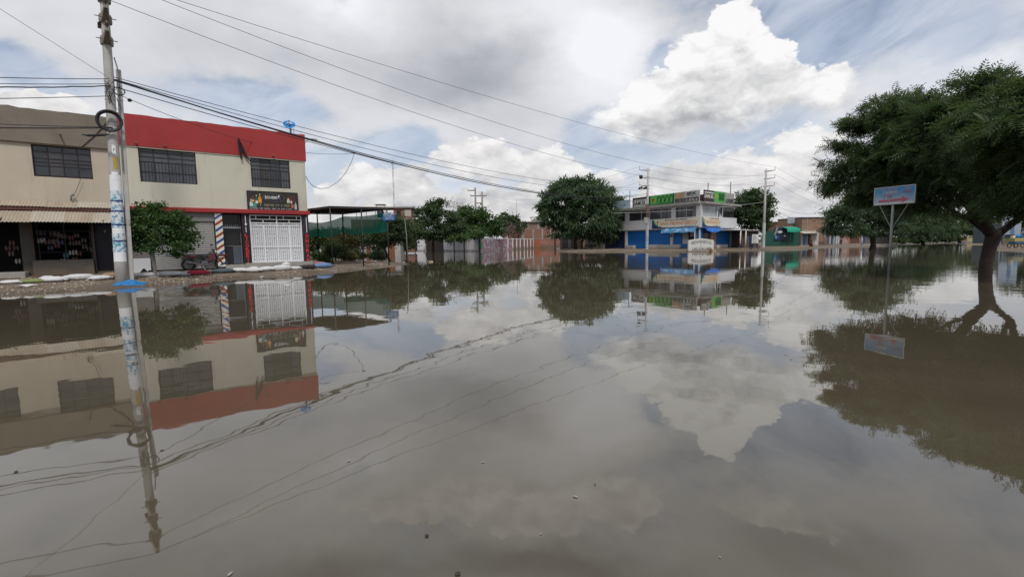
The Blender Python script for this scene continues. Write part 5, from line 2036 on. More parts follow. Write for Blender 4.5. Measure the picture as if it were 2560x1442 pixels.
    MB().tube([f.p(f.X(1329), zt, -1.2), f.p(f.X(1329), f.Z(1336, 543.5), -1.2)], .1, 5).build('roof_post', CONC, t)


perimeter_walls()


# poles and masts
def arm_pole(p, H_, side, label, arms=3, spread=1.25, group='utility poles', step=1.12):
    t = thing('utility_pole', p, label, 'utility pole', group)
    q = Vector(p)
    MB().tube([q + Vector((0, 0, -.4)), q + Vector((0, 0, H_ / 2)), Vector((q.x, q.y, H_))], [.21, .17, .12], 12).build('shaft', POLE, t, smooth=True)
    dirv = Vector((1, -.15, 0)).normalized() * side
    for i in range(arms):
        z = H_ - .35 - i * step
        c = Vector((q.x, q.y, z))
        mb = MB()
        a, b = c - dirv * .25, c + dirv * spread
        mb.tube([a, c, b + Vector((0, 0, .12))], [.10, .12, .05], 6)
        arm = mb.build('crossarm', POLE, t)
        MB().tube([b + Vector((0, 0, .1)), b + Vector((0, 0, .62))], [.035, .03], 6).build('pin', ARM, arm)
    return t


pM = Vector((20.4, 69.4, 0))
tM = arm_pole(pM, 12.3, -1, 'concrete pole with left-pointing arms in front of the blue corner building')
for k, dx in enumerate((-1.25, -.95, -.55, -.3)):
    MB().blob(pM + Vector((dx, -.1, 9.35 + .12 * (k % 2))), (.16, .14, .17), 0, 8, 5, .2).build('fuse_cutout', BLACK, tM)
MB().tube([pM + Vector((-1.5, 0, 9.2)), pM + Vector((.2, 0, 9.25))], .05, 6).build('fuse_arm', BLACK, tM)
MB().blob(pM + Vector((-1.05, 0, 11.0)), (.3, .25, .3), 0, 10, 6, .1).build('siren_horn', BLACK, tM)
MB().box(pM + Vector((-.3, -.15, 4.6)), (.5, .35, .9)).build('meter_box', CONC, tM)
MB().tube([pM + Vector((0, -.02, .3)), pM + Vector((0, -.02, 4.1))], .222, 12).build('poster_wrap', mat('poster_grey', (.45, .46, .48), .8, .1, 3, col2=(.25, .30, .36)), tM)
MB().tube([pM + Vector((.0, 0, 7.0)), pM + Vector((.02, -.2, 6.0)), pM + Vector((-.02, 0, 5.0))], [.22, .30, .22], 8, wob=.2, rnd=rng).build('cable_bundle', mat('rusty_steel', (.12, .08, .06)), tM)
pR = Vector((38.9, 71.2, 0))
tR = arm_pole(pR, 12.2, 1, 'tall concrete pole with three right-pointing arms right of the blue building')
MB().tube([pR + Vector((0, -.02, .3)), pR + Vector((0, -.02, 4.1))], .225, 12).build('poster_wrap', mat('poster_light', (.52, .54, .55), .8, .1, 3, col2=(.35, .42, .38)), tR)


def trafo():
    t = thing('transformer_pole', (-7.3, 104, 0), 'twin poles carrying a grey transformer above the left trees', 'utility pole')
    a, b = Vector((-7.9, 104, 0)), Vector((-6.4, 104, 0))
    for q, h in ((a, 13.9), (b, 13.0)):
        MB().tube([q + Vector((0, 0, -.3)), q + Vector((0, 0, h))], [.26, .19], 10).build('pole', ARM, t, smooth=True)
    for z, x0, x1 in ((13.3, -1.7, .1), (12.1, -1.1, .1), (12.1, .1, 2.5), (10.5, -.1, 1.6)):
        MB().tube([a + Vector((x0, 0, z)), a + Vector((x1, 0, z))], .13, 6).build('crossarm', ARM, t)
    for x, z in ((-1.7, 13.3), (-1.1, 12.1), (2.5, 12.1), (1.1, 12.1)):
        MB().tube([a + Vector((x, 0, z)), a + Vector((x, 0, z + .45))], .05, 6).build('pin', ARM, t)
    m_ = MB().box(a + Vector((.75, -.2, 8.7)), (1.15, .8, 1.1)).build('transformer', mat('transformer_grey', (.36, .37, .37), .6), t, bevel=.05)
    for k in range(5):
        MB().box(a + Vector((.35 + .2 * k, -.65, 8.65)), (.05, .12, .8)).build('cooling_fin', mat('transformer_grey', (.36, .37, .37)), m_)
    for k in range(3):
        pin_insulator(a + Vector((.45 + .3 * k, -.2, 9.25)), m_, 1.3)
    MB().box(a + Vector((.74, 0, 7.9)), (1.9, .5, .25)).build('platform', POLE, t)


trafo()


def lattice_mast(px, pyt, D, w, label, h0=0):
    top = atD(px, pyt, D)
    t = thing('radio_mast', (top.x, D, 0), label, 'mast')
    m1 = mat('mast_white', (.5, .5, .5), .6)
    m2 = mat('mast_red', (.28, .12, .10), .6)
    H_ = top.z - 1.5
    n = 16
    cs = [Vector((w * math.cos(a), w * math.sin(a), 0)) for a in (.5, .5 + 2.094, .5 + 4.189)]
    for i in range(n):
        z0, z1 = H_ * i / n, H_ * (i + 1) / n
        mb = MB()
        for k in range(3):
            a, b = cs[k], cs[(k + 1) % 3]
            o = Vector((top.x, D, 0))
            mb.tube([o + a + Vector((0, 0, z0)), o + a + Vector((0, 0, z1))], .05, 4)
            for s in range(3):
                za = z0 + (z1 - z0) * s / 3
                zb = z0 + (z1 - z0) * (s + 1) / 3
                mb.tube([o + a + Vector((0, 0, za)), o + b + Vector((0, 0, zb))], .028, 3)
        mb.build('lattice_section', (m1, m2)[i % 2], t)
    MB().tube([Vector((top.x, D, H_)), Vector((top.x, D, top.z))], .04, 4).build('lightning_rod', m1, t)
    for q in ((.6, H_ - 1.0), (-.5, H_ - 1.6), (.3, H_ - 4)):
        MB().box((top.x + q[0], D - .3, q[1]), (.5, .4, .9)).build('antenna', m1, t)


lattice_mast(981, 394, 246, .38, 'tall thin lattice radio mast left of centre')
q = atD(1291, 497, 170)
t = thing('antenna_pole', (q.x, q.y, 0), 'single thin antenna pole right of the twin transformer poles', 'mast')
MB().tube([Vector((q.x, q.y, 0)), q], [.16, .08], 6).build('shaft', POLE, t)

# trees left of centre
BK = BARK
tree('dark dense tree with a visible trunk before the gap in the white wall', 'tree', (atD(1083, 626, 92).x, 92, 0),
     [lobe(1060, 545, 92, 2.9, 2.2), lobe(1110, 555, 92, 3.2, 2.4), lobe(1085, 525, 92, 2.5, 1.6), lobe(1075, 575, 91, 3.4, 1.8), lobe(1135, 575, 91, 2.8, 1.7), lobe(1082, 512, 92, 1.5, .9), lobe(1103, 507, 92, 1.2, .7), lobe(1045, 565, 92, 2.3, 2), lobe(1058, 592, 91, 2.2, 1.2), lobe(1112, 592, 91, 2.4, 1.2), lobe(1035, 585, 92, 1.8, 1.5)],
     17000, 'leaf', .42, LF_DK, BK, 31, r0=.28, clump=.45, per=26, fork=(atD(1083, 600, 92).x, 92, 2.5))
tree('broad green tree behind the right part of the white wall', 'tree', (atD(1195, 620, 101).x, 101, 0),
     [lobe(1175, 555, 101, 3.4, 3.2), lobe(1215, 560, 101, 3.4, 2.9), lobe(1150, 565, 101, 2.6, 2.5), lobe(1235, 575, 101, 2.4, 2.0), lobe(1165, 530, 101, 1.8, 1.2), lobe(1190, 580, 99, 3.4, 2), lobe(1150, 590, 99, 2.2, 1.4), lobe(1135, 598, 89, 1.6, .8), lobe(1165, 594, 88, 1.7, .7), lobe(1195, 590, 88, 1.5, .8)],
     15000, 'leaf', .45, LF_FIC, BK, 32, r0=.3, clump=.5, per=26)
tree('dark tree left of the brick yard wall', 'tree', (atD(1278, 620, 142).x, 142, 0),
     [lobe(1270, 560, 142, 3.6, 3), lobe(1250, 575, 142, 3.6, 3.4), lobe(1290, 570, 142, 2.8, 2.4), lobe(1262, 545, 142, 2.0, 1.4)],
     7000, 'leaf', .55, LF_DK, BK, 33, r0=.3, clump=.6, per=26)


def bare_tree(px, D, pys, spreadpx, label, seed, m=BARKL, ptop=None):
    b = atD(px, 620, D)
    rnd = random.Random(seed)
    t = thing('bare_tree', (b.x, D, 0), label, 'tree', 'leafless trees')
    H_ = hgt(px, pys, D)
    S_ = spreadpx * D / FPX
    mb = MB()
    mb.tube(limb_path((b.x, D, -.2), (b.x, D, H_ * .4), rnd, .05), [.2 - .012 * k for k in range(7)], 7)
    mb.build('trunk', m, t)
    br = MB()
    for i in range(11):
        e = Vector((b.x + rnd.uniform(-1, 1) * S_, D + rnd.uniform(-1, 1) * S_, H_ * rnd.uniform(.72, 1.0)))
        p = limb_path((b.x, D, H_ * rnd.uniform(.25, .4)), e, rnd, .15, 5)
        br.tube(p, [.10 - .016 * k for k in range(6)], 5, cap=False)
        for _ in range(22):
            s = p[rnd.randrange(2, 6)]
            e2 = s + Vector((rnd.uniform(-1, 1), rnd.uniform(-1, 1), rnd.uniform(-.3, 1))) * S_ * .42
            br.tube(limb_path(s, e2, rnd, .1, 2), [.028, .02, .012], 3, cap=False)
            for _ in range(3):
                e3 = e2 + Vector((rnd.uniform(-1, 1), rnd.uniform(-1, 1), rnd.uniform(-.4, 1))) * S_ * .16
                br.tube([e2, e3], [.016, .01], 3, cap=False)
    br.build('branches', m, t)


PINKB = mat('pinkish_twigs', (.24, .18, .16), .95, .2, 3)
bare_tree(1135, 112, 506, 30, 'bare pinkish tree rising between the two green trees', 41, PINKB)
bare_tree(1228, 125, 542, 20, 'bare pale tree right of the transformer poles', 42, PINKB)
bare_tree(1262, 118, 566, 24, 'bare tree with pale forked limbs over the graffiti wall', 43, PINKB)
bare_tree(1290, 146, 572, 22, 'leafless brownish tree before the brick yard wall', 44, PINKB)

# shrubs and small trees under and behind the canopy
tree('small dark tree behind the left part of the canopy', 'tree', (atD(800, 640, 44).x, 44, .1),
     [lobe(790, 596, 44, 1.5, .9), lobe(822, 600, 44, 1.3, 1.0), lobe(778, 615, 44, 1.0, .9)], 7000, 'leaf', .19, LF_OLV, BK, 51, r0=.09, clump=.25, per=22)
tree('small reddish tree at the middle of the canopy', 'tree', (atD(875, 640, 43).x, 43, .1),
     [lobe(862, 600, 43, 1.5, 1.1), lobe(893, 598, 43, 1.2, 1.0), lobe(845, 590, 43, .9, .6), lobe(880, 615, 43, 1.2, .9)], 8000, 'leaf', .17, LF_RED, BK, 52, r0=.10, clump=.25, per=22)
tree('dark tree at the right end of the canopy', 'tree', (atD(975, 645, 40).x, 40, .1),
     [lobe(960, 590, 40, 1.5, 1.2), lobe(1000, 585, 40, 1.3, 1.1), lobe(925, 595, 40, 1.0, .9), lobe(980, 560, 40, 1.1, .8), lobe(945, 612, 40, 1.0, .7), lobe(1005, 565, 40, .7, .8)], 12000, 'leaf', .17, LF_DK, BK, 53, r0=.11, clump=.25, per=22)
tree('tall shrub right of the canopy, before the white wall', 'shrub', (atD(1018, 640, 62).x, 62, 0),
     [lobe(1010, 585, 62, 1.9, 2.0), lobe(1032, 572, 62, 1.5, 1.4), lobe(992, 606, 62, 1.8, 1.6), lobe(1018, 612, 62, 1.2, 1.0), lobe(965, 612, 62, 1.5, 1.2)], 9000, 'leaf', .28, LF_DK, BK, 54, name='shrub', r0=.1, clump=.35, per=22)


def shrub(px, py, D, r, h, lm, label, seed, n=3500, size=.12, cat='shrub'):
    p = atD(px, py, D)
    z = max(0, gz(p.x, D))
    return tree(label, cat, (p.x, D, z), [((p.x, D, z + h * .5), (r, r, h * .55)), ((p.x + r * .5, D - .2, z + h * .35), (r * .6, r * .6, h * .4)), ((p.x - r * .5, D, z + h * .4), (r * .6, r * .6, h * .45))],
                n, 'leaf', size, lm, BARK, seed, name='shrub', r0=.03, clump=.16, per=18, shell=.4, fork=(p.x, D, z + h * .3), twigs=12)


shrub(838, 640, 37, .95, 1.55, LF_OLV, 'rounded light green shrub under the middle of the canopy', 61, 6000)
shrub(800, 640, 40, .6, .8, LF_FIC, 'low green shrub near the house corner', 62)
shrub(872, 642, 38, .5, .75, LF_RED, 'low reddish shrub between two canopy posts', 63)
shrub(897, 640, 41, .7, .95, LF_OLV, 'straggly pale shrub right of the middle canopy post', 64)
shrub(945, 640, 43, .8, 1.1, LF_DK, 'dark shrub near the right canopy post', 65)
shrub(812, 645, 34, .3, .4, LF_OLV, 'small weed clump at the first canopy post', 66, 1200)
# low things on the ground under the canopy
tyre = hit(940, 646, .2)
mb = MB()
for k, (dx, dy, dz) in enumerate(((0, 0, .12), (.75, .2, .12), (.35, .1, .34))):
    o = MB().tube([Vector((tyre.x + dx + .28 * math.cos(a), tyre.y + dy + .28 * math.sin(a), tyre.z + dz)) for a in [2 * math.pi * i / 18 for i in range(18)]], .10, 8, closed=True).build('scrap_tyre', mat('tyre_rubber', (.018, .018, .018)), loc=(tyre.x + dx, tyre.y + dy, tyre.z), smooth=True)
    tag(o, ['old tyre lying left of its neighbour behind the bank', 'old tyre lying right of its neighbour behind the bank', 'old tyre on top of the other two behind the bank'][k], 'tyre', 'old tyres')
# orange kiosk wall reflected under the right canopy
fk = Face((atD(905, 600, 68).x, 68), (1, .1))
t = thing('orange_kiosk', fk.p(2, 0), 'orange and grey kiosk half hidden behind the canopy trees', 'kiosk')
fk.part('wall', mat('orange_render', (.17, .07, .04), .9, .2, .8, mud=(.1, .7)), t, fk.X(925), fk.X(988), -.2, 1.9, -2, 0)
fk.part('grey_side', mat('mottled_grey_wall', (.36, .35, .34)), t, fk.X(905), fk.X(925) - .01, -.2, 2.1, -2, .02)
fk.part('shutter', GREYW, t, fk.X(940), fk.X(962), 0, 1.5, .003, .04)
fk.part('roof', CONC, t, fk.X(903), fk.X(990), 2.11, 2.22, -2.1, .3)

# ------------------------------------------------------------------ big round algarrobo tree at centre
bx = atD(1440, 620, 85)
tree('large round feathery algarrobo tree at the centre of the photo', 'tree', (bx.x, 85, 0),
     [lobe(1452, 505, 85, 5.6, 4.0), lobe(1405, 520, 85, 3.8, 3.2), lobe(1500, 520, 85, 4.2, 3.6), lobe(1385, 545, 84, 2.8, 2.0), lobe(1530, 560, 85, 3.0, 2.6), lobe(1470, 560, 83, 5.0, 2.8),
      lobe(1372, 505, 85, 1.8, 1.4), lobe(1420, 478, 85, 3.2, 2.0), lobe(1480, 472, 85, 3.0, 1.8), lobe(1548, 585, 84, 1.6, 1.4), lobe(1415, 580, 84, 3.0, 1.6), lobe(1510, 590, 84, 2.6, 1.6), lobe(1440, 463, 85, 2.2, 1.0)],
     25000, 'strip', .85, LF_ALG, BK, 71, name='algarrobo_tree', r0=.38, clump=.52, per=40, shell=.70, droop=.55, flat=.45, twigs=140,
     trunks=[[(Vector((bx.x, 85, -.3)), .34), (Vector((bx.x - .2, 85, 1.6)), .28), (Vector((bx.x + .2, 85, 3.4)), .26), (Vector((bx.x + .5, 85, 5)), .22)],
             [(Vector((bx.x + 1.0, 84.6, -.3)), .24), (Vector((bx.x + 1.0, 84.7, 1.4)), .2), (Vector((bx.x + 1.6, 84.8, 3.4)), .18), (Vector((bx.x + 2.4, 85, 5)), .14)]],
     fork=(bx.x + .3, 85, 4.2))
# things under it
fz = Face((atD(1405, 600, 96).x, 96), (1, .0))
t = thing('dark_shed', fz.p(6, 0), 'dark low shed front in the shade behind the big round tree', 'shed')
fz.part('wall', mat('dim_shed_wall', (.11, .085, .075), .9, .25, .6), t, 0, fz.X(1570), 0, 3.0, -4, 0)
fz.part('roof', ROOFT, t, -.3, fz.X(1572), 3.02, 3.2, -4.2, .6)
for a, b, c in ((1420, 1428, (.22, .24, .27)), (1452, 1462, (.30, .17, .14)), (1470, 1484, (.04, .04, .05)), (1497, 1507, (.05, .045, .045)), (1515, 1517, (.4, .4, .4))):
    fz.part('door', mat('shed_door_%d' % a, c, .8), t, fz.X(a), fz.X(b), .3, 2.6, .003, .05)

# ------------------------------------------------------------------ blue corner building
CB = (27.75, 67.8)
FL = Face(CB, (.48, -.877))      # left street front: x negative runs away to the left
FR = Face(CB, (.766, .643))      # right street front


def blue_building():
    t = thing('corner_building', (CB[0], CB[1] + 1, 0), 'two storey corner building, blue below and white above, with rooftop signs', 'building')
    f = FL
    XL = f.X(1560, 570)
    WALLW = mat('dull_white_wall', (.57, .57, .59), .8, .06, .6, streak=.15)
    z_p0, z_p1 = 3.45, 5.05       # balcony band
    z_w1 = 6.75                   # window heads
    # upper band
    f.part('balcony_band', WALLW, t, XL, .0, z_p0, z_p1, -.25, .12)
    f.part('upper_soffit', CONC, t, XL - .3, -.02, z_w1 + .12, z_w1 + .5, -.3, .6)
    f.part('upper_head', WALLW, t, XL, -.02, z_w1 - .12, z_w1 + .11, -.25, .0)
    cols = [(1562, 1571), (1616, 1622), (1677, 1687.4), (1738.5, 1751)]
    for a, b in cols:
        f.part('column', WALLW, t, f.X(a), min(-.02, f.X(b)), z_p1 + .01, z_w1 - .13, -.24, .02)
    gl = [mat('office_glass', (.05, .055, .065), .12, .35, .7, spec=.6), mat('office_glass_dim', (.03, .032, .036), .15, .3, .7, spec=.6), mat('office_curtain', (.17, .18, .19), .5, .2, 1.0)]
    for (a, b, n, seq) in ((1572, 1615, 3, (1, 1, 1)), (1623, 1677, 4, (0, 1, 1, 0)), (1687.6, 1738.3, 4, (0, 0, 1, 2))):
        x0, x1 = f.X(a), f.X(b)
        w = f.part('window', BLACK, t, x0, x1, z_p1 + .01, z_w1 - .13, -.30, -.27)
        for i in range(n):
            xa, xb = x0 + (x1 - x0) * i / n, x0 + (x1 - x0) * (i + 1) / n
            f.part('pane', gl[seq[i]], w, xa + .03, xb - .03, z_p1 + .05, z_w1 - .17, -.265, -.25)
            if i:
                f.part('mullion', LGREY if i % 2 == 0 else BLACK, w, xa - .03, xa + .03, z_p1 + .05, z_w1 - .17, -.245, -.21)
    # side left beyond: another bay
    f.part('far_bay', WALLW, t, XL - 5.5, XL - .01, z_p0, z_p1, -.25, .1)
    f.part('far_bay_glass', gl[1], t, XL - 5.5, XL - .01, z_p1 + .01, z_w1 + .1, -.3, -.27)
    for x in (XL - 1.6, XL - 3.6):
        f.part('column', WALLW, t, x - .1, x + .1, z_p1, z_w1 + .1, -.25, -.0)
    # ground floor
    zb = .30
    f.part('blue_wall', BLUEP, t, XL, -.02, zb, 3.44, -.6, -.3)
    f.part('dark_ground_wall', BLUED, t, XL - 5.5, XL - .01, zb, 3.44, -.6, -.32)
    f.part('under_band', CONC, t, XL, -.1, 3.30, 3.445, -.29, .05)
    for a, b in ((1562, 1566.6), (1675.5, 1681), (1739, 1748)):
        f.part('ground_column', WALLW, t, f.X(a), f.X(b), zb, 3.29, -.29, -.02)
    SHB = mat('blue_shutter', (.010, .13, .42), .5, .08, .8, streak=.1)
    for a, b in ((1568, 1614), (1624, 1674), (1683, 1702)):
        x0, x1 = f.X(a), f.X(b)
        sh = f.part('roller_shutter', SHB, t, x0, x1, zb + .02, 3.25, -.29, -.27)
        ob = None
        for i in range(11):
            if ob is None:
                ob = f.part('slat', SHB, sh, x0 + .02, x1 - .02, zb + .05, zb + .27, -.265, -.24, bevel=.01)
            else:
                again(ob, (0, 0, i * .265))
    f.part('plinth', mat('pale_plinth', (.42, .40, .36), .9, .12, 1, mud=(.2, .4)), t, f.X(1623), f.X(1702), .0, .95, -.25, .25)
    f.part('plinth', mat('pale_plinth', (.42, .40, .36)), t, f.X(1567), f.X(1587), .0, .85, -.25, .4)
    d = f.part('grille_door', mat('white_grille', (.42, .43, .46), .6, .1, 3), t, f.X(1704), f.X(1718), 1.05, 3.0, -.26, -.2)
    f.part('door_base', BLUEP, d, f.X(1702), f.X(1720), .25, 1.04, -.26, -.12)
    for i in range(6):
        x = f.X(1704) + (f.X(1718) - f.X(1704)) * (i + .5) / 6
        f.part('door_bar', GREYW, d, x - .03, x + .03, 1.7, 2.95, -.195, -.17)
    for a, b in ((1723, 1728), (1730, 1735)):
        f.part('notice', mat('paper_notice', (.30, .33, .38), .7), t, f.X(a), f.X(b), 2.15, 2.85, -.29, -.25)
    f.part('lamp_box', BLACK, t, f.X(1677.5), f.X(1679.5), 2.1, 2.5, .0, .08)
    # right front
    g = FR
    XR = g.X(1838, 560)
    g.part('balcony_band', WALLW, t, .0, XR, z_p0, z_p1, -.25, .12)
    mb = MB()        # rounded right end of the band
    cen = g.p(XR, 0, -.9)
    v = []
    for k in range(9):
        a = math.pi / 2 * k / 8
        q = cen + g.n * (1.02 * math.cos(a)) + g.dx * (1.02 * math.sin(a))
        v += [q + Vector((0, 0, z_p0)), q + Vector((0, 0, z_p1))]
    mb.add(v, [(2 * k, 2 * k + 2, 2 * k + 3, 2 * k + 1) for k in range(8)])
    mb.build('curved_band_end', WALLW, t, smooth=True)
    g.part('upper_soffit', CONC, t, .02, XR + .8, z_w1 + .12, z_w1 + .42, -.3, .6)
    g.part('upper_head', WALLW, t, .02, XR, z_w1 - .12, z_w1 + .11, -.25, 0)
    g.part('corner_column', WALLW, t, .02, .45, z_p1 + .01, z_w1 - .13, -.24, .02)
    x0, x1 = .46, g.X(1791)
    g.part('bright_pane', mat('painted_sky_reflection', (.34, .37, .39), .15, .15, .5, spec=.7), t, x0, x1, z_p1 + .01, z_w1 - .13, -.2, -.17)  # pale base colour stands for the bright sky mirrored in this pane
    g.part('column', WALLW, t, x1 + .01, x1 + .30, z_p1 + .01, z_w1 - .13, -.24, .0)
    w = g.part('window', BLACK, t, x1 + .31, XR, z_p1 + .01, z_w1 - .13, -.3, -.27)
    n = 4
    for i in range(n):
        xa, xb = x1 + .31 + (XR - x1 - .31) * i / n, x1 + .31 + (XR - x1 - .31) * (i + 1) / n
        g.part('pane', gl[(1, 1, 1, 0)[i]], w, xa + .03, xb - .03, z_p1 + .05, z_w1 - .7, -.265, -.25)
        g.part('transom_pane', gl[(0, 1, 2, 2)[i]], w, xa + .03, xb - .03, z_w1 - .66, z_w1 - .17, -.265, -.25)
    # broken shard of white glass
    mb = MB()
    g.poly(mb, [(x1 + 1.1, z_p1 + .02), (x1 + 1.9, z_p1 + .02), (x1 + 1.5, z_p1 + .35), (x1 + 1.2, z_p1 + .75)], -.2, .02)
    mb.build('glass_shard', LGREY, t)
    g.part('window_post', LGREY, t, g.X(1805), g.X(1806.5), z_p1, z_w1 - .13, -.2, -.1)
    g.part('blue_wall', BLUEP, t, .02, g.X(1828), zb, 3.44, -.6, -.3)
    g.part('under_band', CONC, t, .05, XR, 3.30, 3.445, -.29, .05)
    g.part('shop_window', mat('shop_window_dark', (.04, .045, .055), .2), t, g.X(1762), g.X(1776), 1.0, 2.6, -.29, -.25)
    g.part('poster_column', mat('poster_figures', (.42, .30, .25), .7, .2, 1.5, col2=(.25, .10, .10)), t, g.X(1777), g.X(1791), .9, 3.0, -.29, -.1)
    g.part('blue_shutter', SHB, t, g.X(1793), g.X(1826), .5, 3.25, -.29, -.24)
    g.part('plinth', mat('pale_plinth', (.42, .40, .36)), t, g.X(1785), g.X(1812), .0, .85, -.2, .5)
    g.part('column', CONC, t, g.X(1828.5), g.X(1830.5), zb, 3.4, -.3, -.1)
    g.part('dark_side', mat('dark_brown_doors', (.06, .045, .045), .7, .2), t, g.X(1831), g.X(1868), .2, 3.3, -1.5, -.9)
    # mass of the building so nothing is see-through
    M = MB()
    a, b, c = FL.p(XL, 0, -.62), Vector((CB[0], CB[1], 0)) + Vector((-.15, .8, 0)), FR.p(XR, 0, -.62)
    d_ = a + (c - b)
    for (z0, z1) in ((.1, 6.9),):
        M.hexa([a + Vector((0, 0, z0)), b + Vector((0, 0, z0)), c + Vector((0, 0, z0)), d_ + Vector((0, 0, z0)), a + Vector((0, 0, z1)), b + Vector((0, 0, z1)), c + Vector((0, 0, z1)), d_ + Vector((0, 0, z1))])
    M.build('core', DARK, t)
    # brown parapet stub at roof level
    FL.part('roof_parapet', mat('brown_parapet', (.12, .075, .07), .9), t, FL.X(1579), -.1, 7.2, 8.3, -1.2, -1.0)
    FR.part('roof_parapet', mat('brown_parapet', (.12, .075, .07)), t, .1, FR.X(1836), 7.2, 8.2, -1.2, -1.0)
    for fx, px, top in ((FL, 1564, 479), (FL, 1606, 486), (FR, 1783, 459), (FR, 1839, 457)):
        x = fx.X(px, 500)
        MB().tube([fx.p(x, 7.0, -.9), fx.p(x + .1, fx.Z(px, top, -.9), -.9)], .06, 6).build('rebar_post', mat('rusty_steel', (.12, .08, .06)), t)
    return t


BB_ = blue_building()
SW = mat('sign_white', (.62, .62, .60))
SDK = mat('sign_black', (.03, .03, .03), .5)


def rooftop_signs():
    z0, z1 = 7.22, 8.85
    o = .25
    GR = mat('sign_green', (.10, .38, .10), .6, .08, 1)
    DG = mat('sign_dark_green', (.015, .08, .025), .6)
    f = FL
    # pale blue sign
    s = thing('rooftop_sign', f.p(f.X(1560), z0, o), 'pale blue and white rooftop sign at the far left of the corner building', 'sign', 'signs on the corner building roof')
    a, b = f.X(1540), f.X(1578)
    f.part('panel', mat('sign_pale_blue', (.42, .52, .60), .6, .12, .5), s, a, b, z0 - .2, z1 - .15, o, o + .1)
    f.scribble(mat('small_blue_print', (.10, .16, .35)), s, a + 1.2, b - 2.0, 7.7, 8.0, o + .103, 9, 1)
    # black and white sign
    s = thing('rooftop_sign', f.p(f.X(1600), z0, o), 'black rooftop sign with white letters left of the wooden post tip', 'sign', 'signs on the corner building roof')
    a, b = f.X(1584), f.X(1623)
    f.part('panel', mat('sign_brown_black', (.05, .03, .035), .5), s, a, b, z0 + .0, z1, o, o + .1)
    f.part('white_field', SW, s, a + (b - a) * .08, b - .3, 7.35, 8.5, o + .103, o + .11)
    f.text('SAMUEL', SDK, s, a + (b - a) * .1, b - .5, 7.5, 8.2, o + .115, .03)
    f.scribble(SDK, s, a + (b - a) * .1, b - .6, 8.28, 8.42, o + .113, 14, 2)
    # green sign with upright ovals
    s = thing('rooftop_sign', f.p(f.X(1655), z0, o), 'bright green rooftop sign with four dark upright ovals', 'sign', 'signs on the corner building roof')
    a, b = f.X(1624), f.X(1687)
    f.part('panel', GR, s, a, b, z0, z1, o, o + .1)
    f.part('frame', DG, s, a, a + .35, z0, z1, o + .101, o + .13)
    f.part('frame', DG, s, b - .25, b, z0, z1, o + .101, o + .13)
    for i in range(4):
        cx = a + (b - a) * (.42 + .16 * i)
        mb = MB()
        mb.tube([f.p(cx + .34 * math.cos(q), 8.02 + .62 * math.sin(q), o + .12) for q in [2 * math.pi * k / 20 for k in range(20)]], .055, 5, closed=True)
        mb.build('oval_mark', DG, s)
    f.part('yellow_box', mat('sign_olive', (.30, .36, .06), .6), s, a + (b - a) * .10, a + (b - a) * .30, 7.75, 8.4, o + .102, o + .112)
    f.text('P', DG, s, a + (b - a) * .15, a + (b - a) * .25, 7.85, 8.3, o + .115, .05)
    f.part('green_band', DG, s, a + .5, b - .4, 7.34, 7.42, o + .102, o + .112)
    # orange/grey/black sign with letters
    s = thing('rooftop_sign', f.p(f.X(1720), z0, o), 'grey rooftop sign with three bold letters beside the building corner', 'sign', 'signs on the corner building roof')
    a, b = f.X(1687.5), -.05
    f.part('panel', mat('sign_mid_grey', (.42, .43, .42), .6, .1, .8), s, a, b, z0, z1, o, o + .1)
    f.part('orange_field', mat('sign_orange', (.40, .28, .17), .6, .25, .9), s, a + .1, a + (b - a) * .42, 7.9, z1 - .05, o + .102, o + .11)
    f.part('black_field', mat('sign_black_photo', (.05, .05, .05), .6, .5, 2.2, col2=(.16, .16, .16)), s, a + .1, b - .1, z0 + .02, 7.89, o + .102, o + .11)
    f.text('SFX', SDK, s, a + (b - a) * .5, b - .55, 8.25, 8.68, o + .104, .05)
    f.scribble(SDK, s, a + (b - a) * .5, b - .2, 8.08, 8.18, o + .104, 16, 3)
    for i in range(4):
        cx = a + (b - a) * (.50 + .13 * i)
        MB().lathe(f.p(cx, 7.55, o + .11), [(.1, 0), (.1, .02)], 12, axis=f.n).build('round_mark', SW, s)
    f = FR
    s = thing('rooftop_sign', f.p(.8, z0, o), 'narrow black and white lettered rooftop sign just right of the corner', 'sign', 'signs on the corner building roof')
    a, b = .08, f.X(1776.5)
    f.part('panel', mat('sign_brown_black', (.05, .03, .035)), s, a, b, z0, z1, o, o + .1)
    f.text('SAMUEL', SW, s, a + .12, b - .06, 7.72, 8.28, o + .104, .03)
    f.part('white_strip', SW, s, a + .15, b - .08, 8.42, 8.6, o + .102, o + .11)
    s = thing('rooftop_sign', f.p(f.X(1790), z0, o), 'green rooftop sign on the right street front', 'sign', 'signs on the corner building roof')
    a, b = f.X(1777), f.X(1804)
    f.part('panel', GR, s, a, b, z0, z1, o, o + .1)
    for i in range(4):
        cx = a + (b - a) * (.45 + .13 * i)
        mb = MB()
        mb.tube([f.p(cx + .14 * math.cos(q), 8.05 + .55 * math.sin(q), o + .12) for q in [2 * math.pi * k / 16 for k in range(16)]], .045, 5, closed=True)
        mb.build('oval_mark', DG, s)
    f.part('yellow_box', mat('sign_olive', (.30, .36, .06)), s, a + .2, a + 1.0, 7.8, 8.4, o + .102, o + .112)
    s = thing('rooftop_sign', f.p(f.X(1815), z0, o), 'mottled grey and tan rooftop sign at the right end', 'sign', 'signs on the corner building roof')
    a, b = f.X(1804.5), f.X(1826)
    f.part('panel', mat('sign_photo_print', (.36, .34, .30), .6, .3, 1.2), s, a, b, z0 - .05, z1 - .05, o, o + .1)
    f.part('dark_field', mat('sign_black_photo', (.05, .05, .05)), s, a + .1, b - .1, z0 + .0, 7.9, o + .102, o + .11)
    # pharmacy-type signs on the band
    OR = mat('sign_orange_letter', (.62, .33, .16), .6)
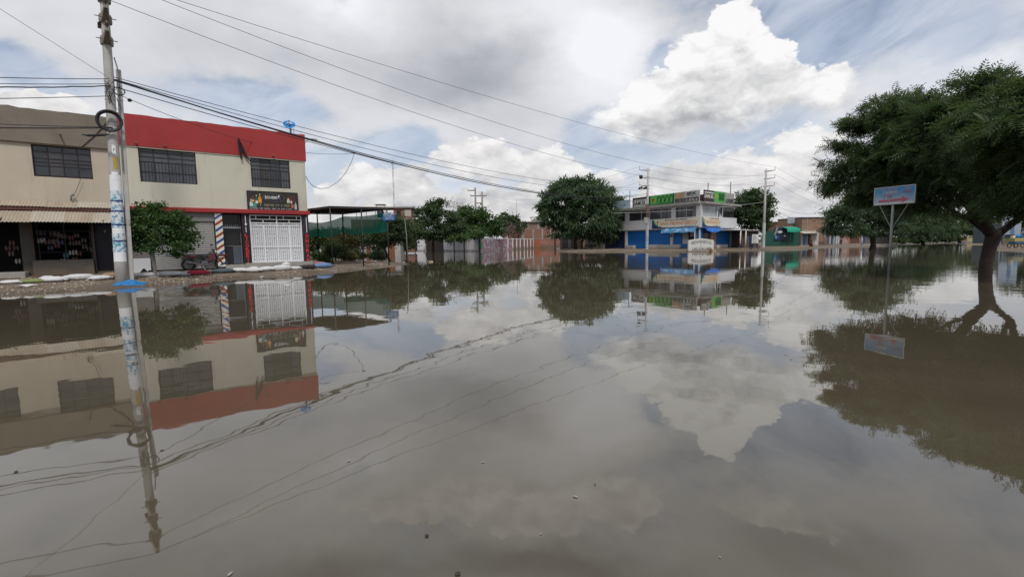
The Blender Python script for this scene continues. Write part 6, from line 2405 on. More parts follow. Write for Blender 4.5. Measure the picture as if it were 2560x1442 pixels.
    CR = mat('sign_cream', (.66, .62, .52), .6, .04)
    NV = mat('sign_navy', (.015, .03, .14), .5)
    for f, a, b, lab, first in ((FL, FL.X(1631.6), -.12, 'long cream shop sign with orange letters on the balcony band', True), (FR, .12, FR.X(1797.6), 'short cream shop sign with orange letters right of the corner', False)):
        s = thing('shop_sign', f.p((a + b) / 2, 3.5, .15), lab, 'sign', 'cream signs on the balcony band')
        W = b - a
        f.part('panel', CR, s, a, b, 3.52, 4.98, .125, .18)
        mb = MB()
        f.poly(mb, [(a, 3.53), (b, 3.53), (b, 3.62), (a + W * .25, 3.66), (a + W * .14, 3.9), (a + W * .07, 4.4), (a + W * .05, 4.97), (a, 4.97)], .183)
        mb.build('navy_swoosh', NV, s)
        mb = MB()
        f.poly(mb, [(a + W * .02, 4.97), (a + W * .045, 4.97), (a + W * .09, 4.3), (a + W * .17, 3.8), (a + W * .15, 3.75), (a + W * .06, 4.2)], .189)
        mb.build('green_swoosh', mat('sign_green', (.10, .38, .10)), s)
        mb = MB()
        f.poly(mb, [(a + W * .10, 4.62), (a + W * .155, 4.62), (a + W * .135, 4.45), (a + W * .13, 3.95), (a + W * .12, 3.95), (a + W * .12, 4.45)], .189)
        mb.build('goblet_mark', SDK, s)
        f.text('SAN FRANCISCO', OR, s, a + W * .18, b - W * .04, 3.98, 4.52, .189, .045)
        if first:
            f.text('BOTICAS & PERFUMERIAS', SDK, s, a + W * .30, a + W * .76, 4.68, 4.86, .189, .03)
            f.scribble(SDK, s, a + W * .66, b - W * .05, 3.70, 3.82, .189, 18, 4)
        else:
            f.scribble(SDK, s, a + W * .38, a + W * .9, 4.68, 4.84, .189, 14, 5)
            f.scribble(SDK, s, a + W * .6, b - W * .05, 3.70, 3.82, .189, 9, 6)
    # blue cloth banners
    BN = mat('banner_blue', (.03, .22, .48), .7, .2, 1.4, col2=(.36, .48, .58), mixs=(.52, .62))
    f = FL
    s = thing('banner', f.p(f.X(1700), 3, .9), 'straight blue and white cloth banner under the left street front sign', 'banner', 'blue banners of the corner shop')
    mb = MB()
    x0, x1 = f.X(1653, 575, 1.0), -.1
    V, Fc = [], []
    n = 24
    for i in range(n + 1):
        u = i / n
        V += [f.p(x0 + (x1 - x0) * u, 3.40 + .03 * math.sin(i * 1.3), .1), f.p(x0 + (x1 - x0) * u, 3.25 + .04 * math.sin(i * .9), 1.0), f.p(x0 + (x1 - x0) * u, 2.72 + .06 * math.sin(i * .7), 1.05 + .04 * math.sin(i * 2.2))]
    for i in range(n):
        k = i * 3
        Fc += [(k, k + 3, k + 4, k + 1), (k + 1, k + 4, k + 5, k + 2)]
    mb.add(V, Fc)
    mb.build('cloth', BN, s, smooth=True)
    for u in (.1, .32, .56, .8):
        f.scribble(SW, s, x0 + (x1 - x0) * u, x0 + (x1 - x0) * (u + .17), 2.86, 3.08, 1.09, 7, int(u * 100))
    MB().tube([f.p(x1 - .1, .3, .95), f.p(x1 - .1, 3.3, .95)], .06, 8).build('prop', WHITEM, s)
    f = FR
    s = thing('banner', f.p(2, 3, .9), 'sagging blue cloth banner right of the building corner', 'banner', 'blue banners of the corner shop')
    mb = MB()
    V, Fc = [], []
    x0, x1 = .1, f.X(1812, 575, .9)
    for i in range(n + 1):
        u = i / n
        sag = .75 * math.sin(math.pi * min(1, u * 1.1)) ** 1.2
        x = x0 + (x1 - x0) * u
        V += [f.p(x, 3.38, .1), f.p(x, 3.3 - sag * .35, .8), f.p(x, 2.95 - sag * .55 + .35 * u, .95)]
    for i in range(n):
        k = i * 3
        Fc += [(k, k + 3, k + 4, k + 1), (k + 1, k + 4, k + 5, k + 2)]
    mb.add(V, Fc)
    mb.build('cloth', mat('banner_deep_blue', (.015, .13, .46), .7, .2, 1.4, col2=(.10, .26, .50), mixs=(.55, .65)), s, smooth=True)


rooftop_signs()


def canopy_right():
    f = FR
    a, b = f.X(1812, 575, 1.5), f.X(1884, 577, 1.5)
    t = thing('porch_roof', f.p((a + b) / 2, 0, 1.5), 'thin flat grey porch roof on pale posts at the right of the corner building', 'porch')
    f.part('roof_sheet', LGREY, t, a, b, 3.0, 3.12, -.8, 2.4)
    for px in (1851, 1864, 1880):
        x = f.X(px, 600, 2.3)
        q = f.p(x, 0, 2.3)
        MB().tube([q + Vector((0, 0, gz(q.x, q.y) - .1)), q + Vector((0, 0, 3.0))], .09 if px != 1880 else .06, 8).build('post', WHITE, t, smooth=True)
    g = Face((atD(1868, 600, 73).x, 73), (1, .3))
    t2 = thing('market_stalls', g.p(1.5, 0), 'dim stall fronts behind the porch posts', 'stall')
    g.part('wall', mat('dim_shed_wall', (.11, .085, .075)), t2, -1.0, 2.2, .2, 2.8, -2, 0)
    g.part('blue_door', BLUED, t2, .4, 1.0, .3, 2.4, .003, .05)
    g.part('roof', ROOFT, t2, -1.2, 2.4, 2.82, 2.95, -2, .5)
    # white sandwich board
    s = Face((atD(1879.5, 600, 66).x, 66), (1, 0))
    sb = thing('signboard', s.p(.45, .4), 'tall white signboard with black marks left of the right-hand pole', 'sign')
    x1 = s.X(1895.5)
    z0, z1 = s.Z(1887, 608), s.Z(1887, 586)
    s.part('panel', SW, sb, 0, x1, z0, z1, 0, .05)
    r = random.Random(3)
    for k in range(4):
        s.scribble(SDK, sb, .1, x1 * r.uniform(.55, .9), z1 - .32 - k * .28, z1 - .16 - k * .28, .053, 4, 80 + k)
    for x in (.05, x1 - .05):
        MB().tube([s.p(x, .15, -.05), s.p(x, z0, -.03)], .025, 5).build('leg', BLACK, sb)


canopy_right()


def welcome_sign():
    D = 63.0
    A, B = atD(1720.8, 628, D), atD(1784, 627, D + .3)
    f = Face((A.x, A.y), (B - A).xy)
    W = (B - A).xy.length
    t = thing('welcome_sign', f.p(W / 2, 0), 'white gabled welcome wall with black hand-painted letters at the water edge', 'sign')
    zt = f.Z(1722, 601)
    za = f.Z(1752, 596)
    m_ = mat('welcome_white', (.60, .59, .56), .8, .05, 1, mud=(.0, .45), streak=.12)
    mb = MB()
    prof = [(0, -.3), (W, -.3), (W, zt), (W * .82, zt + (za - zt) * .45), (W / 2, za), (W * .18, zt + (za - zt) * .45), (0, zt)]
    n = len(prof)
    a = [f.p(x, z, 0) for x, z in prof]
    b = [f.p(x, z, -.25) for x, z in prof]
    mb.add(a + b, [tuple(range(n)), tuple(range(n, 2 * n))[::-1]] + [(i, i + n, (i + 1) % n + n, (i + 1) % n) for i in range(n)])
    mb.build('panel', m_, t)
    K = mat('welcome_black', (.02, .018, .018), .7)
    f.text('BIENVENIDOS', K, t, W * .12, W * .90, zt - .60, zt - .18, .006, .004, arc=.18)
    f.text('A', K, t, W * .46, W * .52, zt - .82, zt - .68, .006, .03)
    f.text('LAS DALIAS', K, t, W * .16, W * .86, zt - 1.32, zt - .97, .006, .008)
    f.scribble(mat('faded_print', (.20, .18, .15), .8), t, W * .2, W * .6, .28, .34, .006, 20, 8)
    # stones heaped at its right foot
    for i, (u, s_) in enumerate(((.70, .30), (.80, .36), (.90, .30), (.97, .26), (.76, .20))):
        q = f.p(W * u, 0, .35)
        o = MB().blob((q.x, q.y, .05 + .30 * (i in (1, 4))), (s_, s_ * .8, s_ * .7), i, 8, 5, .2, random.Random(i)).build('boulder', mat('sand_boulder', (.30, .24, .17), .95, .2, 3, .02, 10), loc=q)
        tag(o, 'sand coloured boulder number-less pile piece, %s at the right foot of the welcome wall' % ('leftmost', 'topmost left', 'third from the left', 'rightmost', 'upper small')[i], 'boulder', 'boulders at the welcome wall')
        o['label'] = '%s sand coloured boulder piled at the right foot of the welcome wall' % ('leftmost', 'tall second', 'wide third', 'rightmost', 'small upper')[i]


welcome_sign()
# mound of earth right of the sign and left
tree('dark leafy tree behind the right side of the corner building', 'tree', (atD(1885, 610, 78).x, 78, 0),
     [lobe(1880, 520, 78, 3.0, 3.0), lobe(1860, 505, 78, 1.9, 1.6), lobe(1895, 500, 78, 2.2, 1.8), lobe(1905, 535, 78, 2.1, 2.2), lobe(1870, 545, 77.5, 2.6, 2.0), lobe(1890, 562, 78, 2.5, 1.8), lobe(1862, 530, 78, 2.0, 2.2), lobe(1888, 485, 78, 1.0, .8)],
     15000, 'leaf', .36, LF_DK, BK, 72, r0=.22, clump=.4, per=24)


# ------------------------------------------------------------------ street row at right
def right_row():
    f = Face((atD(1912, 600, 86).x, 86), (1, .12))
    t = thing('green_fence', f.p(4, 0), 'dark green sheet fence with a blue and white painted panel', 'fence')
    GN = mat('dark_green_fence', (.018, .085, .065), .8, .12, .6, streak=.25)
    zt = f.Z(1950, 577)
    xs = [f.X(p_) for p_ in (1912, 1934, 1948, 1962, 1976, 1999)]
    for i in range(5):
        f.part('fence_sheet', GN, t, xs[i] + .03, xs[i + 1] - .03, .25, zt + .05 * (i % 2), -.05, 0)
    f.part('blue_strip', mat('stripe_blue', (.02, .06, .30)), t, f.X(1909), f.X(1913), .3, 2.2, -.1, .02)
    bill = thing('painted_panel', f.p(f.X(1950), .9, .1), 'blue and white painted panel hung on the green fence', 'sign')
    mm = mat('abstract_blue_print', (.015, .03, .07), .6, .3, .8, col2=(.32, .36, .38), mixs=(.54, .62))
    f.part('print', mm, bill, f.X(1934.5), f.X(1968), f.Z(1950, 601), f.Z(1950, 569), .06, .12)
    for a, b, c, d, m_ in ((1942, 1956, 583, 577, SW), (1936, 1942, 597, 589, mat('sign_cyan', (.05, .28, .5), .5)), (1957, 1964, 592, 588, SW)):
        mb = MB()
        x0, x1, z0, z1 = f.X(a), f.X(b), f.Z(a, c), f.Z(a, d)
        f.poly(mb, [((x0 + x1) / 2 + (x1 - x0) / 2 * math.cos(q), (z0 + z1) / 2 + (z1 - z0) / 2 * math.sin(q)) for q in [2 * math.pi * k / 14 for k in range(14)]], .121)
        mb.build('painted_shape', m_, bill)
    # green awning stall
    s = thing('green_awning', f.p(f.X(1984), 0, 1), 'bright green awning cloth over the right end of the green fence', 'awning')
    mb = MB()
    V, Fc = [], []
    x0, x1 = f.X(1968, 575, 1.4), f.X(2001, 575, 1.4)
    zA, zB = f.Z(1984, 567, .1), f.Z(1984, 573, 1.4)
    n = 14
    for i in range(n + 1):
        u = i / n
        V += [f.p(x0 + (x1 - x0) * u, zA, .1), f.p(x0 + (x1 - x0) * u, zB - .12 * math.sin(math.pi * u) + .1, 1.4), f.p(x0 + (x1 - x0) * u, zB - .45 - .12 * math.sin(math.pi * u), 1.42)]
    for i in range(n):
        k = i * 3
        Fc += [(k, k + 3, k + 4, k + 1), (k + 1, k + 4, k + 5, k + 2)]
    mb.add(V, Fc)
    mb.build('cloth', mat('bright_green_cloth', (.01, .26, .17), .7, .12, 1), s, smooth=True)
    for x in (x0 + .1, x1 - .1):
        MB().tube([f.p(x, .2, 1.35), f.p(x, zB, 1.35)], .04, 6).build('pole', BLACK, s)
    # brick warehouse
    D = 95
    g = Face((atD(2003, 600, D).x, D), (1, .05))
    t = thing('brick_warehouse', g.p(3, 0), 'tan brick warehouse with coloured doors behind the person in maroon', 'building')
    TB = BRK(g.rz, 'tan_red_brick', (.30, .175, .12), (.26, .21, .17))
    z1, zm = g.Z(2030, 545), g.Z(2030, 577)
    g.part('upper_wall', TB, t, 0, g.X(2066), zm + .12, z1, -8, 0)
    g.part('lower_wall', BRK(g.rz, 'ochre_wall', (.28, .16, .10)), t, 0, g.X(2066), .2, zm - .12, -8, .0)
    g.part('beam', mat('pale_beam', (.36, .30, .24), .9), t, 0, g.X(2066), zm - .12, zm + .12, -.1, .06)
    g.part('coping', ROOFT, t, -.1, g.X(2067), z1, z1 + .16, -8, .15)
    g.part('column', CONC, t, g.X(2014), g.X(2016), zm, z1, .001, .08)
    for a, b, c in ((2002, 2007, (.35, .35, .36)), (2007.5, 2011, (.10, .12, .25)), (2012, 2015, (.12, .30, .42)), (2016, 2019, (.30, .34, .38)), (2020, 2022, (.04, .04, .08)), (2024, 2030, (.42, .38, .36)), (2031, 2041, (.46, .45, .44))):
        g.part('door', mat('row_door_%d' % round(a), c, .7, .1, 1), t, g.X(a), g.X(b), .3, g.Z(2010, 584), .005, .08 if a < 2024 else .6)
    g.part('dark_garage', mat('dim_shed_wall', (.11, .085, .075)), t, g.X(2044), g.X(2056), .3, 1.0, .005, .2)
    aw = thing('small_awning', g.p(g.X(2022), 2, .8), 'small cream awning over the blue doors of the warehouse', 'awning')
    mb = MB()
    xa, xb = g.X(2000, 580, .5), g.X(2043, 580, .5)
    mb.hexa([g.p(xa, g.Z(2020, 584), 1.6), g.p(xb, g.Z(2020, 584), 1.6), g.p(xb, zm - .2, .1), g.p(xa, zm - .2, .1), g.p(xa, g.Z(2020, 584) + .06, 1.6), g.p(xb, g.Z(2020, 584) + .06, 1.6), g.p(xb, zm - .14, .1), g.p(xa, zm - .14, .1)])
    mb.build('sheet', mat('cream_sheet', (.46, .42, .36), .7), aw)
    bd = thing('billboard', g.p(g.X(1985), z1, .3), 'faded grey rooftop billboard with a round emblem left of the warehouse', 'billboard')
    h = Face((atD(1966, 600, 97).x, 97), (1, .1))
    h.part('panel', mat('faded_billboard', (.33, .36, .40), .7, .15, .8), bd, 0, h.X(2006), h.Z(1985, 559), h.Z(1985, 543), 0, .1)
    for k in range(3):
        h.scribble(mat('sign_pale_letter', (.48, .50, .52), .6), bd, .6, h.X(1990), h.Z(1985, 548) - k * .4, h.Z(1985, 548) - k * .4 + .25, .103, 10, 30 + k)
    ex, ez = h.X(1998.5), h.Z(1998, 551)
    MB().tube([h.p(ex + .42 * math.cos(q), ez + .5 * math.sin(q), .13) for q in [2 * math.pi * k / 18 for k in range(18)]], .07, 5, closed=True).build('round_emblem', SW, bd)
    MB().tube([h.p(ex - .2, ez - .2, .13), h.p(ex + .2, ez + .25, .13)], .07, 5).build('emblem_stroke', SW, bd)
    h.part('brick_base', BRK(0, 'tan_red_brick', (.30, .175, .12)), bd, 0, h.X(2006), .3, h.Z(1985, 559) - .02, -.5, -.1)
    # far upper house left
    D = 110
    g = Face((atD(1938, 600, D).x, D), (1, 0))
    t = thing('far_house', g.p(1.5, 0), 'far brick house with a dark roof opening above the green fence', 'building')
    g.part('wall', BRK(0, 'tan_brick', (.27, .16, .115)), t, 0, g.X(1966), .2, g.Z(1950, 556), -5, 0)
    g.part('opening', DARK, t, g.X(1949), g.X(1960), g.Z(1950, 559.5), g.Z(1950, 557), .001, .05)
    g.part('roof', CONC, t, -.3, g.X(1967), g.Z(1950, 556) + .01, g.Z(1950, 554), -5.2, .4)
    # row right of the pole
    D = 98
    g = Face((atD(2066, 600, D).x, D), (1, .02))
    t = thing('row_houses', g.p(5, 0), 'low pink and brown row of shop fronts half hidden behind the feathery trees', 'building')
    zt = g.Z(2100, 582)
    for a, b, c in ((2066, 2073, (.09, .08, .12)), (2073, 2078, (.30, .31, .32)), (2078, 2082, (.03, .03, .03)), (2082, 2099, (.24, .27, .30)), (2099, 2104, (.09, .08, .08)), (2104, 2120, (.36, .24, .21)), (2120, 2152, (.29, .16, .11)), (2157, 2163, (.035, .06, .16)), (2163, 2178, (.12, .11, .11)), (2191, 2225, (.30, .29, .28))):
        g.part('wall_bay', mat('bay_%d' % a, c, .85, .15, .5, mud=(.2, .6)), t, g.X(a), g.X(b) - .02, .25, zt, -5, 0)
    g.part('garage_door', mat('brown_garage', (.10, .055, .045), .7), t, g.X(2125), g.X(2148), .6, 2.0, .005, .06)
    for a, b in ((2090, 2091.5), (2095, 2096.5), (2152, 2155.5), (2206, 2207), (2213, 2214)):
        g.part('pillar', WHITE, t, g.X(a), g.X(b), .25, zt, .005, .15)
    g.part('roof', CONC, t, g.X(2064), g.X(2226), zt + .01, zt + .2, -5.2, .5)
    g.part('porch', CONC, t, g.X(2186), g.X(2226), zt - .25, zt - .1, .3, 2.5)
    g.part('dark_bench', GREYW, t, g.X(2184), g.X(2208), .5, 1.25, .1, .9)
    g.part('step', CONC, t, g.X(2066), g.X(2226), .0, .35, .05, 2.0)
    for px, top, D_, lab in ((2064.5, 526, 92, 'thin grey pole at the right end of the warehouse'), (2157, 563, 90, 'whitish pole in front of the row of shop fronts')):
        q = atD(px, top, D_)
        tt = thing('street_pole', (q.x, D_, 0), lab, 'utility pole', 'utility poles')
        MB().tube([Vector((q.x, D_, 0)), q], [.18, .12], 8).build('shaft', POLE if px < 2100 else WHITE, tt, smooth=True)


right_row()


# ------------------------------------------------------------------ people far off
def person(px, pyf, D, H_, label, shirt, trousers, face_az, stride=.12, skirt=False):
    p = atD(px, pyf, D)
    z = max(0.02, gz(p.x, D))
    t = thing('person', (p.x, D, z), label, 'person')
    k = H_ / 1.7
    fx = Vector((math.sin(face_az), math.cos(face_az), 0))
    sx = Vector((fx.y, -fx.x, 0))

    def P(s, f_, h):
        return Vector((p.x, D, z)) + sx * s * k + fx * f_ * k + Vector((0, 0, h * k))

    def skin(name, m, verts, edges, root=0):
        me = bpy.data.meshes.new(name)
        org = wloc(t)
        me.from_pydata([tuple(v - org) for v, _ in verts], edges, [])
        o = bpy.data.objects.new(name, me)
        COL.objects.link(o)
        md = o.modifiers.new('skin', 'SKIN')
        for i, (_, r) in enumerate(verts):
            me.skin_vertices[0].data[i].radius = (r * k, r * k)
            me.skin_vertices[0].data[i].use_root = (i == root)
        sb = o.modifiers.new('sub', 'SUBSURF')
        sb.levels = 1
        sb.render_levels = 1
        dg = bpy.context.evaluated_depsgraph_get()
        me2 = bpy.data.meshes.new_from_object(o.evaluated_get(dg))
        o.modifiers.clear()
        o.data = me2
        o.data.materials.clear()
        o.data.materials.append(m)
        o.parent = t
        me2.polygons.foreach_set('use_smooth', [True] * len(me2.polygons))
        return o
    skinm = mat('brown_skin', (.20, .11, .075), .6)
    a = stride
    body = [(P(0, 0, .95), .10), (P(0, 0, 1.15), .095), (P(0, 0, 1.38), .105), (P(0, .0, 1.48), .05), (P(0, .02, 1.60), .085), (P(0, .03, 1.68), .06),
            (P(.10, 0, .90), .075), (P(.10, a, .48), .052), (P(.10, a * 1.1, .07), .038), (P(.10, a * 1.1 + .13, .03), .03),
            (P(-.10, 0, .90), .075), (P(-.10, -a, .48), .052), (P(-.10, -a * 1.3, .07), .038), (P(-.10, -a * 1.3 + .13, .03), .03),
            (P(.19, 0, 1.38), .05), (P(.25, -.03, 1.12), .038), (P(.24, .06, .88), .028), (P(.24, .09, .80), .03),
            (P(-.19, 0, 1.38), .05), (P(-.25, .0, 1.12), .038), (P(-.24, .12, .90), .028), (P(-.24, .16, .83), .03)]
    ed = [(0, 1), (1, 2), (2, 3), (3, 4), (4, 5), (0, 6), (6, 7), (7, 8), (8, 9), (0, 10), (10, 11), (11, 12), (12, 13), (2, 14), (14, 15), (15, 16), (16, 17), (2, 18), (18, 19), (19, 20), (20, 21)]
    skin('body', skinm, body, ed)
    skin('shirt', shirt, [(P(0, 0, .98), .13), (P(0, 0, 1.18), .125), (P(0, 0, 1.40), .125), (P(.19, 0, 1.39), .068), (P(.245, -.03, 1.14), .052), (P(-.19, 0, 1.39), .068), (P(-.245, 0, 1.14), .052)],
         [(0, 1), (1, 2), (2, 3), (3, 4), (2, 5), (5, 6)])
    if skirt:
        MB().lathe(P(0, 0, .12), [(.30 * k, 0), (.24 * k, .4 * k), (.15 * k, .86 * k), (.14 * k, .92 * k)], 14).build('skirt', trousers, t, smooth=True)
    else:
        skin('trousers', trousers, [(P(0, 0, .96), .115), (P(.10, 0, .90), .09), (P(.10, a, .48), .068), (P(.10, a * 1.1, .12), .055), (P(-.10, 0, .90), .09), (P(-.10, -a, .48), .068), (P(-.10, -a * 1.3, .12), .055)],
             [(0, 1), (1, 2), (2, 3), (0, 4), (4, 5), (5, 6)])
    MB().blob(P(0, -.01, 1.645), (.085 * k, .09 * k, .085 * k), 0, 12, 8, .02, flat=-.35).build('hair', mat('black_hair', (.015, .012, .011), .6), t, smooth=True)


person(1848, 621, 67, 1.68, 'person in a red shirt and dark trousers walking by the porch posts', mat('shirt_red', (.26, .035, .04), .8), mat('trousers_black', (.025, .025, .03), .8), 1.9, .16)
person(2027.5, 615.5, 80, 1.62, 'person in a long maroon dress standing before the brick warehouse', mat('maroon_cloth', (.09, .014, .025), .8), mat('maroon_cloth', (.09, .014, .025)), 2.8, .05, True)
person(2103, 607.5, 92, 1.62, 'person in a pale pink top before the low row houses', mat('pink_top', (.42, .30, .30), .8), mat('trousers_black', (.025, .025, .03)), .4, .08)


def parked_moto(px, D, label, col, az):
    p = atD(px, 615, D)
    z = max(.02, gz(p.x, D))
    f = Face((p.x, p.y), (math.cos(az), math.sin(az)))
    t = thing('parked_motorcycle', (p.x, D, z), label, 'motorcycle')
    for x in (-.6, .6):
        MB().tube([f.p(x + .26 * math.cos(a), z + .30 + .26 * math.sin(a)) for a in [2 * math.pi * i / 16 for i in range(16)]], .05, 6, closed=True).build('wheel', mat('tyre_rubber', (.018, .018, .018)), t, smooth=True)
    MB().hexa([f.p(-.75, z + .62, .12), f.p(.35, z + .55, .12), f.p(.35, z + .55, -.12), f.p(-.75, z + .62, -.12), f.p(-.8, z + .78, .08), f.p(.35, z + .88, .08), f.p(.35, z + .88, -.08), f.p(-.8, z + .78, -.08)]).build('body', col, t, bevel=.03)
    MB().box(f.p(0, z + .38), (.5, .22, .3), f.rz).build('engine', mat('engine_grey', (.09, .09, .10)), t, bevel=.03)
    MB().tube([f.p(.6, z + .3), f.p(.40, z + .98)], .03, 6).build('fork', BLACK, t)
    MB().tube([f.p(.36, z + 1.0, -.3), f.p(.40, z + .98), f.p(.36, z + 1.0, .3)], .015, 6).build('handlebar', BLACK, t)


parked_moto(1886, 68, 'dark motorcycle parked beneath the white signboard', BLACK, .2)
parked_moto(1472, 86, 'motorcycle parked in the shade of the big round tree, left one', mat('moto_grey', (.12, .12, .13), .5), .3)
parked_moto(1487, 87, 'motorcycle parked in the shade of the big round tree, right one', mat('moto_dark_red', (.10, .02, .02), .5), -.2)


# ------------------------------------------------------------------ roadside arrow board at right
def arrow_board():
    A, B = atD(2187, 512, 21.9), atD(2286.5, 506, 20.4)
    f = Face((A.x, A.y), (B - A).xy)
    W = (B - A).xy.length
    z0 = f.Z(2187, 512)
    z1 = f.Z(2187, 471.5)
    z0 = (z0 + f.Z(2286.5, 506)) / 2
    z1 = (z1 + f.Z(2286.5, 464.5)) / 2
    t = thing('arrow_board', f.p(W * .47, 0), 'pale blue roadside board with a red arrow on a steel post in the water', 'sign')
    pm = bpy.data.materials.new('faded_blue_print')
    pm.use_nodes = True
    N = Nodes(pm.node_tree)
    out = N.new('ShaderNodeOutputMaterial')
    b = N.new('ShaderNodeBsdfPrincipled')
    N.t.links.new(b.outputs[0], out.inputs[0])
    sp = N.new('ShaderNodeSeparateXYZ')
    tc = N.new('ShaderNodeTexCoord').outputs['Object']
    N.put(sp.inputs[0], tc)
    zz = N.m('MULTIPLY_ADD', N.m('SUBTRACT', N.noise(tc, 2.2, 4), .5), .5, sp.outputs[2])
    N.put(b.inputs['Base Color'], N.mix(N.ss(zz, z0, z1 - .15), (.36, .44, .52, 1), (.06, .24, .46, 1)))
    b.inputs['Roughness'].default_value = .5
    pan = f.part('panel', pm, t, 0, W, z0, z1, 0, .04)
    for q in ((0, W, z1 - .0, z1 + .035), (0, W, z0 - .035, z0)):
        f.part('frame', mat('bright_steel', (.45, .46, .48)), t, q[0], q[1], q[2], q[3], -.02, .05)
    for x in (-.03, W):
        f.part('frame', mat('bright_steel', (.45, .46, .48)), t, x, x + .03, z0 - .035, z1 + .035, -.02, .05)
    AR = mat('faded_red_print', (.46, .13, .17), .6, .12, 4)
    h = z1 - z0
    mb = MB()
    f.poly(mb, [(W * .12, z0 + h * .12), (W * .70, z0 + h * .14), (W * .70, z0 + h * .30), (W * .12, z0 + h * .26)], .042)
    f.poly(mb, [(W * .70, z0 + h * .02), (W * .88, z0 + h * .22), (W * .70, z0 + h * .42)], .042)
    mb.build('arrow', AR, t)
    WH = mat('sign_white', (.62, .62, .60))
    f.part('white_base', WH, t, .02, W * .97, z0 + .005, z0 + h * .07, .0405, .0435)
    f.scribble(mat('pinkish_letter', (.55, .32, .36), .6), t, W * .19, W * .58, z0 + h * .80, z0 + h * .92, .044, 12, 1)
    f.scribble(WH, t, W * .22, W * .60, z0 + h * .66, z0 + h * .76, .044, 13, 2)
    f.scribble(mat('pinkish_letter', (.55, .32, .36)), t, W * .20, W * .62, z0 + h * .55, z0 + h * .64, .044, 13, 3)
    f.scribble(AR, t, W * .24, W * .46, z0 + h * .36, z0 + h * .52, .044, 7, 4)
    f.scribble(mat('pinkish_letter', (.55, .32, .36)), t, W * .76, W * .93, z0 + h * .80, z0 + h * .92, .044, 5, 5)
    f.scribble(AR, t, W * .72, W * .94, z0 + h * .60, z0 + h * .72, .044, 6, 6)
    q = f.p(W * .47, 0, -.03)
    MB().tube([Vector((q.x, q.y, -.5)), Vector((q.x, q.y, z1 - .05))], .05, 10).build('post', mat('grey_steel_post', (.30, .30, .31), .5), t, smooth=True)
    for u in (.12, .86):
        MB().tube([Vector((q.x, q.y, z0 - 1.15)), f.p(W * u, z0 - .02, -.02)], .016, 6).build('brace', mat('grey_steel_post', (.30, .30, .31)), t)


arrow_board()

# ------------------------------------------------------------------ trees at right
tree('spreading feathery tree standing in the water behind the arrow board', 'tree', (atD(2181, 622, 64).x, 64, -.1),
     [lobe(2160, 535, 64, 3.4, 2.0), lobe(2110, 560, 64, 2.6, 1.6), lobe(2200, 520, 64, 3.4, 2.2), lobe(2250, 545, 64, 3.2, 2.0), lobe(2180, 500, 64, 2.2, 1.5), lobe(2085, 575, 64, 1.4, .9), lobe(2290, 565, 64, 2.6, 1.6), lobe(2130, 580, 63, 2.4, .9), lobe(2220, 575, 63, 3.0, 1.1), lobe(2150, 490, 64, 1.8, 1.2), lobe(2120, 530, 64, 2.4, 1.5), lobe(2190, 480, 64, 2.0, 1.2), lobe(2240, 505, 64, 2.4, 1.5), lobe(2100, 545, 64, 1.6, 1.0)],
     26000, 'strip', .46, LF_ALG, BK, 81, name='algarrobo_tree', r0=.26, clump=.38, per=24, shell=.6, droop=.35, twigs=80,
     trunks=[[(Vector((atD(2181, 622, 64).x, 64, -.4)), .5), (Vector((atD(2181, 622, 64).x + .1, 64, .6)), .33), (Vector((atD(2181, 622, 64).x - .1, 64, 1.8)), .30), (Vector((atD(2184, 622, 64).x, 64, 3.2)), .24)]], fork=(atD(2184, 600, 64).x, 64, 2.8))
tree('far feathery tree right of the one behind the arrow board', 'tree', (atD(2310, 610, 96).x, 96, 0),
     [lobe(2300, 560, 96, 4.6, 3.0), lobe(2350, 568, 96, 3.6, 2.6), lobe(2260, 575, 96, 3.6, 2.2), lobe(2330, 585, 95, 3.8, 1.6)], 11000, 'strip', .62, LF_ALG, BK, 82, name='algarrobo_tree', r0=.3, clump=.5, per=24, droop=.35)
tree('far dark tree seen left of the fork of the big trunk', 'tree', (atD(2400, 605, 120).x, 120, .2),
     [lobe(2395, 565, 120, 4.6, 3.2), lobe(2430, 572, 120, 3.4, 2.6), lobe(2370, 580, 120, 3.6, 2.2)], 8000, 'leaf', .6, LF_DK, BK, 83, r0=.3, clump=.6, per=24)
tree('far green tree seen through the fork of the big trunk', 'tree', (atD(2485, 605, 135).x, 135, .2),
     [lobe(2480, 548, 135, 5.2, 3.4), lobe(2455, 560, 135, 3.6, 3.0), lobe(2510, 560, 135, 3.6, 3.4)], 8000, 'leaf', .65, LF_FIC, BK, 84, r0=.3, clump=.6, per=24)
tree('far tree at the right edge behind the cart', 'tree', (atD(2585, 605, 75).x, 75, .2),
     [lobe(2590, 530, 75, 4.0, 3.4), lobe(2570, 560, 75, 2.6, 2.2), lobe(2640, 540, 75, 4.0, 3.6)], 8000, 'leaf', .45, LF_DK, BK, 85, r0=.3, clump=.5, per=24)
for i, (px, D, r_, h_, lm) in enumerate(((2240, 118, 2.2, 1.6, LF_OLV), (2290, 112, 2.0, 1.3, LF_DK), (2345, 125, 2.6, 1.9, LF_OLV), (2260, 135, 2.8, 2.2, LF_DK), (2380, 138, 2.4, 1.7, LF_OLV), (2325, 140, 3.0, 2.4, LF_DK))):
    shrub(px, 608, D, r_, h_, lm, ['pale low bush left of the far mud flats', 'dark low bush in the middle of the far mud flats', 'pale low bush right of the middle mud flats', 'dark bush farther back on the left mud flats', 'pale bush near the far dark tree', 'dark bush farthest back on the mud flats'][i], 90 + i, 1800, .42)


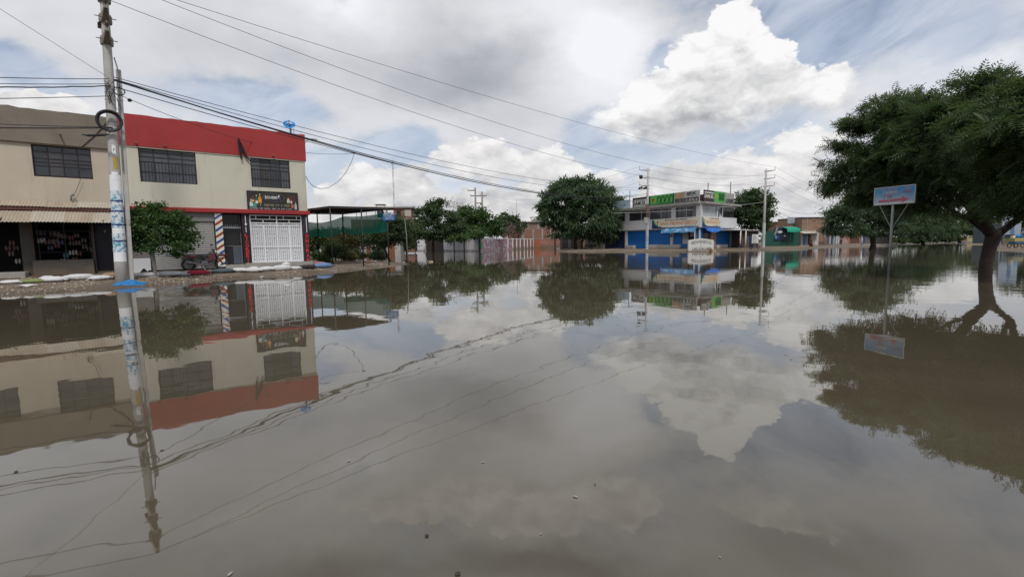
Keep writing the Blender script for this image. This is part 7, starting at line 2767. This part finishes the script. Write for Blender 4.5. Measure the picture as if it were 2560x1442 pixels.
# the big tree in the water
def big_tree():
    D = 20.9
    b = atD(2465, 675, D)
    base = Vector((b.x, b.y, 0))

    def P(px, py, d):
        return atD(px, py, d)
    fk = P(2484, 574, D)
    trunks = [[(base + Vector((0, 0, -.5)), .27), (base + Vector((-.02, 0, .0)), .25), (P(2466, 655, D), .235), (P(2474, 620, D), .245), (P(2483, 595, D), .29), (fk, .24)],
              [(P(2483, 592, D), .22), (P(2462, 563, D), .23), (P(2440, 535, D), .21), (P(2424, 512, D - .3), .19), (P(2405, 470, D - .3), .15), (P(2390, 420, D), .12), (P(2380, 350, D + .3), .07)],
              [(P(2460, 575, D + .2), .12), (P(2425, 548, D + .5), .105), (P(2398, 538, D + .8), .09), (P(2350, 505, D + 1.8), .075), (P(2280, 440, D + 3.5), .05), (P(2210, 390, D + 4.6), .03)],
              [(P(2488, 588, D), .20), (P(2512, 573, D), .155), (P(2534, 556, D - .2), .14), (P(2550, 545, D - .6), .14), (P(2568, 520, D - 1.2), .12), (P(2600, 450, D - 2.5), .10), (P(2620, 350, D - 3.5), .06)],
              [(P(2548, 546, D - .5), .10), (P(2536, 522, D - .7), .09), (P(2525, 480, D - 1), .075), (P(2510, 400, D - 1.5), .05), (P(2490, 300, D - 1.5), .03)],
              [(P(2424, 512, D - .3), .10), (P(2370, 470, D + .5), .08), (P(2290, 430, D + 2), .06), (P(2200, 440, D + 4.5), .04), (P(2120, 455, D + 5.8), .02)],
              [(P(2430, 520, D - .2), .10), (P(2450, 470, D - 1.0), .08), (P(2460, 400, D - 1.5), .06), (P(2440, 300, D - 1), .03)]]
    L = lambda px, py, d, r, rz=None: (tuple(P(px, py, d)), (r, r, rz or r * .72))
    lobes = [L(2085, 455, 27.2, .85, .45), L(2120, 460, 26.8, 1.0, .7), L(2140, 400, 26.6, 1.2, .8), L(2185, 345, 26.0, 1.6, 1.1), L(2165, 300, 26.4, 1.0, .6), L(2215, 290, 25.5, 1.4, .9), L(2270, 280, 24.6, 1.3, .8),
             L(2200, 410, 25.5, 1.7, 1.2), L(2255, 370, 24.5, 1.9, 1.4), L(2260, 450, 24.2, 1.8, 1.1), L(2320, 300, 23.4, 1.5, 1.0), L(2330, 390, 23.0, 2.0, 1.4), L(2320, 470, 23.0, 1.8, 1.1), L(2205, 470, 25.0, 1.3, .6),
             L(2385, 330, 21.8, 1.7, 1.2), L(2400, 420, 21.5, 1.9, 1.4), L(2440, 290, 20.6, 1.4, 1.0), L(2425, 235, 20.6, .8, .55), L(2450, 215, 20.2, .6, .4), L(2470, 370, 20.0, 1.8, 1.4),
             L(2520, 250, 18.6, 1.1, .7), L(2550, 320, 17.8, 1.6, 1.3), L(2520, 420, 18.8, 1.6, 1.2), L(2570, 245, 17.0, .7, .5), L(2600, 300, 16.0, 1.6, 1.3), L(2590, 420, 17.0, 1.6, 1.2), L(2380, 500, 22.4, 1.3, .6),
             L(2300, 520, 23.4, 1.2, .55), L(2560, 490, 18.6, 1.0, .5), L(2620, 500, 17.5, 1.4, .8), L(2690, 330, 15.0, 2.2, 2.0), L(2640, 290, 15.0, 1.2, .8), L(2700, 470, 16.0, 2.0, 1.4), L(2780, 380, 14.5, 2.2, 2.0), L(2360, 520, 21.0, .8, .4), L(2150, 495, 25.0, .6, .25)]
    rnd = random.Random(77)
    t = thing('acacia_tree', base, 'huge spreading dark acacia with a forked trunk standing in the water at right', 'tree')
    tr = MB()
    tr.tube([q[0] for q in trunks[0]], [q[1] for q in trunks[0]], 14, wob=.10, rnd=rnd)
    bigbark = mat('dark_furrowed_bark', (.050, .038, .032), .95, .35, 4, .035, 9)
    tr.build('trunk', bigbark, t, smooth=True)
    for path in trunks[1:]:
        MB().tube([q[0] for q in path], [q[1] for q in path], 10, wob=.12, rnd=rnd).build('limb', bigbark, t, smooth=True)
    n = 33000
    ob, cc = crown('crown', t, lobes, n, 'frond', .50, LF_BIG, 91, clump=.30, per=44, shell=.72, droop=.30, flat=.42)
    br = MB()
    ends = [Vector(q[0]) for path in trunks[1:] for q in path[2:]]
    for (c, rad) in lobes:
        c = Vector(c)
        e = min(ends, key=lambda v: (v - c).length)
        br.tube(limb_path(e, c, rnd, .12), [.045 - .005 * k for k in range(7)], 6, cap=False)
    for i in range(420):
        q = Vector(cc[rnd.randrange(len(cc))])
        c = Vector(min(lobes, key=lambda l: (Vector(l[0]) - q).length)[0])
        br.tube(limb_path(c, q, rnd, .1, 4), [.02 - .0035 * j for j in range(5)], 4, cap=False)
    br.build('branches', bigbark, t, smooth=True)
    # dead hanging pod
    q = P(2063, 484, 27)
    o = MB().tube([q + Vector((.1, 0, .35)), q + Vector((.02, 0, 0)), q + Vector((-.08, 0, -.3))], [.02, .10, .03], 6).build('hanging_leaf', BARKL, t)


big_tree()


# ------------------------------------------------------------------ cart, board and walls at far right
def cart():
    D = 53
    p = atD(2541, 617, D)
    z = max(.1, gz(p.x, D))
    t = thing('vendor_cart', (p.x, D, z), 'yellow and blue vendor cart with a blue cover on the right bank', 'cart')
    f = Face((p.x - .62, D), (1, 0))
    f.part('box', mat('cart_yellow', (.34, .29, .11), .6, .1), t, 0, 1.15, z + .72, z + 1.12, -.35, .35, bevel=.02)
    f.part('lower_box', mat('cart_blue', (.03, .10, .22), .6), t, .02, 1.13, z + .45, z + .71, -.33, .33)
    MB().blob(f.p(.70, z + 1.32), (.45, .35, .22), 0, 12, 6, .15, random.Random(2), flat=-.6).build('cover', mat('blue_tarpaulin', (.01, .17, .50)), t, smooth=True)
    f.part('cream_panel', mat('sign_cream', (.66, .62, .52)), t, .05, .4, z + 1.13, z + 1.42, -.2, .1)
    for x in (.15, .95):
        for o in (-.34, .34):
            c = f.p(x, z + .28, o)
            MB().tube([c + Vector((.24 * math.cos(a), 0, .24 * math.sin(a))) for a in [2 * math.pi * i / 16 for i in range(16)]], .04, 6, closed=True).build('wheel', mat('tyre_rubber', (.018, .018, .018)), t)
    MB().tube([f.p(1.15, z + .9), f.p(1.5, z + 1.0)], .03, 6).build('handle', BLACK, t)
    # picture board
    q0, q1 = atD(2501, 600, 57), atD(2548, 600, 57)
    g = Face((q0.x, 57), (1, 0))
    b = thing('picture_board', g.p(1, 0), 'white board with a blue standing shape on posts behind the big trunk', 'sign')
    W = q1.x - q0.x
    g.part('panel', mat('board_pale', (.27, .32, .38), .6, .08, 1), b, 0, W, 1.75, 4.3, 0, .08)
    mb = MB()
    cx = W * .55
    g.poly(mb, [(cx - .3, 1.8), (cx + .3, 1.8), (cx + .22, 2.6), (cx + .34, 3.3), (cx + .12, 3.6), (cx, 3.85), (cx - .12, 3.6), (cx - .34, 3.3), (cx - .22, 2.6)], .082)
    mb.build('blue_shape', mat('dull_blue_shape', (.08, .16, .26)), b)
    for x in (.05, W - .05):
        MB().tube([g.p(x, 0, -.05), g.p(x, 4.3, -.05)], .05, 6).build('post', mat('grey_steel_post', (.30, .30, .31)), b)
    # pale low walls far off
    g = Face((atD(2418, 600, 128).x, 128), (1, 0))
    w = thing('low_wall', g.p(3, 0), 'low cream yellow wall far off beside the big trunk', 'wall')
    g.part('wall', mat('cream_yellow', (.36, .31, .19), .8, .1), w, 0, g.X(2460), .2, g.Z(2440, 588), -.3, 0)
    g.part('window_band', mat('sign_black_photo', (.05, .05, .05)), w, .4, g.X(2457), g.Z(2440, 594), g.Z(2440, 591), .003, .03)
    g = Face((atD(2500, 600, 90).x, 90), (1, 0))
    h = thing('blue_house', g.p(4, 0), 'pale blue house with a dark awning behind the vendor cart', 'building')
    g.part('wall', mat('pale_blue_wall', (.14, .18, .21), .8, .1, .7), h, g.X(2508), g.X(2640), .2, g.Z(2540, 560), -6, 0)
    g.part('awning', GREYW, h, g.X(2512), g.X(2560), g.Z(2540, 585), g.Z(2540, 580), .01, 1.6)
    g.part('cream_band', mat('cream_yellow', (.36, .31, .19)), h, g.X(2508), g.X(2640), .25, 1.1, .003, .05)
    g.part('roof', CONC, h, g.X(2506), g.X(2642), g.Z(2540, 560) + .01, g.Z(2540, 558), -6.2, .5)


cart()


# ------------------------------------------------------------------ far backdrop of trees closing the view
def far_trees():
    g = np.random.default_rng(17)
    t = bpy.data.objects.new('far_woodland', None)
    COL.objects.link(t)
    tag(t, kind='stuff')
    lobes = []
    for px in range(-200, 2800, 46):
        D = 175 + g.uniform(0, 35) + (20 if 1050 < px < 1350 else 0)
        if px > 2150:
            D = 165 + g.uniform(0, 25)
        p = atD(px + g.uniform(-12, 12), 600, D)
        h = g.uniform(3.0, 5.5)
        lobes.append(((p.x, D, h * .5), (g.uniform(3.5, 6.5), 4, h)))
    ob, _ = crown('far_woodland_foliage', t, lobes, 26000, 'leaf', .95, LF_DK, 171, clump=.9, per=20, shell=.5)
    ob.parent = None
    bpy.data.objects.remove(t)
    tag(ob, kind='stuff')


far_trees()

# ------------------------------------------------------------------ overhead wires
WIRE = mat('wire_black', (.03, .03, .035), .6)
WIREG = mat('wire_grey', (.10, .10, .105), .6)


def wire(a, b, sag, r, label, m=WIRE, n=40, group=None, jitter=0, name='cable', seed=1):
    a, b = Vector(a), Vector(b)
    rr = random.Random(seed)
    pts = []
    for i in range(n + 1):
        t = i / n
        p = a.lerp(b, t) - Vector((0, 0, sag * 4 * t * (1 - t)))
        if jitter and 0 < i < n:
            p += Vector((rr.uniform(-1, 1), rr.uniform(-1, 1), rr.uniform(-1, 1))) * jitter
        pts.append(p)
    o = MB().tube(pts, r, 5).build(name, m, loc=a)
    return tag(o, label, 'cable', group)


def wire_via(a, b, via, r, label, m=WIRE, **k):
    """sag chosen so that the cable passes the measured photo point"""
    a, b = Vector(a), Vector(b)
    best, bs = 1e9, 0
    s = -.5
    while s < 9:
        d = 1e9
        for i in range(1, 60):
            t = i / 60
            p = a.lerp(b, t) - Vector((0, 0, s * 4 * t * (1 - t)))
            x, y = topx(p)
            d = min(d, abs(y - via[1]) + 2.0 * max(0, abs(x - via[0]) - 12))
        if d < best:
            best, bs = d, s
        s += .04
    return wire(a, b, bs, r, label, m, **k)


tips = [PL(P0 + PERP * 1.07 + Vector((0, 0, z + .45))) for z in (10.0, 10.9, 11.75)]
armR = [pR + Vector((1.24, -.18, 12.2 - .35 - i * 1.12 + .62)) for i in range(3)]
G1 = 'three long bare power lines crossing the sky'
wire_via(PL(P0 + Vector((0, 0, 12.7))), armR[0], (800, 116), .012, 'uppermost of three long bare power lines crossing the sky', WIREG, group=G1, n=60)
wire_via(tips[2], armR[1], (800, 162), .012, 'middle one of three long bare power lines crossing the sky', WIREG, group=G1, n=60)
wire_via(tips[1], armR[2], (800, 210), .012, 'lowest of three long bare power lines crossing the sky', WIREG, group=G1, n=60)
LEFT = Vector((-.74, -.67, 0))
G2 = 'power lines leaving the postered pole to the left'


def left_end(px, py, D):
    return atD(px, py, D)


for (a, px, py, D, r_, lab) in ((tips[2], -900, -180, 12, .016, 'bare power line above all others left of the postered pole'),
                                (tips[1], -900, -110, 12, .016, 'bare power line running from the second arm to the upper left')):
    wire(a, left_end(px, py, D), .2, r_, lab, WIREG, group=G2)
hub = P0 + PERP * .2
for i, (z, px, py, D, r_, sg, lab) in enumerate(((8.45, -700, -420, 10.5, .007, .0, 'thin cord climbing steeply to the upper left edge'),
                                                 (8.42, -700, 160, 12, .014, .10, 'highest of the bundle of cables left of the postered pole'),
                                                 (8.22, -700, 178, 12, .012, .12, 'second cable of the bundle left of the postered pole'),
                                                 (8.14, -700, 192, 12, .022, .14, 'thick twisted cable of the bundle left of the postered pole'),
                                                 (7.72, -700, 250, 12, .014, .05, 'level cable just above the grey parapet at left'),
                                                 (6.45, -700, 262, 12, .014, .12, 'upper of two cables crossing the grey parapet'),
                                                 (6.42, -700, 305, 12, .024, .06, 'lower thick cable crossing the grey parapet'))):
    wire(PL(hub + Vector((0, 0, z))), left_end(px, py, D), sg, r_, lab, WIRE, group=G2, jitter=.012 if i == 3 else 0)
o = MB().tube([atD(205, 337, P0.y - .1), atD(222, 339, P0.y - .1), atD(262, 337.5, P0.y - .1), atD(272, 336, P0.y - .1)], [.02, .05, .05, .02], 8).build('cable_splice', mat('black_cable', (.022, .022, .028)), loc=atD(222, 339, P0.y - .1), smooth=True)
tag(o, 'black splice sleeve on the thick cable before the grey parapet', 'cable splice')
# bundle to the right
pMb = pM + Vector((-.1, -.1, 0))
G3 = 'cable bundle from the postered pole to the centre'
st = P0 + Vector((.30, -.12, 0))
for i, (z, pz, via, r_, lab) in enumerate(((8.50, 9.5, (1050, 389), .015, 'highest cable of the bundle right of the postered pole'),
                                           (8.42, 9.3, (980, 389), .015, 'second highest cable of the bundle right of the postered pole'),
                                           (8.40, 8.6, (885, 382), .033, 'thick dark cable of the bundle right of the postered pole'),
                                           (8.36, 8.3, (980, 404), .026, 'second thick cable, close under the first one'),
                                           (8.10, 7.6, (980, 409), .018, 'lowest cable of the bundle right of the postered pole'))):
    wire_via(PL(st + Vector((0, 0, z))), pMb + Vector((0, 0, pz)), via, r_, lab, WIRE, group=G3, n=60)
jn = atD(885, 383, 36.5)
wire_via(PL(st + Vector((0, 0, 7.85))), jn, (690, 368), .012, 'thin cable drooping across the red parapet to the dark clamp', WIRE)
o = MB().blob(jn, (.16, .06, .06), .4, 8, 5, .1).build('cable_clamp', WIREG, loc=jn)
tag(o, 'pale clamp where the hanging loop meets the cables', 'clamp')
o = MB().blob(atD(324, 251, 20.2), (.09, .07, .07), 0, 10, 6, .1).build('junction_knob', BLACK, loc=atD(324, 251, 20.2))
tag(o, 'black junction knob on a cable right of the square post', 'junction box')
hang = [atD(x, y, 36.5 - (885 - x) * .06) for x, y in ((885, 384), (880, 402), (866, 430), (845, 455), (820, 470), (800, 472), (782, 465), (770, 452), (764, 440))]
o = MB().tube(hang, .018, 6).build('cable', WIREG, loc=hang[0], smooth=True)
tag(o, 'grey cable hanging in a deep loop beside the house corner', 'cable')
o = MB().tube([atD(x, y, D) for x, y, D in ((0, 496, 21.9), (30, 487, 21.9), (80, 468, 22), (115, 446, 22.3), (124, 441, 22.4))], .014, 5).build('cable', WIRE, loc=atD(30, 487, 21.9))
tag(o, 'loose cable curving down the beige wall to the left edge', 'cable')
o = MB().tube([F1.p(x, z, .12) for x, z in (F1.xz(272, 300, .12), F1.xz(240, 337, .12), F1.xz(205, 367, .12))], .02, 5).build('cable', WIRE, loc=F1.p(-10, 7, .1))
tag(o, 'short dark cable slanting across the grey parapet', 'cable')
o = MB().tube([F1.p(x, z, .1) for x, z in (F1.xz(203, 444, .1), F1.xz(190, 478, .1), F1.xz(181, 492, .1))], .009, 5).build('cable', WIRE, loc=F1.p(-10.5, 5, .1))
tag(o, 'thin cable dropping to the entry pipe on the beige wall', 'cable')
x, z = F1.xz(177, 490, .15)
o = MB().tube([F1.p(x, 3.75, .12), F1.p(x, z, .12), F1.p(x + .06, z + .1, .12), F1.p(x + .12, z + .02, .14)], .035, 8).build('entry_pipe', mat('grey_plastic', (.2, .2, .2)), loc=F1.p(x, 3.75, .12), smooth=True)
tag(o, 'small hooked cable entry pipe above the tin awning', 'pipe')
# tangled ties on the pole
mb = MB()
r = random.Random(12)
for i in range(9):
    a = PL(P0) + LEAN * 7.9 + PERP * .22 + Vector((r.uniform(-.35, .1), 0, r.uniform(7.5, 8.4)))
    b = PL(P0) + LEAN * 7.6 + PERP * .22 + Vector((r.uniform(-.1, .5), 0, r.uniform(6.9, 8.4)))
    mb.tube(limb_path(a, b, r, .3, 6), .010, 4)
o = mb.build('wire_tangle', WIRE, loc=PL(P0 + Vector((0, 0, 7.6))))
tag(o, 'tangle of thin tie wires round the postered pole below the square post top', 'wire tangle')
# lines between the far poles
aM = [pM + Vector((-1.24, .18, 12.3 - .35 - i * 1.12 + .62)) for i in range(3)]
G4 = 'thin lines strung from the pole before the corner building'
for i in range(3):
    wire(aM[i], pR + Vector((0, 0, 11.6 - i * 1.0)), 1.3, .012, ['top', 'middle', 'bottom'][i] + ' thin sagging line between the two poles at the corner building', WIREG, group=G4)
    wire(aM[i], atD(1290, 470 + 16 * i, 110), 1.4, .012, ['top', 'middle', 'bottom'][i] + ' thin line leaving the left-armed pole to the left', WIREG, group=G4)
G5 = 'lines leaving the right-armed pole to the right'
for i in range(3):
    wire(armR[i], atD(2185, 505 + 22 * i, 90), 1.0, .012, ['top', 'middle', 'bottom'][i] + ' bare line leaving the right-armed pole to the right', WIREG, group=G5)
for i, (y0, y1, s) in enumerate(((500, 545, 1.2), (505, 540, 2.0), (507, 536, 2.6))):
    wire(atD(1912, y0, 71.2), atD(2066, 528 + 3 * i, 92), s, .018, ['highest', 'middle', 'lowest'][i] + ' low cable drooping from the right-armed pole to the thin grey pole', WIRE, group=G5)
w0_, w1_ = atD(1530, 533, 66), atD(1912, 505, 71.2)
wire(w0_, w1_, .35, .03, 'pale cable stretched before the upper windows of the corner building', mat('pale_cable', (.34, .34, .34), .6))
for i in range(2):
    wire(Vector((-6.4, 104, 12.6 - i * .7)), atD(1380, 495 + 12 * i, 84), .8, .012, ['upper', 'lower'][i] + ' faint line from the twin poles to the big round tree', WIREG, group='faint lines right of the twin poles')
